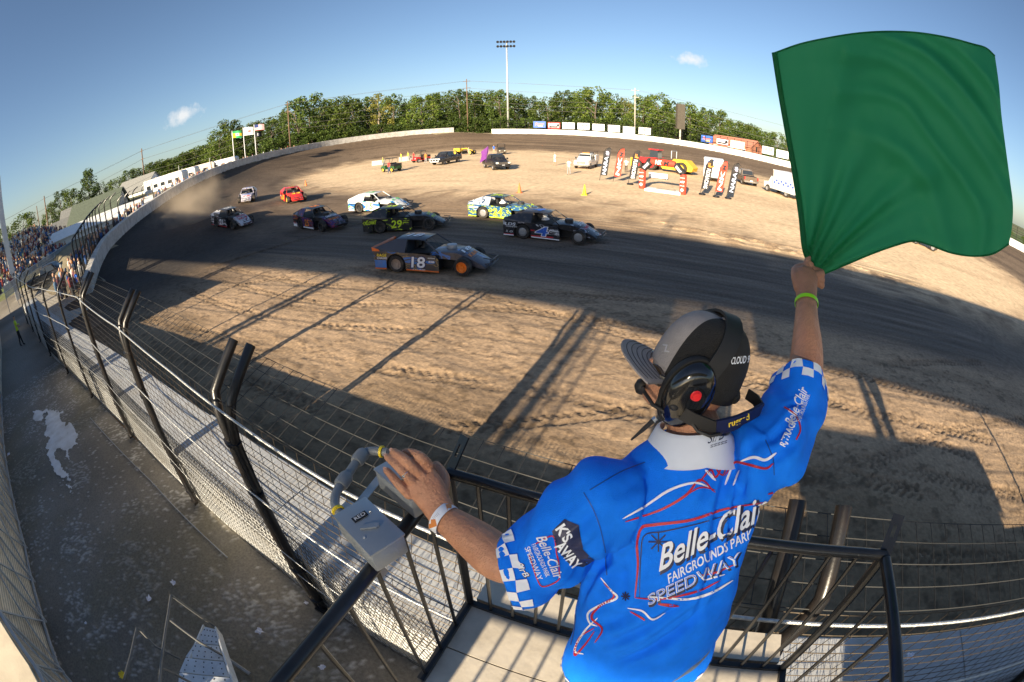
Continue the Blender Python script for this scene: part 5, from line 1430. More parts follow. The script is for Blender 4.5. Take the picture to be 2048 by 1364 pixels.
person(onz(1473, 357), -.3, C_O, C_Y, 'person in orange at the door of the brown pickup', C_O)
person(onz(1252, 345), .3, C_W, C_K, 'person in white shirt standing between the feather flags', C_W)
person(onz(45, 692), .2, C_Y, C_K, 'person in yellow safety vest and black trousers by the wall', C_K, arm=(.7, .5))
person(onz(146, 592), .4, C_B, C_K, 'left of two people in blue shirts at the gate', None, shorts=True)
person(onz(161, 590), .2, C_B, C_K, 'right of two people in blue shirts at the gate', C_W, shorts=True, arm=(.6, .1))

# ------------------------------------------------------------------ pickups, utility vehicles, tractor, ambulances
M_CHROME = mat('chrome', (.60, .60, .60), .2, .9)
M_LAMP = mat('lamp glass', (.75, .75, .70), .15, 0, .05, spec=.8)
M_TAIL = mat('tail lamp', (.45, .02, .02), .25)
def vwheel(parent, x, y_, r, w, rim=None):
    o = empty('wheel', (x, y_, r)); o.parent = parent
    b = MB(); b.lathe([(r * .6, -w / 2), (r * .93, -w / 2), (r, -w * .35), (r, w * .35), (r * .93, w / 2), (r * .6, w / 2)], (0, 0, 0), 'y', 18, cap=False); b.build('tyre', M_TYRE, o, 40)
    b = MB(); s = 1 if y_ > 0 else -1
    b.lathe([(r * .62, s * w * .48), (r * .5, s * w * .30), (.001, s * w * .34)], (0, 0, 0), 'y', 14, cap=False); b.build('rim', rim or rimG, o, 40)
def pickup(p, rz, m, label, guard=None, utility=False, dark_grille=True):
    o = empty('pickup_truck', p, rz, label, 'pickup')
    hw = .98
    def sec(x, zb, zt, w): return [(x, -w, zb), (x, -w - .02, (zb + zt) / 2), (x, -w + .04, zt - .05), (x, -w + .14, zt), (x, w - .14, zt), (x, w - .04, zt - .05), (x, w + .02, (zb + zt) / 2), (x, w, zb)]
    b = MB(); b.loft([sec(2.88, .52, .98, .86), sec(2.75, .45, 1.10, .94), sec(1.35, .45, 1.20, .98), sec(-.95, .45, 1.20, .98), sec(-1.0, .45, 1.20, .98), sec(-2.75, .48, 1.18, .97)], True); b.build('body', m, o, 35)
    b = MB(); b.loft([sec(1.45, 1.15, 1.21, .90), sec(.75, 1.16, 1.80, .78), sec(.4, 1.16, 1.87, .77), sec(-.75, 1.16, 1.85, .77), sec(-.98, 1.16, 1.22, .88)], True); b.build('cab', m, o, 35)
    b = MB(); b.sheet([(1.38, -.78, 1.23), (1.38, .78, 1.23), (.80, .68, 1.76), (.80, -.68, 1.76)], .012); b.build('windscreen', M_GLASS, o)
    b = MB(); b.sheet([(-.995, .72, 1.27), (-.995, -.72, 1.27), (-.80, -.66, 1.76), (-.80, .66, 1.76)], .012); b.build('rear_window', M_GLASS, o)
    for s in (-1, 1):
        b = MB(); b.sheet([(1.15, s * .93, 1.24), (.72, s * .83, 1.74), (-.05, s * .83, 1.76), (-.05, s * .93, 1.24)], .02 * s); b.build('side_window', M_GLASS, o)
        b = MB(); b.sheet([(-.12, s * .93, 1.24), (-.12, s * .83, 1.76), (-.66, s * .83, 1.72), (-.82, s * .93, 1.24)], .02 * s); b.build('side_window', M_GLASS, o)
        b = MB(); b.box((1.15, s * 1.10, 1.30), (.12, .20, .22)); b.build('mirror', M_INK, o)
        b = MB(); b.box((2.84, s * .72, .92), (.12, .30, .20)); b.build('headlight', M_LAMP, o)
        b = MB(); b.box((-2.76, s * .88, .98), (.06, .14, .36)); b.build('tail_light', M_TAIL, o)
    b = MB(); b.box((2.90, 0, .84), (.08, 1.12, .34)); g_ = b.build('grille', M_INK if dark_grille else M_CHROME, o)
    for zz in (.76, .86, .96):
        b = MB(); b.box((2.945, 0, zz), (.03, 1.08, .03)); b.build('bar', M_CHROME, g_)
    b = MB(); b.box((2.92, 0, .53), (.20, 1.80, .20)); b.build('front_bumper', M_CHROME if not dark_grille else M_INK, o)
    b = MB(); b.box((2.99, 0, .60), (.03, .34, .16)); b.build('number_plate', M_PAPER, o)
    b = MB(); b.box((-2.82, 0, .56), (.16, 1.80, .18)); b.build('rear_bumper', M_CHROME, o)
    b = MB(); b.box((-2.87, 0, .66), (.03, .34, .16)); b.build('number_plate', M_PAPER, o)
    b = MB(); b.box((-1.9, 0, 1.19), (1.6, 1.56, .03)); b.build('bed', M_DARK, o)
    for x in (1.85, -1.75):
        for s in (-1, 1): vwheel(o, x, s * .86, .40, .28)
    if guard:
        for (c_, d_) in (((3.06, 0, .98), (.06, 1.5, .08)), ((3.06, 0, .56), (.06, 1.5, .08)), ((3.06, -.72, .77), (.06, .08, .48)), ((3.06, .72, .77), (.06, .08, .48)), ((3.06, -.25, .77), (.06, .06, .44)), ((3.06, .25, .77), (.06, .06, .44))):
            b = MB(); b.box(c_, d_); b.build('grille_guard', guard, o)
    if utility:
        b = MB(); b.box((-1.9, 0, 1.25), (1.9, 2.0, .7)); b.build('utility_box', m, o)
        b = MB(); b.box((-1.4, .3, 1.80), (.5, .5, .4)); b.build('equipment', M_INK, o)
        b = MB(); b.tube([(-1.0, .85, 1.6), (-1.0, .85, 2.0), (-2.7, .85, 2.0), (-2.7, .85, 1.6)], .03, 6); b.build('rack', M_INK, o)
        b = MB(); b.box((.2, 0, 1.93), (.2, .9, .1)); b.build('beacon', og, o)
    return o
pkK, pkW, pkB = paint('truck black', (.014, .015, .02), .25, .2), paint('truck white', (.72, .72, .70), .3, .15), paint('truck bronze', (.12, .085, .06), .35, .3)
pickup(onz(893, 327), math.radians(-94), pkK, 'black pickup with a white grille guard beside the red utility vehicle', guard=M_PAPER)
t2 = onz(992, 337); pickup(t2, math.radians(-48), pkK, 'black pickup with a purple flag and two flagstaffs')
pickup(onz(1173, 335), math.radians(-90), pkW, 'white utility truck with chrome grille in the infield', utility=True, dark_grille=False)
pickup(onz(1490, 367), math.radians(100), pkB, 'brown pickup seen from behind near the right ambulance')
pickup(onz(133, 528), math.radians(62), pkW, 'white pickup parked behind the gate near the left wall', dark_grille=False)
pickup(onz(104, 566), math.radians(60), pkK, 'dark pickup parked nearest the gate by the bleachers')
pf = empty('purple_flag', t2 + Vector((-1.6, .6, 0)), 0, 'purple flag on a staff at the side of the black pickup', 'flag')
b = MB(); b.tube([(0, 0, .9), (.35, 0, 3.0)], .02, 6); b.build('staff', M_INK, pf)
b = MB(); vs = []
for i in range(7):
    for j in range(5):
        u, v = i / 6, j / 4; vs.append((.33 - .10 * v * 2 - u * 1.0 + .08 * math.sin(v * 5), .10 * math.sin(u * 6 + v * 3), 2.9 - v * 1.7 - u * .8 * (1 - .3 * v)))
b.add(vs, [(i * 5 + j, i * 5 + 5 + j, i * 5 + 6 + j, i * 5 + 1 + j) for i in range(6) for j in range(4)]); b.build('cloth', mat('purple cloth', (.16, .03, .22), .8), pf, True)
def utv(p, rz, m, label, rim=None, seats=M_INK, bed=True):
    o = empty('utility_vehicle', p, rz, label, 'utility vehicle')
    b = MB(); b.prism([(1.45, -.68, .40), (1.5, -.68, .62), (1.25, -.68, .86), (.55, -.68, .95), (.5, -.68, .45), (-.3, -.68, .45), (-.3, -.68, .80), (-1.5, -.68, .80), (-1.5, -.68, .40)], (0, 1.36, 0)); b.build('body', m, o)
    for s in (-1, 1):
        b = MB(); b.tube([(.85, s * .66, .9), (.35, s * .66, 1.85), (-.55, s * .66, 1.88), (-.75, s * .66, .8)], .028, 6); b.build('roll_cage', M_INK, o, True)
        b = MB(); b.box((1.44, s * .45, .70), (.08, .2, .12)); b.build('headlight', M_LAMP, o)
    b = MB(); b.box((-.12, 0, 1.90), (1.1, 1.4, .05)); b.build('roof', M_INK, o)
    b = MB(); b.box((-.2, 0, .72), (.5, 1.2, .14)); b.box((-.45, 0, 1.02), (.12, 1.2, .5)); b.build('seat', seats, o)
    if bed: b = MB(); b.box((-1.1, 0, .98), (.85, 1.34, .30)); b.build('cargo_bed', M_INK if m != M_INK else M_GALV, o)
    for x in (1.0, -.98):
        for s in (-1, 1): vwheel(o, x, s * .62, .33, .26, rim)
    return o
utv(onz(783, 343), math.radians(165), mat('utv green', (.03, .10, .03), .5), 'dark green utility vehicle with yellow wheels', rimY)
utv(onz(842, 324), math.radians(-110), mat('utv red', (.50, .03, .03), .4), 'red utility vehicle with black roll cage')
utv(onz(1003, 308), math.radians(-60), mat('utv tan', (.10, .08, .06), .6), 'dark utility vehicle parked far behind the black pickup', bed=False)
utv(onz(1850, 494), math.radians(-40), mat('utv cream', (.55, .50, .40), .5), 'small pale buggy half hidden under the flag', None, bed=False)
# red-cabbed yellow tractor and scraper
M_TRY, M_TRR = mat('machine yellow', (.75, .48, .03), .5, 0, .1, 5, dirt=(.35, .24, .12), dscale=3, damt=.4), mat('tractor red', (.50, .03, .03), .4)
tr_ = empty('tractor_scraper', onz(1312, 340), math.radians(-22), 'red tractor cab pulling a yellow earth scraper behind the arch', 'tractor')
b = MB(); b.box((-1.6, 0, 1.2), (2.4, .9, .8)); b.build('bonnet', M_TRR, tr_)
b = MB(); b.box((-.1, 0, 2.1), (1.3, 1.3, 1.3), None, 0, .85); b.build('cab_glass', M_GLASS, tr_)
b = MB(); b.box((-.1, 0, 2.82), (1.5, 1.5, .14)); b.build('cab_roof', M_TRR, tr_)
for s in (-1, 1):
    vwheel(tr_, -.2, s * .95, .85, .55, M_TRR); vwheel(tr_, -2.4, s * .75, .6, .4, M_TRR)
    b = MB(); b.bar((-.9, s * .95, 1.65), (.55, s * .95, 1.75), .6, .08); b.build('fender', M_TRR, tr_)
b = MB(); b.prism([(1.0, -.9, .9), (2.2, -.9, 1.0), (3.0, -.9, 1.9), (4.8, -.9, 1.9), (5.8, -.9, 1.0), (5.6, -.9, .5), (1.4, -.9, .4)], (0, 1.8, 0)); b.build('scraper_body', M_TRY, tr_)
b = MB(); b.tube([(2.6, -.8, 1.9), (2.6, -.8, 2.9), (2.6, .8, 2.9), (2.6, .8, 1.9)], .06, 6); b.build('roll_bar', M_GALV, tr_)
for s in (-1, 1): vwheel(tr_, 4.2, s * 1.0, .8, .6, M_TRY)
b = MB(); b.box((-3.2, 0, .8), (.9, 1.3, 1.2)); b.build('counterweight', M_TRY, tr_)
ym = empty('yellow_grader', onz(927, 309), math.radians(-10), 'low yellow grading machine between the two black pickups', 'machine')
b = MB(); b.box((-1.2, 0, .95), (1.5, 1.1, .6)); b.build('engine_cover', M_TRY, ym)
b = MB(); b.tube([(-.6, 0, 1.1), (.8, 0, 1.2), (2.2, 0, .7)], .12, 8); b.build('boom', M_TRY, ym)
b = MB(); b.box((.6, 0, .5), (.2, 2.4, .5)); b.build('blade', M_INK, ym)
b = MB(); b.tube([(-.3, -.5, .9), (-.3, -.5, 1.9), (-.3, .5, 1.9), (-.3, .5, .9)], .05, 6); b.build('roll_bar', M_INK, ym)
for x in (-1.5, 2.1):
    for s in (-1, 1): vwheel(ym, x, s * .6, .45, .3, M_TRY)
def ambulance(p, rz, label):
    p = p + Vector((math.cos(rz), math.sin(rz), 0)) * 3.3
    o = empty('ambulance', p, rz, label, 'ambulance')
    b = MB(); b.box((-1.3, 0, 1.62), (3.9, 2.3, 2.15)); b.build('box_body', pkW, o)
    b = MB(); b.box((-1.3, 0, 2.74), (4.0, 2.4, .10)); b.build('roof', M_PAPER, o)
    b = MB(); b.prism([(.65, -.95, .5), (2.55, -.95, .5), (2.6, -.95, 1.15), (1.75, -.95, 1.25), (1.25, -.95, 1.95), (.65, -.95, 1.95)], (0, 1.9, 0)); b.build('cab', M_GLASS if False else pkW, o)
    b = MB(); b.sheet([(1.76, -.85, 1.27), (1.76, .85, 1.27), (1.28, .85, 1.92), (1.28, -.85, 1.92)], .015); b.build('windscreen', M_GLASS, o)
    b = MB(); b.box((-3.27, -.45, 1.75), (.03, .75, 1.7)); b.build('rear_door', pkW, o); b = MB(); b.box((-3.27, .45, 1.75), (.03, .75, 1.7)); b.build('rear_door', pkW, o)
    for k in range(9):                                  # chequer marks in blue
        for s in (-1, 1):
            b = MB(); b.box((-3.1 + k * .43, s * 1.155, 1.35 + (k % 2) * .26), (.30, .02, .22)); b.build('chequer', bl, o)
    for k in range(8):
        b = MB(); a = k * .785; b.box((-3.29, math.cos(a) * .85, 1.85 + math.sin(a) * .75), (.02, .20, .20)); b.build('chequer', bl, o)
    b = MB(); b.box((-3.29, 0, 1.15), (.02, .9, .05)); b.build('stripe', M_INK, o); b = MB(); b.box((-3.29, 0, 1.9), (.02, .25, .25)); b.build('emblem', ylw, o)
    b = MB(); b.box((-3.35, 0, .5), (.2, 2.1, .12)); b.build('step', M_INK, o)
    for x in (1.75, -1.9):
        for s in (-1, 1): vwheel(o, x, s * .92, .42, .3)
ambulance(onz(1425, 364), math.radians(88), 'white ambulance with blue chequers seen from behind the feather flags')
ambulance(onz(1600, 402), math.radians(120), 'white ambulance partly hidden by the edge of the green flag')

# ------------------------------------------------------------------ banners, arch, cones, barriers in the infield
def feather(p, m, txt, tm, label, h=3.4, lean=.14, base=True, extra=None, stick=.55, down=False):
    o = empty('feather_flag', p, 0, label, 'feather flag', 'feather flags by the arch')
    ax = Vector((math.cos(YAW * .3), math.sin(YAW * .3), 0))
    b = MB(); pts = [Vector((0, 0, 0))] + [ax * (lean * zz) + Vector((0, 0, zz)) for zz in np.linspace(.4, h - .5, 5)] + [ax * (lean * h + .12) + Vector((0, 0, h - .12)), ax * (lean * h + .45) + Vector((0, 0, h)), ax * (lean * h + .75) + Vector((0, 0, h - .25))]
    b.tube(pts, .022, 6); b.build('pole', M_INK, o)
    n = 14; vs = []; W_ = .66
    for i in range(n + 1):
        zz = stick + (h - stick) * i / n
        top = max(0, (zz - (h - .9)) / .9)
        x0 = lean * zz + (.35 * top ** 2.5); x1 = lean * zz + W_ - .10 * top ** 3
        wv = .07 * math.sin(i * .8 + p.x)
        nv = Vector((-ax.y, ax.x, 0))
        vs += [ax * x0 + Vector((0, 0, zz)), ax * ((x0 + x1) / 2) + nv * wv + Vector((0, 0, zz)), ax * x1 + nv * wv * .5 + Vector((0, 0, zz))]
    b = MB(); b.add(vs, [(i * 3 + j, i * 3 + j + 1, i * 3 + j + 4, i * 3 + j + 3) for i in range(n) for j in (0, 1)]); b.build('banner', m, o, True)
    upv = (ax * lean + Vector((0, 0, 1))).normalized(); nf = ax.cross(upv)
    put_text('lettering', txt, tm, ax * (lean * h * .45 + W_ / 2) + Vector((0, 0, h * .46)) + nf * .12, -upv if down else upv, ax if down else -ax, .36, o, h * .55, .03, .1)
    if extra: put_text('lettering', extra[0], extra[1], ax * (lean * h * .8 + W_ / 2 + .05) + Vector((0, 0, h * .83)) + nf * .12, upv, -ax, .34, o, .46, .04, .1)
    if base:
        b = MB(); b.lathe([(.30, 0), (.34, .06), (.30, .14), (.12, .17)], (ax.x * .2, ax.y * .2, 0), 'z', 14); b.build('weight_bag', M_INK, o, 40)
bk, bred = mat('banner black', (.020, .018, .020), .7), mat('banner red', (.68, .06, .03), .7)
lav = mat('print lavender', (.45, .42, .60), .6); icy = mat('print ice blue', (.55, .65, .85), .6)
feather(onz(1199, 361), bk, 'NARA', icy, 'black feather flag with pale blue letters beside the white truck', extra=('#', lav), base=False)
feather(onz(1226, 363), bred, 'NK', M_PAPER, 'red feather flag with white letters left of the arch', extra=('M', M_INK), base=False)
feather(onz(1256, 369), bk, 'FLORACING', M_PAPER, 'black feather flag with white lettering touching the arch', extra=('F', og), down=True)
feather(onz(1400, 389), bk, 'FLORACING', M_PAPER, 'black feather flag with white lettering right of the arch', extra=('F', og), down=True)
feather(onz(1428, 394), bred, 'NK', M_PAPER, 'red feather flag with white letters before the ambulance', extra=('M', M_INK))
feather(onz(1452, 397), bk, 'NARA', icy, 'black feather flag with blue letters, rightmost of the six', extra=('#', lav))
aL, aR = onz(1284, 377), onz(1365, 389)
arch = empty('inflatable_arch', (aL + aR) / 2, 0, 'red and black inflatable arch with white lettering in the infield', 'arch')
ac = (aL + aR) / 2; dx = (aR - aL); wv = dx.length; dx.normalize()
pts = [(-wv / 2, 0), (-wv / 2, 1.80), (-wv / 2 + .80, 2.60), (wv / 2 - .80, 2.60), (wv / 2, 1.80), (wv / 2, 0)]
segs = [(0, 1, bred, 'leg'), (1, 2, bk, 'shoulder'), (2, 3, bred, 'crossbeam'), (3, 4, bk, 'shoulder'), (4, 5, bred, 'leg')]
for a, c_, m_, nm in segs:
    p0, p1 = dx * pts[a][0] + Vector((0, 0, pts[a][1])), dx * pts[c_][0] + Vector((0, 0, pts[c_][1]))
    b = MB(); d_ = (p1 - p0); b.tube([p0, p0 + d_ * .08, p0 + d_ * .5, p1 - d_ * .08, p1], [.26, .30, .31, .30, .26], 14); b.build(nm, m_, arch, 40)
nf = dx.cross(Vector((0, 0, 1)))
put_text('lettering', 'NK', M_PAPER, dx * -.35 + Vector((0, 0, 2.61)) + nf * .325, dx, (0, 0, 1), .40, arch, .62, .05, .2)
put_text('lettering', 'M', M_INK, dx * .38 + Vector((0, 0, 2.61)) + nf * .325, dx, (0, 0, 1), .40, arch, .55, .05, .2)
for s in (-1, 1):
    for zz, t, h_ in ((1.50, 'SUNOCO', .09), (1.15, 'ARP', .19), (.80, 'DIRTCAR', .09)):
        put_text('lettering', t, M_PAPER, dx * (s * wv / 2) + Vector((0, 0, zz)) + nf * .318, dx, (0, 0, 1), h_, arch, .42, .03)
    b = MB(); b.lathe([(.15, 0), (.15, .01)], (0, 0, 0), n=6); q_ = b.build('emblem', M_PAPER, arch); q_.matrix_local = Matrix.Translation(dx * (s * wv / 2) + Vector((0, 0, .42)) + nf * .31) @ nf.to_track_quat('Z', 'Y').to_matrix().to_4x4()
    dd = Vector((dx.x * -s * .85, dx.y * -s * .85, .9)).normalized() if False else (dx * (s * -.85) + Vector((0, 0, .9))).normalized() * (1 if s < 0 else -1)
    put_text('lettering', 'SUMMIT', M_PAPER, dx * (s * (wv / 2 - .42)) + Vector((0, 0, 2.2)) + nf * .325, dd, nf.cross(dd), .26, arch, .7, .03)
stg = empty('winner_stage', onz(1327, 384), 0, 'low white edged plank stage lying under the arch', 'stage')
b = MB(); b.box((0, 0, .10), (3.2, 1.4, .20), Matrix.Rotation(-.1, 3, 'Z')); b.build('platform', M_PAPER, stg)
b = MB(); b.box((.2, .1, .225), (1.7, .9, .05), Matrix.Rotation(-.1, 3, 'Z')); b.build('deck', M_BENCH, stg)
sgn_ = empty('backdrop_board', onz(1316, 358), 0, 'small white board standing behind the arch', 'sign')
b = MB(); b.box((0, 0, .38), (2.1, .06, .55), Matrix.Rotation(-.08, 3, 'Z')); b.build('board', M_PAPER, sgn_)
for s in (-1, 1): b = MB(); b.box((s * .8, .05, .1), (.06, .3, .2)); b.build('foot', M_INK, sgn_)
def cone(px, py, m, label, h=.75):
    o = empty('traffic_cone', onz(px, py), 0, label, 'cone', 'cones round the infield')
    b = MB(); b.box((0, 0, .02), (.40 * h / .75, .40 * h / .75, .04)); b.build('base', m, o)
    b = MB(); b.lathe([(.15 * h / .75, .04), (.03, h), (.001, h)], n=14); b.build('cone', m, o, 40)
mCo, mCy = mat('cone orange', (.80, .20, .05), .6), mat('cone yellow', (.80, .62, .02), .6)
cone(1039, 386, mCo, 'large orange cone on the infield edge above the 24 car', .85); cone(1169, 390, mCy, 'yellow cone on the near infield', .85); cone(1085, 299, mCo, 'orange cone on the far infield edge right of the mast', .9); cone(1031, 297, mCy, 'yellow cone on the far infield edge below the mast', .8); cone(612, 372, mCo, 'small orange cone at the left tip of the infield', .8)
for k, (px, py, rz_) in enumerate(((757, 330, .45), (811, 322, .5))):
    o = empty('concrete_barrier', onz(px, py), rz_, ['grey concrete block behind the green utility vehicle', 'grey concrete block between the two yellow vests'][k], 'barrier')
    b = MB(); b.prism([(-1.1, -.35, 0), (-1.1, -.30, .25), (-1.1, -.15, .8), (-1.1, .15, .8), (-1.1, .30, .25), (-1.1, .35, 0)], (2.2, 0, 0)); b.build('block', M_CONC, o)

# ------------------------------------------------------------------ things on the walkway
M_ALU = mat('checker plate', (.66, .69, .72), .5, .15, .1, 8, .3, 30)
gp = empty('access_steps', onz(420, 1330, .5), 0, 'perforated metal steps with pipe handrails at the bottom left', 'steps')
GPO = onz(420, 1330, .5)
z_ = .62
def q(px, py, z): return onz(px, py, z) - GPO
treads = [((412, 1256), (437, 1262), (440, 1292), (392, 1288)), ((392, 1290), (440, 1294), (450, 1324), (374, 1316)), ((374, 1318), (450, 1326), (462, 1356), (362, 1346)), ((362, 1348), (462, 1358), (474, 1388), (358, 1384))]
for k, tq in enumerate(treads):
    b = MB(); zt = .55 + .16 * k
    b.sheet([q(*c_, zt) for c_ in (tq[3], tq[2], tq[1], tq[0])], .035); tr = b.build('tread', M_ALU, gp)
    h_ = MB()
    for i in range(5):
        for j in range(3):
            A_, B_ = q(*tq[0], zt).lerp(q(*tq[1], zt), (i + .5) / 5), q(*tq[3], zt).lerp(q(*tq[2], zt), (i + .5) / 5)
            cc = A_.lerp(B_, (j + .5) / 3); h_.lathe([(.010, .037), (.010, .039)], cc, 'z', 8)
    struct(h_.build('holes', M_INK, tr), 'stuff')
b = MB(); b.bar(q(437, 1262, .6), q(480, 1390, 1.15), .02, .16); b.build('stringer', M_ALU, gp)
b = MB(); b.bar(q(410, 1256, .45), q(356, 1390, 1.0), .02, .12); b.build('stringer', M_ALU, gp)
for pts in ([(342, 1190, 1.35), (337, 1225, 1.35), (322, 1330, 1.7), (318, 1400, 1.9)], [(343, 1191, 1.35), (385, 1222, 1.0), (432, 1254, .62)], [(340, 1240, 1.2), (400, 1285, .9), (448, 1312, .75)], [(322, 1335, 1.7), (350, 1348, 1.45), (400, 1375, 1.1)], [(274, 1256, 1.2), (262, 1310, 1.25), (248, 1360, 1.3)], [(276, 1256, 1.2), (310, 1292, .95), (360, 1318, .7)]):
    b = MB(); b.tube([q(*c_) for c_ in pts], .017, 8); b.build('handrail', mat('dull pipe', (.16, .16, .155), .55, .4, .15, 8), gp, 40)
b = MB(); b.tube([q(448, 1312, .15), q(500, 1348, .05)], .03, 6); b.build('brace', M_GALV, gp)
b = MB(); b.tube([onz(180, 835, .05), onz(300, 960, .05), onz(455, 1115, .05)], .012, 6); tag(b.build('steel_rod', M_GALV), 'long thin steel rod lying on the gravel walkway', 'rod')
M_LITTER = mat('paper litter', (.72, .72, .80), .8, 0, .08, 20)
def litter(px, py, s, label, z=.04, m=M_LITTER):
    c_ = onz(px, py, z); b = MB(); r = random.Random(px); n = 4
    vs = [c_ + Vector((s * (i / n - .5) + r.uniform(-.2, .2) * s, s * (j / n - .5) * .8 + r.uniform(-.15, .15) * s, r.uniform(0, .3) * s)) for i in range(n + 1) for j in range(n + 1)]
    b.add([v - c_ for v in vs], [(i * 5 + j, i * 5 + 5 + j, i * 5 + 6 + j, i * 5 + 1 + j) for i in range(n) for j in range(n)]); tag(b.build('paper_scrap', m, None, False, c_), label, 'litter', 'paper scraps on the walkway')
for px, py, s, lab in ((347, 1166, .10, 'flat square paper scrap above the steps'), (298, 1197, .10, 'crumpled paper scrap left of the steps'), (520, 1264, .12, 'torn paper scrap between the steps and the wall'), (30, 1052, .14, 'paper scrap at the upper deck edge'), (45, 1115, .14, 'curled paper scrap beside the deck edge'), (111, 1312, .14, 'blue white paper scrap near the deck bottom'), (18, 909, .18, 'white paper scrap far along the deck edge'), (6, 885, .2, 'white paper scrap farthest along the deck edge'), (172, 1246, .06, 'tiny paper scrap in the middle of the gravel'), (645, 1335, .08, 'pale scrap under the stand rail'), (612, 1206, .06, 'small pale scrap close to the wall')):
    litter(px, py, s, lab)
litter(1820, 1313, .10, 'white paper scrap caught in the fence at the lower right', 1.75)
litter(246, 1352, .14, 'yellow strap lying by the foot of the handrail', .05, ylw)
# ------------------------------------------------------------------ the flagman
EX, EY, EZ = _rt0.copy(), Vector((-math.sin(YAW), math.cos(YAW), 0)), Vector((0, 0, 1))
def remesh(b, voxel, smooth_it=4, fac=.5):
    me = bpy.data.meshes.new('t'); me.from_pydata(b.v, [], b.f); me.update()
    bm = bmesh.new(); bm.from_mesh(me); bmesh.ops.recalc_face_normals(bm, faces=bm.faces); bm.to_mesh(me); bm.free()
    o = bpy.data.objects.new('t', me); COL.objects.link(o)
    r = o.modifiers.new('r', 'REMESH'); r.mode = 'VOXEL'; r.voxel_size = voxel
    s = o.modifiers.new('s', 'SMOOTH'); s.factor = fac; s.iterations = smooth_it
    bpy.context.view_layer.update()
    nm = bpy.data.meshes.new_from_object(o.evaluated_get(bpy.context.evaluated_depsgraph_get()))
    bpy.data.objects.remove(o)
    return nm
def bvh_of(me):
    return BVHTree.FromPolygons([v.co.copy() for v in me.vertices], [tuple(p.vertices) for p in me.polygons])
def oval_tube(b, pts, cap=True, n=20):
    """pts: (centre, half width, half depth, side axis, depth axis)."""
    b.loft([[c + sx * (w * math.cos(t)) + sy * (d * math.sin(t)) for t in [2 * math.pi * k / n for k in range(n)]] for c, w, d, sx, sy in pts], cap)
def limb(b, pts, n=16):
    """round limb through (point, radius), rounded at both ends."""
    P = [Vector(p) for p, r in pts]; R = [r for p, r in pts]
    d0 = (P[0] - P[1]).normalized(); d1 = (P[-1] - P[-2]).normalized()
    P = [P[0] + d0 * R[0] * .8, P[0] + d0 * R[0] * .5] + P + [P[-1] + d1 * R[-1] * .55, P[-1] + d1 * R[-1] * .85]
    R = [R[0] * .3, R[0] * .8] + R + [R[-1] * .8, R[-1] * .35]
    b.tube(P, R, n)
def spl(pts, sub=5):
    a = open_spline([tuple(p) + (r,) for p, r in pts], sub); return [(Vector(q[:3]), float(q[3])) for q in a]

man = empty('person', (0, 0, ST_Z), 0, 'flagman in blue racing shirt, cap and headset waving the flag', 'person')
MO = Vector((0, 0, ST_Z))
def mpart(name, me, m, smooth_=True, parent=None):
    for q in (m if isinstance(m, (list, tuple)) else [m]): me.materials.append(q)
    if parent is None: me.transform(Matrix.Translation(-MO))
    else: me.transform(Matrix.Translation(-MO))
    return mobj(name, me, parent or man, smooth_)
def to_mesh(b, name='t'):
    me = bpy.data.meshes.new(name); me.from_pydata(b.v, [], b.f)
    if any(b.m): me.polygons.foreach_set('material_index', b.m)
    me.update(); return me
def mp(name, b, m, smooth_=40, parent=None): return mpart(name, to_mesh(b, name), m, smooth_, parent)

# --- trunk and sleeves
N_ = atr(1388, 872, 1.0036); HEM = atr(1278, 1318, 1.37)
LS, RS = atr(1200, 1005, 0.9528), atr(1528, 915, 1.0268)
upv = (N_ - HEM).normalized(); sx = (RS - LS); sx = (sx - upv * sx.dot(upv)).normalized(); sy = upv.cross(sx)      # sy: towards his front
sb_ = MB()
rings = []
for t, w, d, off in ((-.03, .215, .150, 0), (.08, .216, .155, 0), (.25, .208, .150, .0), (.45, .198, .142, .0), (.62, .195, .136, .0), (.76, .195, .126, -.005), (.87, .178, .108, -.01), (.94, .138, .088, -.005), (1.0, .078, .070, 0)):
    c = HEM.lerp(N_, t) + sy * off
    tw = .18 * (1 - t)
    sxx = (EX * math.cos(0) ).lerp(sx, t) if t < .5 else sx
    sxx = (sxx - upv * sxx.dot(upv)).normalized()
    rings.append((c, w, d, sxx, upv.cross(sxx)))
oval_tube(sb_, rings, True, 28)
L_SL = [(LS + sx * .07 + Vector((0, 0, .0)), .085), (LS, .093), (atr(1140, 1055, 0.9898), .094), (atr(1085, 1110, 1.0175), .092), (atr(1035, 1145, 1.0406), .090), (atr(1009, 1152, 1.0453), .088)]
R_SL = [(RS - sx * .07 - EZ * .01, .085), (RS, .092), (atr(1562, 866, 1.0822), .086), (atr(1590, 815, 1.1378), .080), (atr(1598, 772, 1.1748), .074), (atr(1600, 756, 1.1886), .072)]
limbs_ = {}
for key, sl in (('L', L_SL), ('R', R_SL)):
    q = spl(sl, 4); sb_.tube([p for p, r in q], [r for p, r in q], 22); limbs_[key] = q
shirt_me = remesh(sb_, .0062, 14, .6)
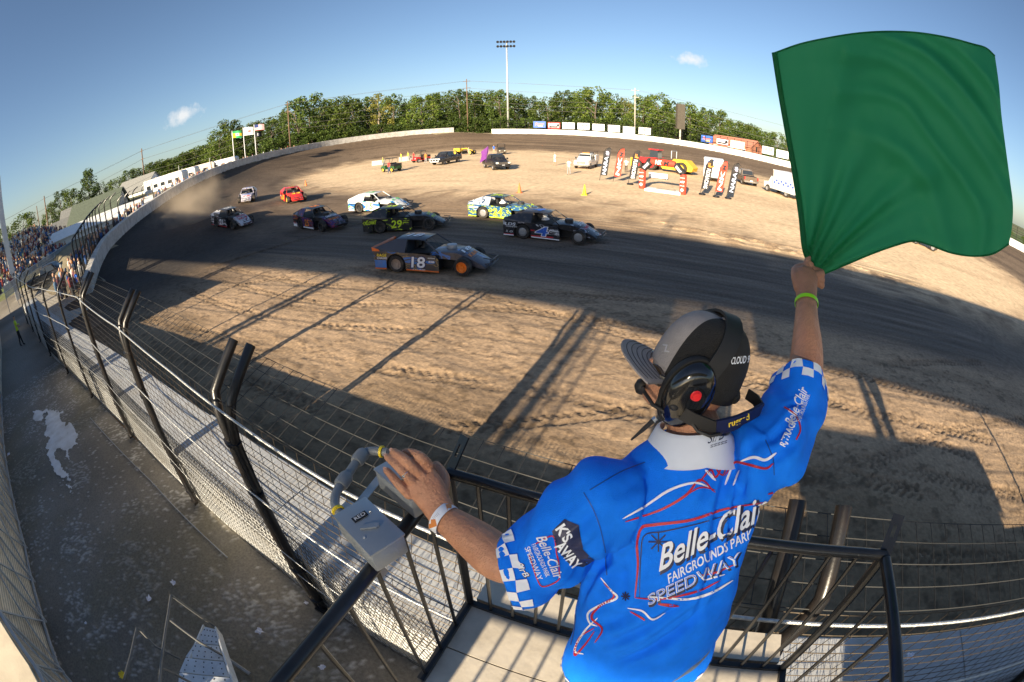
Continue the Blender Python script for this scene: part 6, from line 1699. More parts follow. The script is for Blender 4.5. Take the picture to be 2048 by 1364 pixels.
# folds: soft drapes that run from the raised shoulder to the far hip, gathers at the armpits
V = np.empty(len(shirt_me.vertices) * 3); shirt_me.vertices.foreach_get('co', V); V = V.reshape(-1, 3)
NV = np.empty(len(shirt_me.vertices) * 3); shirt_me.vertices.foreach_get('normal', NV); NV = NV.reshape(-1, 3)
o_ = np.array(HEM); a1 = (V - o_) @ np.array(sx); a2 = (V - o_) @ np.array(upv); a3 = (V - o_) @ np.array(sy)
n1 = np.array([noise.noise(Vector(p) * 6.0) for p in V]); n2 = np.array([noise.noise(Vector(p) * 17.0 + Vector((5, 2, 1))) for p in V])
ph = a2 * 30 - a1 * 26 + 2.6 * n1
w_low = np.clip(1.25 - a2 / .42, 0, 1) * np.clip(1 - np.abs(a1 - .03) / .40, 0, 1)
fold = .014 * w_low * np.sin(ph * .62) + .006 * w_low * np.sin(ph * 1.35 + 1)
ph2 = a1 * 60 + a2 * 12 + 3 * n1
w_r = np.exp(-((a1 - .16) / .10) ** 2) * np.exp(-((a2 - .56) / .20) ** 2)
fold += .010 * w_r * np.sin(ph2)
w_l = np.exp(-((a1 + .20) / .07) ** 2) * np.exp(-((a2 - .48) / .14) ** 2)
fold += .008 * w_l * np.sin(a2 * 55 + a1 * 35 + 2 * n1)
armL = np.array([min((Vector(p) - q).length for q, r in limbs_['L'][6:]) for p in V]) < .125
armR = np.array([min((Vector(p) - q).length for q, r in limbs_['R'][6:]) for p in V]) < .11
fold += .0055 * armL * np.sin(V @ np.array(EX) * 42 + V[:, 2] * 30 + 3 * n1) + .0050 * armR * np.sin(V[:, 2] * 75 + 4 * n1)
fold += .0045 * n1 + .0022 * n2
def crease(px, depth, width, r0=.9):
    global fold
    pts = open_spline(px, 12); q = []
    bv = BV0
    for p in pts:
        loc, nn, i, dd = bv.ray_cast(EYE, ray(p[0], p[1]))
        if loc is not None: q.append(tuple(loc))
    if len(q) < 3: return
    q = np.array(q); d = np.sqrt(((V[:, None, :] - q[None]) ** 2).sum(2)); k = d.argmin(1); dm = d.min(1)
    e = np.minimum(k, len(q) - 1 - k) / (len(q) * .25); e = np.clip(e, 0, 1)
    fold += e * (-depth * np.exp(-(dm / width) ** 2) + depth * .55 * np.exp(-((dm - width * 1.9) / (width * .9)) ** 2))
BV0 = bvh_of(shirt_me)
for px, dp, wd in (([(1476, 905), (1452, 960), (1436, 1030), (1424, 1110), (1408, 1190), (1390, 1260)], .011, .011), ([(1505, 930), (1480, 990), (1466, 1050), (1452, 1120), (1436, 1190)], .009, .010), ([(1440, 915), (1420, 960), (1405, 1010)], .006, .009),
                   ([(1185, 1300), (1260, 1270), (1340, 1225), (1425, 1165)], .010, .012), ([(1215, 1335), (1290, 1308), (1360, 1265), (1432, 1205)], .010, .011), ([(1170, 1255), (1230, 1240), (1290, 1205), (1350, 1175)], .006, .012),
                   ([(1225, 1075), (1205, 1120), (1180, 1165), (1160, 1215)], .009, .011), ([(1212, 1060), (1170, 1095), (1130, 1120), (1095, 1150)], .007, .010), ([(1200, 1010), (1160, 1050), (1125, 1075)], .006, .011), ([(1195, 1110), (1150, 1150), (1110, 1175)], .007, .010),
                   ([(1075, 1075), (1060, 1110), (1062, 1160)], .005, .009), ([(1110, 1060), (1100, 1100), (1095, 1140)], .005, .009),
                   ([(1530, 890), (1552, 870), (1575, 850)], .007, .009), ([(1545, 930), (1565, 905), (1590, 880)], .007, .009), ([(1560, 860), (1585, 835), (1605, 825)], .006, .008), ([(1570, 820), (1592, 806), (1612, 800)], .005, .008), ([(1520, 870), (1500, 905), (1490, 950)], .007, .010),
                   ([(1290, 950), (1260, 975), (1225, 1000)], .004, .012), ([(1240, 1120), (1245, 1180), (1235, 1240)], .005, .012)):
    crease(px, dp, wd)
V2 = V + NV * fold[:, None]
shirt_me.vertices.foreach_set('co', V2.ravel()); shirt_me.update()
BV_SHIRT = bvh_of(shirt_me)
M_SHIRT = mat('blue polyester', (.006, .19, .93), .8, 0, .07, 30, .35, 520, spec=.15)
M_SHW, M_SHR, M_SHK = mat('shirt white', (.74, .78, .86), .6, 0, .03, 30), mat('shirt red', (.42, .01, .03), .55), mat('shirt dark print', (.006, .012, .06), .5)
shirt_o = mpart('shirt', shirt_me, M_SHIRT)
def hit(bv, px, py, lift=.0015):
    d = ray(px, py); loc, nn, i, dist = bv.ray_cast(EYE, d)
    if loc is None: return None
    if nn.dot(d) > 0: nn = -nn
    return loc + nn * lift
def print_on(bv, name, v2, faces, m, parent, O, U, Vv, lift=.0018, cuts=10):
    """Lay flat print on a curved garment: print coordinates -> the garment's surface."""
    bm = bmesh.new(); vs = [bm.verts.new((p[0], p[1], 0)) for p in v2]
    for f in faces:
        try: bm.faces.new([vs[i] for i in f])
        except ValueError: pass
    xs = [p[0] for p in v2]; ys = [p[1] for p in v2]
    for ax, lo, hi, unit in ((0, min(xs), max(xs), math.hypot(*U)), (1, min(ys), max(ys), math.hypot(*Vv))):
        n = max(1, int((hi - lo) * unit / cuts))
        for k in range(1, n):
            c = lo + (hi - lo) * k / n
            bmesh.ops.bisect_plane(bm, geom=bm.verts[:] + bm.edges[:] + bm.faces[:], plane_co=(c, 0, 0) if ax == 0 else (0, c, 0), plane_no=(1, 0, 0) if ax == 0 else (0, 1, 0))
    bad = []
    for v in bm.verts:
        h = hit(bv, O[0] + U[0] * v.co.x + Vv[0] * v.co.y, O[1] + U[1] * v.co.x + Vv[1] * v.co.y, lift)
        if h is None: bad.append(v)
        else: v.co = h
    if bad: bmesh.ops.delete(bm, geom=bad, context='VERTS')
    long_ = [f for f in bm.faces if max(e.calc_length() for e in f.edges) > .06]
    if long_: bmesh.ops.delete(bm, geom=long_, context='FACES')
    me = bpy.data.meshes.new(name); bm.to_mesh(me); bm.free()
    if not len(me.polygons): return None
    return mpart(name, me, m, False, parent)
def text_on(bv, txt, m, parent, O, U, Vv, h, width=None, bold=0.0, shear=0.0, lift=.0018):
    v, f = text_mesh(txt, bold, shear)
    w = v[:, 0].max() - v[:, 0].min(); k = (width / w) if width else h
    ul, vl = math.hypot(*U), math.hypot(*Vv); U = (U[0] / ul * k, U[1] / ul * k); Vv = (Vv[0] / vl * h, Vv[1] / vl * h)
    return print_on(bv, 'lettering', [(p[0], p[1]) for p in v], f, m, parent, O, U, Vv, lift)
def line_on(bv, pts, w, m, parent, lift=.0016, taper=True, name='pinstripe'):
    """A painted line of pixel width w along surveyed points, laid on the garment."""
    P = open_spline(pts, 8); vs, fs = [], []; n = len(P)
    for i, p in enumerate(P):
        t = P[min(i + 1, n - 1)] - P[max(i - 1, 0)]; t = t / (np.hypot(*t) + 1e-9)
        ww = w / 2 * ((.25 + .75 * math.sin(math.pi * min(1, max(0, i / (n - 1)))) ** .5) if taper else 1)
        for s in (-1, 1):
            h = hit(bv, p[0] - t[1] * ww * s, p[1] + t[0] * ww * s, lift)
            vs.append(h)
    b = MB(); ok = [v is not None for v in vs]; vv = [v if v is not None else Vector() for v in vs]
    for i in range(n - 1):
        q = (2 * i, 2 * i + 1, 2 * i + 3, 2 * i + 2)
        if all(ok[j] for j in q) and (vv[2 * i] - vv[2 * i + 2]).length < .05: fs.append(q)
    if not fs: return
    used = sorted({j for f in fs for j in f}); rm = {j: k for k, j in enumerate(used)}
    b.add([vv[j] for j in used], [tuple(rm[j] for j in f) for f in fs]); mp(name, b, m, False, parent)
S_ = shirt_o
# script across the back, slanting up to the right
UD, VD = (.918, -.50), (-.36, -.93)
text_on(BV_SHIRT, 'Belle-Clair', M_SHK, S_, (1429, 1067), (.89, -.45), (-.12, -1), 54, 252, .030, .38, .0014)
text_on(BV_SHIRT, 'Belle-Clair', M_SHW, S_, (1425, 1063), (.89, -.45), (-.12, -1), 50, 246, .016, .38, .0026)
text_on(BV_SHIRT, 'FAIRGROUNDS PARK', M_SHW, S_, (1420, 1111), (.87, -.48), (-.12, -1), 19, 192, .012, .0, .0022)
text_on(BV_SHIRT, 'SPEEDWAY', M_SHK, S_, (1391, 1160), (.90, -.42), (-.12, -1), 26, 208, .03, .0, .0014)
text_on(BV_SHIRT, 'SPEEDWAY', M_SHW, S_, (1388, 1157), (.90, -.42), (-.12, -1), 23, 203, .016, .0, .0024)
text_on(BV_SHIRT, 'SPEEDWAY', M_SHIRT, S_, (1388, 1157), (.90, -.42), (-.12, -1), 20, 200, -.024, .0, .0032)
WH, RD_, BK = M_SHW, M_SHR, M_SHK
for pts, w, m in (([(1245, 1037), (1290, 1012), (1340, 980), (1388, 966), (1420, 975)], 5, WH), ([(1250, 1043), (1320, 1020), (1372, 990), (1400, 960), (1430, 985)], 5, RD_), ([(1372, 990), (1402, 975), (1430, 980)], 3, RD_),
                  ([(1410, 940), (1432, 962)], 6, WH), ([(1463, 935), (1450, 970)], 5, WH), ([(1480, 940), (1466, 972)], 4, WH), ([(1437, 905), (1432, 935), (1445, 950), (1455, 925), (1468, 935)], 3, RD_), ([(1398, 965), (1420, 940), (1432, 955), (1448, 925)], 4, RD_), ([(1448, 952), (1470, 925), (1500, 930), (1530, 937), (1546, 927)], 5, RD_),
                  ([(1482, 922), (1508, 915), (1530, 920), (1552, 905)], 6, WH), ([(1270, 1195), (1276, 1130), (1274, 1085), (1284, 1055), (1310, 1049), (1380, 1040), (1450, 1018), (1525, 1004)], 6, RD_), ([(1279, 1195), (1282, 1110), (1290, 1070), (1330, 1062), (1400, 1046), (1470, 1025)], 2.5, BK), ([(1535, 988), (1562, 980)], 4, RD_),
                  ([(1270, 1195), (1330, 1197), (1400, 1180), (1440, 1160)], 4, RD_), ([(1295, 1192), (1370, 1198), (1420, 1186), (1465, 1160)], 5, WH), ([(1316, 1208), (1358, 1212)], 6, RD_), ([(1255, 1215), (1285, 1222), (1305, 1238), (1330, 1225)], 4, WH), ([(1260, 1222), (1284, 1236), (1290, 1240)], 4, RD_), ([(1400, 1150), (1430, 1145), (1470, 1128)], 3.5, RD_), ([(1408, 1160), (1450, 1148)], 3.5, WH),
                  ([(1202, 1155), (1222, 1180), (1234, 1195), (1205, 1208), (1178, 1225), (1180, 1245), (1196, 1252)], 4.5, WH), ([(1208, 1165), (1228, 1192), (1200, 1212), (1184, 1235), (1205, 1258), (1190, 1285)], 4.5, RD_), ([(1196, 1235), (1170, 1262), (1150, 1300), (1168, 1308)], 4, WH), ([(1190, 1255), (1160, 1275), (1150, 1310), (1170, 1290), (1190, 1262)], 4, RD_)):
    line_on(BV_SHIRT, pts, w, m, S_)
for cx, cy, rr_ in ((1317, 1083, 20), (1252, 1192, 9)):      # starburst
    for k in range(8):
        a = k * .785; line_on(BV_SHIRT, [(cx, cy), (cx + math.cos(a) * rr_ * .5, cy + math.sin(a) * rr_ * .5), (cx + math.cos(a) * rr_, cy + math.sin(a) * rr_)], 2.6, BK, S_, .0018, False, 'starburst')
# seams
M_SEAM = mat('seam shadow', (.002, .06, .34), .6)
for pts in ([(1168, 985), (1192, 1030), (1208, 1090), (1214, 1150)], [(1290, 925), (1240, 945), (1180, 980)], [(1530, 880), (1545, 915), (1548, 950)], [(1152, 1190), (1150, 1250), (1142, 1290)]): line_on(BV_SHIRT, pts, 2.2, M_SEAM, S_, .0012, False, 'seam')
# sleeve prints
text_on(BV_SHIRT, 'Belle-Clair', WH, S_, (1100, 1114), (.40, .92), (.92, -.40), 20, 92, .012, .3)
text_on(BV_SHIRT, 'FAIRGROUNDS PARK', WH, S_, (1082, 1120), (.40, .92), (.92, -.40), 9, 70, .008)
text_on(BV_SHIRT, 'SPEEDWAY', WH, S_, (1068, 1126), (.38, .93), (.93, -.38), 11, 70, .004)
line_on(BV_SHIRT, [(1072, 1088), (1106, 1072), (1114, 1110), (1118, 1142), (1116, 1160), (1088, 1172), (1076, 1160), (1060, 1110)], 2.6, RD_, S_, .0016, False)
b = MB(); print_on(BV_SHIRT, 'patch', [(-32, -28), (-6, -52), (22, -40), (30, 8), (52, 30), (30, 44), (4, 40), (-20, 12)], [tuple(range(8))], BK, S_, (1136, 1090), (1, 0), (0, 1), .0016, 6)
text_on(BV_SHIRT, "K'S", WH, S_, (1130, 1066), (.55, .83), (.83, -.55), 24, 34, .03, 0, .0026)
text_on(BV_SHIRT, 'AWAY', WH, S_, (1137, 1110), (.62, .78), (.78, -.62), 24, 60, .03, 0, .0026)
text_on(BV_SHIRT, 'SirB', BK, S_, (1047, 1140), (.50, .86), (.86, -.50), 14, 34, .02, .3, .0018); text_on(BV_SHIRT, 'SirB', WH, S_, (1046, 1139), (.50, .86), (.86, -.50), 12, 32, .004, .3, .0026)
text_on(BV_SHIRT, 'Belle-Clair', WH, S_, (1592, 812), (-.42, -.90) if False else (.40, -.92), (-.92, -.40), 20, 80, .012, .3)
text_on(BV_SHIRT, 'FAIRGROUNDS PARK', WH, S_, (1606, 816), (.34, -.94), (-.94, -.34), 9, 58, .006)
text_on(BV_SHIRT, 'RJTRACK', WH, S_, (1578, 866), (.45, -.89), (-.89, -.45), 15, 58, .03, .0, .0024)
line_on(BV_SHIRT, [(1568, 815), (1590, 830), (1600, 858), (1592, 880)], 3, RD_, S_, .0016, False)
# chequered cuffs and hem
def chequers(path_ring, count, rows, size, parent, bv, taper=1.0):
    for r_ in range(rows):
        for k in range(count):
            if (k + r_) % 2: continue
            cs = []
            for kk in (k, k + .5, k + 1):
                for rr2 in (r_, r_ + 1):
                    p = path_ring(kk / count, rr2 * size)
                    loc, nn, i, dd = bv.find_nearest(p)
                    if nn.dot(p - path_ring(None, rr2 * size)) < 0: nn = -nn
                    cs.append(loc + nn * .0032)
            b = MB(); b.add(cs, [(0, 2, 3, 1), (2, 4, 5, 3)]); mp('chequer', b, M_SHW, False, parent)
def cuff_ring(key):
    q = limbs_[key]; end, er = q[-1]; d = (q[-3][0] - end).normalized()
    ref = Vector((0, 0, 1)); ax = d.cross(ref).normalized(); ay = d.cross(ax)
    def f(u, s):
        c = end + d * (.004 + s)
        if u is None: return c
        return c + (ax * math.cos(6.28319 * u) + ay * math.sin(6.28319 * u)) * er
    return f
chequers(cuff_ring('L'), 22, 2, .024, S_, BV_SHIRT); chequers(cuff_ring('R'), 18, 2, .024, S_, BV_SHIRT)
def hem_ring(u, s):
    c = HEM + upv * (-.018 + s)
    if u is None: return c
    return c + EX * (math.cos(6.28319 * u) * .26) + upv.cross(EX).normalized() * (math.sin(6.28319 * u) * .18)
chequers(hem_ring, 54, 1, .020, S_, BV_SHIRT)
# --- trousers
b = MB(); hipc = HEM + upv * .06
oval_tube(b, [(hipc - EZ * .12, .16, .12, EX, EY), (hipc - EZ * .05, .19, .14, EX, EY), (hipc + EZ * .05, .20, .145, EX, EY)], True, 20)
for s in (-1, 1):
    hp = hipc + EX * (s * .10) - EZ * .06; kn = hp + EY * -.06 - EZ * .36 + EX * s * .02; an = Vector((kn.x, kn.y, ST_Z + .09)) - EY * .10
    limb(b, [(hp, .105), (hp.lerp(kn, .5), .092), (kn, .075), (kn.lerp(an, .5), .066), (an, .055)])
    limb(b, [(an - EZ * .03 - EY * .04, .045), (an + EY * .14 - EZ * .045, .04)])
jm = remesh(b, .012, 6); mpart('trousers', jm, mat('faded denim', (.10, .15, .24), .85, 0, .18, 12, .3, 120, dirt=(.28, .33, .40), dscale=5, damt=.5))
# --- head, built round a facing direction
HC = atr(1398, 733, 1.0)
fa = math.radians(174)                                   # facing left and a little away
F_ = (EX * math.cos(fa) + EY * math.sin(fa)); F_ = (F_ + EZ * .30).normalized(); Lf = EZ.cross(F_).normalized(); U_ = F_.cross(Lf)
hp = lambda f, l, u: HC + F_ * f + Lf * l + U_ * u
b = MB()
rows = [(-.155, .052, .056, -.045), (-.125, .055, .060, -.038), (-.105, .060, .078, -.012), (-.085, .064, .090, .004), (-.055, .069, .096, .004), (-.02, .073, .099, 0), (.02, .076, .101, -.002), (.06, .073, .095, -.006), (.09, .058, .075, -.006), (.108, .03, .04, -.006)]
b.loft([[hp(off + d * math.cos(t), w * math.sin(t), u) for t in [6.28319 * k / 24 for k in range(24)]] for u, w, d, off in rows], True)
limb(b, [(hp(.092, 0, -.015), .012), (hp(.112, 0, -.035), .014)])            # nose
limb(b, [(hp(.078, 0, -.095), .018), (hp(.07, .02, -.09), .02), ], 10)      # chin
limb(b, [(hp(.084, 0, -.062), .014), (hp(.08, .015, -.064), .013)], 10)      # lips
for s in (-1, 1): limb(b, [(hp(.030, s * .070, -.010), .008), (hp(.026, s * .074, -.028), .010), (hp(.032, s * .070, -.045), .007)], 8)
limb(b, [(hp(-.045, 0, -.12), .056), (N_ + upv * .02, .062), (N_ - upv * .08, .068)])
hm = remesh(b, .004, 5)
M_SKIN = mat('sunned skin', (.47, .235, .140), .48, 0, .14, 30, .35, 140, dirt=(.46, .18, .11), dscale=9, damt=.35, spec=.4)
BV_HEAD = bvh_of(hm)
head_o = mpart('head', hm, M_SKIN)
# short grey hair over the nape: many fine strands
hb = MB(); rr_ = random.Random(3)
for k in range(2600):
    a = rr_.uniform(2.0, 4.28); u = rr_.uniform(-.115, .03)
    if u < -.085 and rr_.random() < .5: continue
    p = hp(-.004 + .12 * math.cos(a), .10 * math.sin(a), u); loc, nn, i, dd = BV_HEAD.find_nearest(p)
    if loc is None: continue
    if nn.dot(loc - HC) < 0: nn = -nn
    d = (-U_ * .9 - F_ * .2 + nn * .35 + Vector((rr_.uniform(-.3, .3), rr_.uniform(-.3, .3), rr_.uniform(-.3, .3)))).normalized()
    sd = d.cross(nn).normalized() * .0006; L = rr_.uniform(.008, .015)
    hb.add([loc - sd, loc + sd, loc + d * L], [(0, 1, 2)])
struct(mp('hair', hb, mat('grey hair', (.50, .44, .37), .6, 0, .3, 60), False), 'stuff')
# --- cap
M_CAPB, M_CAPG = mat('black cap mesh', (.010, .010, .011), .75, 0, .2, 40, .5, 500), mat('grey cap cloth', (.25, .235, .24), .8, 0, .08, 40, .25, 300)
cb = MB(); NA, NVv = 64, 16
def cap_pt(a, v, g=1.0):
    low = -.020 - .020 * (1 - math.cos(a)) / 2
    u = low + (.116 - low) * math.sin(v * math.pi / 2) ** .92
    k = math.cos(v * math.pi / 2) ** .62
    return hp(-.003 + .108 * g * k * math.cos(a) * (1.0), .086 * g * k * math.sin(a), u)
vs = [cap_pt(6.28319 * i / NA, j / NVv * .995) for j in range(NVv + 1) for i in range(NA)]
fs, ms = [], []
for j in range(NVv):
    for i in range(NA):
        a = 6.28319 * (i + .5) / NA; ab = abs((a - math.pi)); v = (j + .5) / NVv
        if ab < .62 and .09 < v < .10 + .30 * math.sqrt(max(0, 1 - (ab / .62) ** 2)): continue
        fa_ = min(a, 6.28319 - a)
        fs.append((j * NA + i, j * NA + (i + 1) % NA, (j + 1) * NA + (i + 1) % NA, (j + 1) * NA + i)); ms.append(1 if fa_ < .54 else 0)
cb.v = [tuple(p) for p in vs]; cb.f = fs; cb.m = ms
cap_me = to_mesh(cb, 'cap'); BV_CAP = bvh_of(cap_me)
cap_o = mpart('cap', cap_me, [M_CAPB, M_CAPG]); cap_o['label'] = 'grey and black mesh cap'
sm_ = cap_o.modifiers.new('solid', 'SOLIDIFY'); sm_.thickness = .002; sm_.offset = 1
bb = MB(); rows_ = []
for j in range(7):
    k = j / 6; ring = []
    for i in range(21):
        a = math.radians(-46 + 92 * i / 20)
        ext = .074 * k * (math.cos(a * .95) ** .55)
        p = cap_pt(a, .0); fdir = (F_ * math.cos(a * .55) + Lf * math.sin(a * .55)).normalized()
        ring.append(p + fdir * ext + U_ * (.010 * k - .012 * k * (abs(a) / .8) ** 2))
    rows_.append(ring)
n_ = 21
bb.add([p for r in rows_ for p in r] + [p - U_ * .004 for r in rows_ for p in r], [(j * n_ + i, j * n_ + i + 1, (j + 1) * n_ + i + 1, (j + 1) * n_ + i) for j in range(6) for i in range(20)] + [(147 + (j + 1) * n_ + i, 147 + (j + 1) * n_ + i + 1, 147 + j * n_ + i + 1, 147 + j * n_ + i) for j in range(6) for i in range(20)] + [(6 * n_ + i, 6 * n_ + i + 1, 147 + 6 * n_ + i + 1, 147 + 6 * n_ + i) for i in range(20)])
mp('brim', bb, M_CAPG, 50, cap_o)
for j in range(1, 6):                                    # stitching on the brim
    q = MB(); q.tube([p + U_ * .0006 for p in rows_[j][1:-1]], .0006, 4); mp('stitching', q, M_CAPB, False, cap_o)
b = MB(); b.tube([cap_pt(math.pi + t, .045, 1.03) for t in np.linspace(-.75, .75, 9)], .008, 8); mp('cap_strap', b, M_CAPB, 50, cap_o)
b = MB(); b.lathe([(.007, 0), (.005, .004), (.001, .005)], (0, 0, 0), n=12); b.v = [tuple(Vector(p) + hp(-.003, 0, .115)) for p in b.v]; mp('cap_button', b, M_CAPG, 40, cap_o)
text_on(BV_CAP, 'CLOUD 9 AUTO', M_SHW, cap_o, (1492, 718), (.98, -.10), (.16, -1), 15, 62, .02, 0, .003)
text_on(BV_CAP, 'Z', mat('silver thread', (.35, .36, .40), .5), cap_o, (1334, 697), (.98, .1), (-.1, -1), 15, 12, .03, -.2, .003)
for r_ in range(5):
    text_on(BV_CAP, '- - - - -', mat('silver thread', (.35, .36, .40), .5), cap_o, (1418 - r_ * 1.2, 726 + r_ * 6), (.98, .12), (-.12, -1), 3, 26, .01, 0, .003)
# --- sunglasses
b = MB(); b.tube([hp(.098, .055, -.020), hp(.06, .076, -.020), hp(.0, .080, -.022)], .0035, 6); gl = mp('sunglasses', b, M_INK, 40)
b = MB(); b.tube([hp(.088, .066, -.018), hp(.066, .077, -.018)], .0055, 6); mp('temple', b, mat('lime plastic', (.75, .85, .02), .4), 40, gl)
for s in (-1, 1):
    b = MB(); b.loft([[hp(.104 - .03 * abs(l) * 20 * .02 + .0 - .25 * (l - s * .0) ** 2 * 20, l, u) for l, u in [(s * .034 + .030 * math.cos(t), -.030 + .020 * math.sin(t)) for t in [6.28319 * k / 14 for k in range(14)]]], [hp(.108 - .25 * (l) ** 2 * 20, l, u) for l, u in [(s * .034 + .026 * math.cos(t), -.030 + .017 * math.sin(t)) for t in [6.28319 * k / 14 for k in range(14)]]]], True); mp('lens', b, mat('smoked lens', (.05, .035, .02), .08, 0, .1, spec=.8), 40, gl)
# --- headset
M_GLOSS = mat('gloss black', (.006, .006, .007), .10, 0, .1, 10, spec=.7, coat=.6); M_RUB = mat('black rubber', (.012, .012, .013), .6)
hs = None
b = MB(); rl = []
for k in range(19):
    t = math.radians(-8 + 196 * k / 18)
    c = hp(.034 - .052 * math.sin(t), .101 * math.cos(t), .008 + .120 * math.sin(t))
    nrm_ = (Lf * math.cos(t) + U_ * math.sin(t)); w = F_ * .020
    rl.append([c + w - nrm_ * .003, c + w + nrm_ * .003, c - w + nrm_ * .003, c - w - nrm_ * .003])
b.loft(rl, True); hs = mp('headset', b, M_RUB, 50); hs['label'] = 'black two-way radio headset with red button'
for s in (-1, 1):
    b = MB(); cc = hp(.042 if s > 0 else .0, s * .076, -.022 if s > 0 else -.05)
    for (lift_, k) in ((0, 1.0), (.018, 1.04), (.020, .98)):
        pass
    b.loft([[cc + Lf * (s * l) + F_ * (.054 * k * math.cos(t)) + U_ * (.078 * k * math.sin(t)) for t in [6.28319 * q / 28 for q in range(28)]] for l, k in ((-.004, .80), (0, 1.0), (.012, 1.06), (.018, 1.02))], True); cu = mp('ear_cushion', b, M_RUB, 50, hs)
    b = MB(); b.loft([[cc + Lf * (s * l) + F_ * (.051 * k * math.cos(t)) + U_ * (.075 * k * math.sin(t)) for t in [6.28319 * q / 28 for q in range(28)]] for l, k in ((.016, 1.02), (.026, 1.0), (.037, .90), (.043, .72), (.045, .45), (.0455, .15))], True); mp('ear_cup', b, M_GLOSS, True, hs)
cc = hp(.042, .076, -.022)
b = MB(); b.loft([[cc + Lf * l + F_ * (-.003 + .0105 * k * math.cos(t)) + U_ * (.016 + .0105 * k * math.sin(t)) for t in [6.28319 * q / 18 for q in range(18)]] for l, k in ((.042, 1.1), (.046, 1.1), (.047, .95), (.051, .85), (.052, .4))], True); mp('red_button', b, mat('red push button', (.75, .02, .025), .35), 50, hs)
b = MB(); b.loft([[cc + Lf * l + F_ * (.026 + .010 * k * math.cos(t)) + U_ * (-.022 + .007 * k * math.sin(t)) for t in [6.28319 * q / 12 for q in range(12)]] for l, k in ((.034, 1.2), (.044, 1.0), (.047, .5))], True); mp('knob', b, M_RUB, 50, hs)
mic = atr(1284, 773, 1.0083)
b = MB(); b.tube([hp(.07, .112, -.065), hp(.10, .095, -.065), hp(.115, .06, -.062), mic], .004, 8); mp('mic_boom', b, M_RUB, 40, hs)
b = MB(); b.lathe([(.003, -.018), (.013, -.013), (.0175, 0), (.013, .013), (.003, .018)], (0, 0, 0), n=16); b.v = [tuple(Vector(p) + mic) for p in b.v]; mp('mic_foam', b, M_RUB, True, hs)
a0, a1_ = atr(1312, 836, 0.9435), atr(1262, 880, 0.9435)
b = MB(); b.tube([a0, a0.lerp(a1_, .12)], .0065, 10); mp('antenna_socket', b, M_CHROME, 40, hs)
b = MB(); b.tube([a0.lerp(a1_, .12), a0.lerp(a1_, .45), a1_], [.0055, .0048, .002], 8); mp('antenna', b, M_RUB, 40, hs)
b = MB(); q = [atr(1316, 795, 0.9111), atr(1345, 815, 0.9019), atr(1385, 838, 0.9111), atr(1420, 852, 0.9250), atr(1448, 857, 0.9389)]
def strip(b, pts, hw, th, upd):
    rl = []
    for i, p in enumerate(pts):
        t = (pts[min(i + 1, len(pts) - 1)] - pts[max(i - 1, 0)]).normalized(); ww = (upd - t * upd.dot(t)).normalized(); nn = t.cross(ww)
        rl.append([p + ww * hw + nn * th, p + ww * hw - nn * th, p - ww * hw - nn * th, p - ww * hw + nn * th])
    b.loft(rl, True)
strip(b, q, .014, .0025, U_); mp('neck_strap', b, M_RUB, 50, hs)
b = MB(); q2 = [atr(1432, 856, 0.9296), atr(1470, 846, 0.9435), atr(1500, 832, 0.9666), atr(1522, 818, 0.9898)]; strip(b, q2, .019, .003, U_); pad = mp('neck_pad', b, mat('navy pad', (.008, .012, .05), .5), 50, hs)
BV_PAD = bvh_of(to_mesh(b))
text_on(BV_PAD, 'rugged', ylw, pad, (1478, 842), (.93, -.36), (-.2, -1), 16, 46, .02, .15, .001)
text_on(BV_PAD, '- - - -', ylw, pad, (1482, 856), (.93, -.36), (-.2, -1), 3, 44, .01, 0, .001)
b = MB(); strip(b, [atr(1522, 818, 0.9898), atr(1512, 800, 1.0175), atr(1495, 788, 1.0453)], .012, .0025, U_); mp('neck_strap', b, M_RUB, 50, hs)
b = MB(); b.tube([atr(1378, 838, 0.9158), atr(1395, 862, 0.9204), atr(1420, 872, 0.9250), atr(1440, 868, 0.9343)], .0035, 6); mp('cable', b, M_RUB, 40, hs)
# --- collar
b = MB(); rl0, rl1 = [], []
colc = N_ + upv * .010
prof = []
for k in range(41):
    t = math.radians(-128 + 256 * k / 40 - 90)
    d = sx * math.cos(t) + sy * math.sin(t)
    prof.append((d, t))
rings = []
for rr_, hh_ in ((.066, .012), (.071, .018), (.079, .012), (.100, -.034), (.1055, -.040), (.100, -.042), (.078, -.005), (.067, .002)):
    rings.append([colc + d * rr_ * (1.0 + .10 * abs(math.cos(t))) + upv * (hh_ - .012 * abs(math.cos(t)) * (1 if rr_ < .09 else 1.6)) for d, t in prof])
for i in range(len(rings) - 1):
    pass
b.loft([[rings[j][k] for j in range(len(rings))] for k in range(41)], True); col_me = to_mesh(b, 'collar'); BV_COL = bvh_of(col_me); col_o = mpart('collar', col_me, M_SHW, 60)
text_on(BV_COL, 'SirB', M_SHK, col_o, (1432, 874), (.94, -.28), (.1, -1), 18, 34, .0, .3, .0012); text_on(BV_COL, '=====', M_SHK, col_o, (1437, 888), (.94, -.28), (.1, -1), 5, 34, .0, 0, .0012)
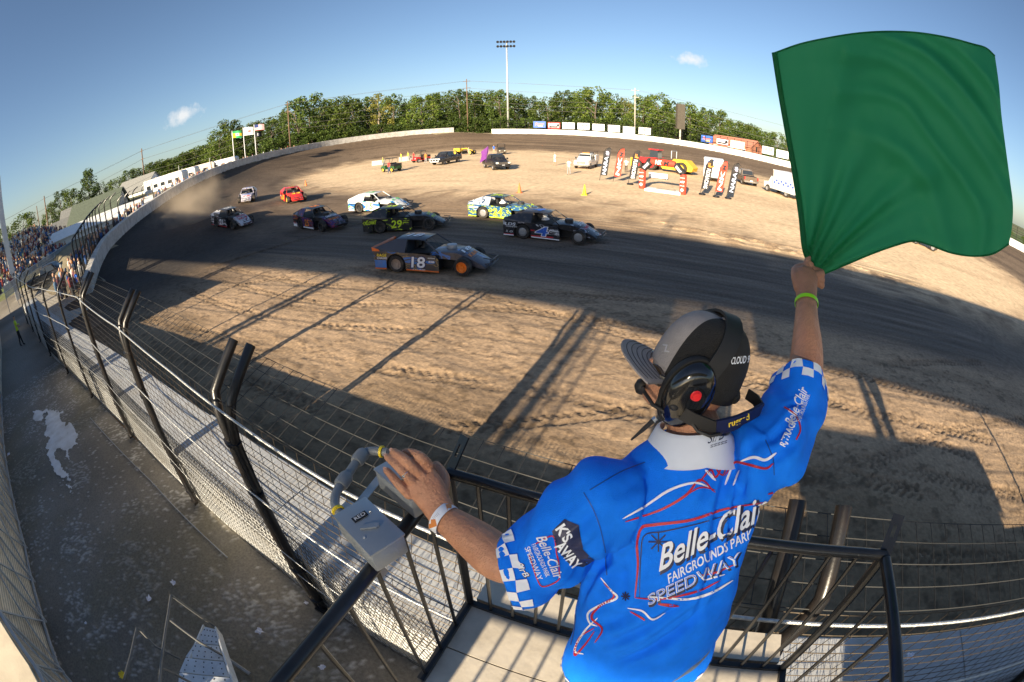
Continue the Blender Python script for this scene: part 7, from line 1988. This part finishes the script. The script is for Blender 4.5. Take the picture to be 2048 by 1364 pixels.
# --- arms and hands
def bend(pts, r): return [(Vector(p), q) for p, q in zip(pts, r)]
def finger(b, pts, r): limb(b, spl(bend(pts, r), 3), 12)
ab = MB()
EL, WR = atr(1040, 1128, 1.10), atr(890, 1037, 1.195)
fore = [(EL, .052), (atr(1000, 1118, 1.125), .058), (atr(960, 1088, 1.15), .055), (atr(920, 1058, 1.175), .046), (WR, .038)]
q = spl(fore, 4); ab.tube([p for p, r in q], [r for p, r in q], 20)
pm = [(WR, .038, .030), (atr(872, 1008, 1.1954), .041, .028), (atr(852, 975, 1.1897), .048, .023), (atr(838, 958, 1.1897), .048, .019)]
hdir = (atr(838, 958, 1.1897) - WR).normalized(); hside = (atr(868, 925, 1.1897) - atr(812, 995, 1.1897)); hside = (hside - hdir * hside.dot(hdir)).normalized(); hn = hdir.cross(hside)
oval_tube(ab, [(c, w, d, hside, hn) for c, w, d in pm], True, 20)
tips = {}
for nm, pts, r in (('little', [(818, 990, 1.1920), (797, 968, 1.1804), (782, 950, 1.2012), (773, 941, 1.2185)], (0.0132, 0.0124, 0.0113, 0.0098)),
                   ('ring', [(829, 967, 1.1839), (802, 938, 1.1665), (785, 922, 1.1897), (775, 914, 1.2127)], (0.0144, 0.0136, 0.0121, 0.0103)),
                   ('middle', [(842, 948, 1.1839), (815, 923, 1.1608), (797, 910, 1.1839), (787, 903, 1.2070)], (0.0147, 0.0138, 0.0124, 0.0106)),
                   ('index', [(858, 932, 1.1873), (842, 914, 1.1665), (824, 906, 1.1873), (812, 904, 1.2127)], (0.0144, 0.0136, 0.0121, 0.0103)),
                   ('thumb', [(884, 985, 1.2070), (888, 958, 1.2243), (880, 940, 1.2416), (872, 930, 1.2590)], (0.0184, 0.0167, 0.0144, 0.0126))):
    P3 = [atr(*p) for p in pts]; finger(ab, P3, r); tips[nm] = (P3, r)
am = remesh(ab, .0030, 4, .45); BV_ARM = bvh_of(am)
arm_o = mpart('left_arm', am, M_SKIN)
M_NAIL = mat('finger nail', (.52, .30, .23), .3)
for nm, (P3, r) in tips.items():
    if nm == 'thumb': continue
    d = (P3[3] - P3[2]).normalized(); c = P3[3] + d * .001; tov = (EYE - c).normalized(); tov = (tov - d * tov.dot(d)).normalized(); sd = d.cross(tov)
    b = MB(); b.loft([[c + d * (.0065 * math.cos(t)) + sd * (.0052 * math.sin(t)) + tov * (r[3] * .96 + k - .0022 * math.sin(t) ** 2) for t in [6.28319 * q_ / 12 for q_ in range(12)]] for k in (-.0012, .0006)], True); mp('nail', b, M_NAIL, 50, arm_o)
P3, r = tips['ring']
b = MB(); c = P3[0].lerp(P3[1], .72); d = (P3[1] - P3[0]).normalized(); ref = d.cross(EZ).normalized(); r2 = d.cross(ref)
b.loft([[c + d * h_ + (ref * math.cos(t) + r2 * math.sin(t)) * rr_ for t in [6.28319 * k / 20 for k in range(20)]] for h_, rr_ in ((-.0042, .0136), (-.0038, .0153), (.0038, .0153), (.0042, .0136))], True); mp('finger_ring', b, mat('silver ring', (.70, .70, .68), .2, .95), 40, arm_o)
# raised arm
rb = MB()
ER, WRr = atr(1606, 775, 1.20), atr(1613, 606, 1.39)
fore = [(ER, .050), (atr(1612, 735, 1.245), .050), (atr(1614, 690, 1.295), .046), (atr(1613, 645, 1.345), .038), (WRr, .033)]
q = spl(fore, 4); rb.tube([p for p, r in q], [r for p, r in q], 20)
HDN = atr(1612, 556, 1.44); GRIP = atr(1622, 535, 1.46)
hd = (HDN - WRr).normalized(); hs_ = (EX - hd * EX.dot(hd)).normalized(); hn = hd.cross(hs_)
oval_tube(rb, [(WRr, .033, .027, hs_, hn), (WRr.lerp(HDN, .5), .038, .028, hs_, hn), (HDN, .042, .027, hs_, hn), (HDN + hd * .02, .038, .024, hs_, hn), (HDN + hd * .032, .026, .018, hs_, hn)], True, 20)
STK0, STK1 = atr(1632, 566, 1.47), atr(1548, 103, 1.50)
SD = (STK1 - STK0).normalized()
G0 = STK0.lerp(STK1, .055)
fr = -hn if (-hn).dot(EY) > 0 else hn
for k, (o1, o2) in enumerate(((.030, .0125), (.010, .013), (-.010, .0125), (-.028, .011))):
    k0 = HDN + hd * .014 + SD * (o1 * .3) + hs_ * (.030 - .02 * k)
    base = G0 + SD * (o1 - .012)
    if k == 0:
        finger(rb, [HDN + hd * .02 - hs_ * .008, atr(1611, 536, 1.455), atr(1615, 522, 1.465), atr(1617, 514, 1.473)], (.0135, .0125, .0115, .0095))
    else:
        finger(rb, [HDN + hs_ * (.022 - .012 * k) + hd * .012, base + hs_ * .026, base + hs_ * .018 + EY * .024, base - hs_ * .012 + EY * .022], (o2, o2, o2 * .92, o2 * .8))
finger(rb, [WRr.lerp(HDN, .45) - hs_ * .030, WRr.lerp(HDN, .9) - hs_ * .040, HDN + hd * .02 - hs_ * .022 + EY * .02, G0 - hs_ * .006 + EY * .012 + SD * .01], (.015, .0145, .0125, .0105))
rm_ = remesh(rb, .0032, 4, .45); armr_o = mpart('right_arm', rm_, M_SKIN)
def band(c, axis, rad, hw, name, m, parent, sq=1.0, ref=None):
    ax = axis.normalized(); r1 = ax.cross(ref or EZ).normalized(); r2 = ax.cross(r1); b = MB()
    b.loft([[c + ax * h_ + (r1 * math.cos(t) + r2 * math.sin(t) * sq) * rr_ for t in [6.28319 * k / 36 for k in range(36)]] for h_, rr_ in ((-hw, rad), (-hw * .97, rad + .0012), (hw * .97, rad + .0012), (hw, rad))], False)
    return mp(name, b, m, 40, parent), b
w1, wb = band(atr(888, 1038, 1.192), WR - atr(920, 1058, 1.175), .0432, .0125, 'wristband', M_SHW, arm_o)
BV_W = bvh_of(to_mesh(wb))
for (px, py) in ((863, 1048), (900, 1017)):
    print_on(BV_W, 'print', [(-9, -8), (8, -10), (11, 4), (-4, 9)], [(0, 1, 2, 3)], mat('orange print', (.62, .22, .05), .5), w1, (px, py), (1, 0), (0, 1), .0008, 4)
text_on(BV_W, '|||||', mat('grey print', (.45, .45, .50), .5), w1, (872, 1032), (.75, -.66), (.66, .75), 6, 14, 0, 0, .0008)
w2, wb2 = band(WRr.lerp(fore[3][0], .18) + (WRr - fore[3][0]).normalized() * .012, WRr - fore[3][0], .0365, .0062, 'wristband', mat('neon wristband', (.42, .95, .02), .4), armr_o)

# ------------------------------------------------------------------ the green flag
flag = empty('green_flag', STK0, 0, 'large plain green flag on a short stick held up by the flagman', 'flag')
top_ = open_spline([(1549, 106), (1600, 88), (1660, 75), (1720, 66), (1780, 63), (1840, 66), (1900, 76), (1945, 88), (1972, 96), (1990, 112)], 6)
rig_ = open_spline([(1990, 112), (1998, 170), (2003, 230), (2012, 300), (2020, 360), (2026, 410), (2024, 455), (2018, 488)], 6)
bot_ = open_spline([(1626, 534), (1640, 549), (1690, 530), (1740, 509), (1790, 491), (1828, 482), (1860, 490), (1900, 505), (1945, 512), (1985, 508), (2018, 488)], 6)
lef_ = open_spline([(1549, 106), (1562, 190), (1576, 270), (1590, 350), (1602, 430), (1610, 500), (1626, 534)], 6)
def samp(P, u):
    d = np.concatenate([[0], np.cumsum(np.hypot(*np.diff(P, axis=0).T))]); d /= d[-1]
    return np.array([np.interp(u, d, P[:, 0]), np.interp(u, d, P[:, 1])])
NU, NW = 84, 84; vs = []
c00, c10, c01, c11 = samp(top_, 0), samp(top_, 1), samp(bot_, 0), samp(bot_, 1)
for j in range(NW + 1):
    v = j / NW
    for i in range(NU + 1):
        u = i / NU
        p = (1 - v) * samp(top_, u) + v * samp(bot_, u) + (1 - u) * samp(lef_, v) + u * samp(rig_, v) - ((1 - u) * (1 - v) * c00 + u * (1 - v) * c10 + (1 - u) * v * c01 + u * v * c11)
        r = 1.50 * (1 - u) + u * (1.42 + .06 * v) - .10 * math.sin(math.pi * u) * math.sin(math.pi * min(1, v * .9 + .1))
        # folds fanning out of the gripped corner and along the flying edge
        du, dv = u, 1 - v; ang = math.atan2(dv, du + 1e-6); rad = math.hypot(du, dv)
        fan = math.exp(-rad * 3.2) * (math.sin(ang * 15) * .6 + math.sin(ang * 26 + 1) * .4) * min(1, rad * 9)
        arc = math.hypot(u - .05, v - 1.0)
        sweep = math.sin(arc * 26 + 1.5 * noise.noise(Vector((u * 2, v * 2, 0)))) * max(0, arc - .75) * .9
        wav = noise.noise(Vector((u * 2.2, v * 2.0, 3))) * .075 + noise.noise(Vector((u * 5, v * 4, 9))) * .022 + noise.noise(Vector((u * 13 + v * 5, v * 9 - u * 6, 4))) * .006
        r += .075 * fan + .045 * sweep * min(1, (1 - u) * 6 + .3) + wav * min(1, u * 4) * min(1, rad * 3)
        for ca, cw, am in ((.62, .05, .030), (.80, .035, .026), (.95, .04, .034), (1.08, .03, .024), (1.20, .035, .028)):
            r += am * math.exp(-((arc - ca - .05 * noise.noise(Vector((u * 3, v * 3, ca * 9)))) / cw) ** 2) * min(1, u * 2.2) * (1 if ang < 1.25 else .3)
        r += .030 * max(0, (v - .86) / .14) * math.sin(u * 9) * u
        vs.append(EYE + ray(p[0], p[1]) * r - STK0)
b = MB(); b.add(vs, [(j * (NU + 1) + i, j * (NU + 1) + i + 1, (j + 1) * (NU + 1) + i + 1, (j + 1) * (NU + 1) + i) for j in range(NW) for i in range(NU)])
M_FLAG = bpy.data.materials.new('green nylon'); M_FLAG.use_nodes = True
nt = M_FLAG.node_tree; pb = nt.nodes['Principled BSDF']; pb.inputs['Roughness'].default_value = .55; pb.inputs['Specular IOR Level'].default_value = .3
nz = nt.nodes.new('ShaderNodeTexNoise'); nz.inputs['Scale'].default_value = 3; rmp = nt.nodes.new('ShaderNodeValToRGB'); rmp.color_ramp.elements[0].color = (.020, .185, .075, 1); rmp.color_ramp.elements[1].color = (.028, .225, .095, 1)
tcn = nt.nodes.new('ShaderNodeTexCoord'); nt.links.new(tcn.outputs['Object'], nz.inputs[0]); nt.links.new(nz.outputs[0], rmp.inputs[0]); nt.links.new(rmp.outputs[0], pb.inputs['Base Color'])
wv_ = nt.nodes.new('ShaderNodeTexNoise'); wv_.inputs['Scale'].default_value = 500; bp_ = nt.nodes.new('ShaderNodeBump'); bp_.inputs['Strength'].default_value = .12; bp_.inputs['Distance'].default_value = .002
nt.links.new(tcn.outputs['Object'], wv_.inputs[0]); nt.links.new(wv_.outputs[0], bp_.inputs['Height']); nt.links.new(bp_.outputs[0], pb.inputs['Normal'])
tl = nt.nodes.new('ShaderNodeBsdfTranslucent'); tl.inputs['Color'].default_value = (.06, .52, .20, 1); mxs = nt.nodes.new('ShaderNodeMixShader'); mxs.inputs[0].default_value = .55
nt.links.new(pb.outputs[0], mxs.inputs[1]); nt.links.new(tl.outputs[0], mxs.inputs[2]); nt.links.new(mxs.outputs[0], nt.nodes['Material Output'].inputs['Surface'])
b.build('cloth', M_FLAG, flag, True)
_le = [Vector(vs[j * (NU + 1)]) for j in range(NW + 1)]
b = MB(); b.tube([Vector((0, 0, 0)) - SD * .04] + [p + (p + STK0 - EYE).normalized() * .004 for p in _le[::-6]] , .0055, 10); b.build('stick', mat('dark green stick', (.010, .08, .035), .5), flag, 40)
hemb = MB()                                              # the doubled hem along the stick and edges
hemb.tube([Vector(vs[j * (NU + 1)]) for j in range(NW + 1)], .0095, 8); hemb.build('sleeve', M_FLAG, flag, True)
hb2 = MB(); hb2.tube([Vector(vs[i]) for i in range(NU + 1)], .0028, 5); hb2.build('hem', M_FLAG, flag, True)
hb3 = MB(); hb3.tube([Vector(vs[NW * (NU + 1) + i]) for i in range(NU + 1)], .0028, 5); hb3.build('hem', M_FLAG, flag, True)

# ------------------------------------------------------------------ dust thrown up behind the car by the wall
dc = onz(378, 408, 2.7)
b = MB(); b.lathe([(.3, -1.8), (3.2, -1.4), (5.2, -.3), (5.0, 1.0), (3.2, 2.6), (.3, 3.4)], (0, 0, 0), n=20)
M_DUST = bpy.data.materials.new('dust'); M_DUST.use_nodes = True
nt = M_DUST.node_tree; nt.nodes.remove(nt.nodes['Principled BSDF'])
pv = nt.nodes.new('ShaderNodeVolumePrincipled'); pv.inputs['Color'].default_value = (.80, .66, .50, 1)
tcn = nt.nodes.new('ShaderNodeTexCoord'); nz = nt.nodes.new('ShaderNodeTexNoise'); nz.inputs['Scale'].default_value = .55; nz.inputs['Detail'].default_value = 4
ln = nt.nodes.new('ShaderNodeVectorMath'); ln.operation = 'LENGTH'; sc_ = nt.nodes.new('ShaderNodeVectorMath'); sc_.operation = 'MULTIPLY'; sc_.inputs[1].default_value = (.20, .20, .30)
nt.links.new(tcn.outputs['Object'], nz.inputs['Vector']); nt.links.new(tcn.outputs['Object'], sc_.inputs[0]); nt.links.new(sc_.outputs[0], ln.inputs[0])
sb1 = nt.nodes.new('ShaderNodeMath'); sb1.operation = 'MULTIPLY_ADD'; sb1.inputs[1].default_value = 1.7; mn = nt.nodes.new('ShaderNodeMath'); mn.operation = 'MULTIPLY'; mn.inputs[1].default_value = -1.0
nt.links.new(ln.outputs['Value'], mn.inputs[0]); nt.links.new(nz.outputs['Fac'], sb1.inputs[0]); nt.links.new(mn.outputs[0], sb1.inputs[2])
mr = nt.nodes.new('ShaderNodeMapRange'); mr.inputs[1].default_value = .05; mr.inputs[2].default_value = .75; mr.inputs[4].default_value = .17
nt.links.new(sb1.outputs[0], mr.inputs[0]); nt.links.new(mr.outputs[0], pv.inputs['Density']); nt.links.new(pv.outputs[0], nt.nodes['Material Output'].inputs['Volume'])
do = struct(b.build('dust_cloud', M_DUST, None, True, dc), 'stuff'); do['label'] = 'tan dust hanging behind the race car by the wall'
S.cycles.volume_step_rate = 2.0; S.cycles.volume_bounces = 1
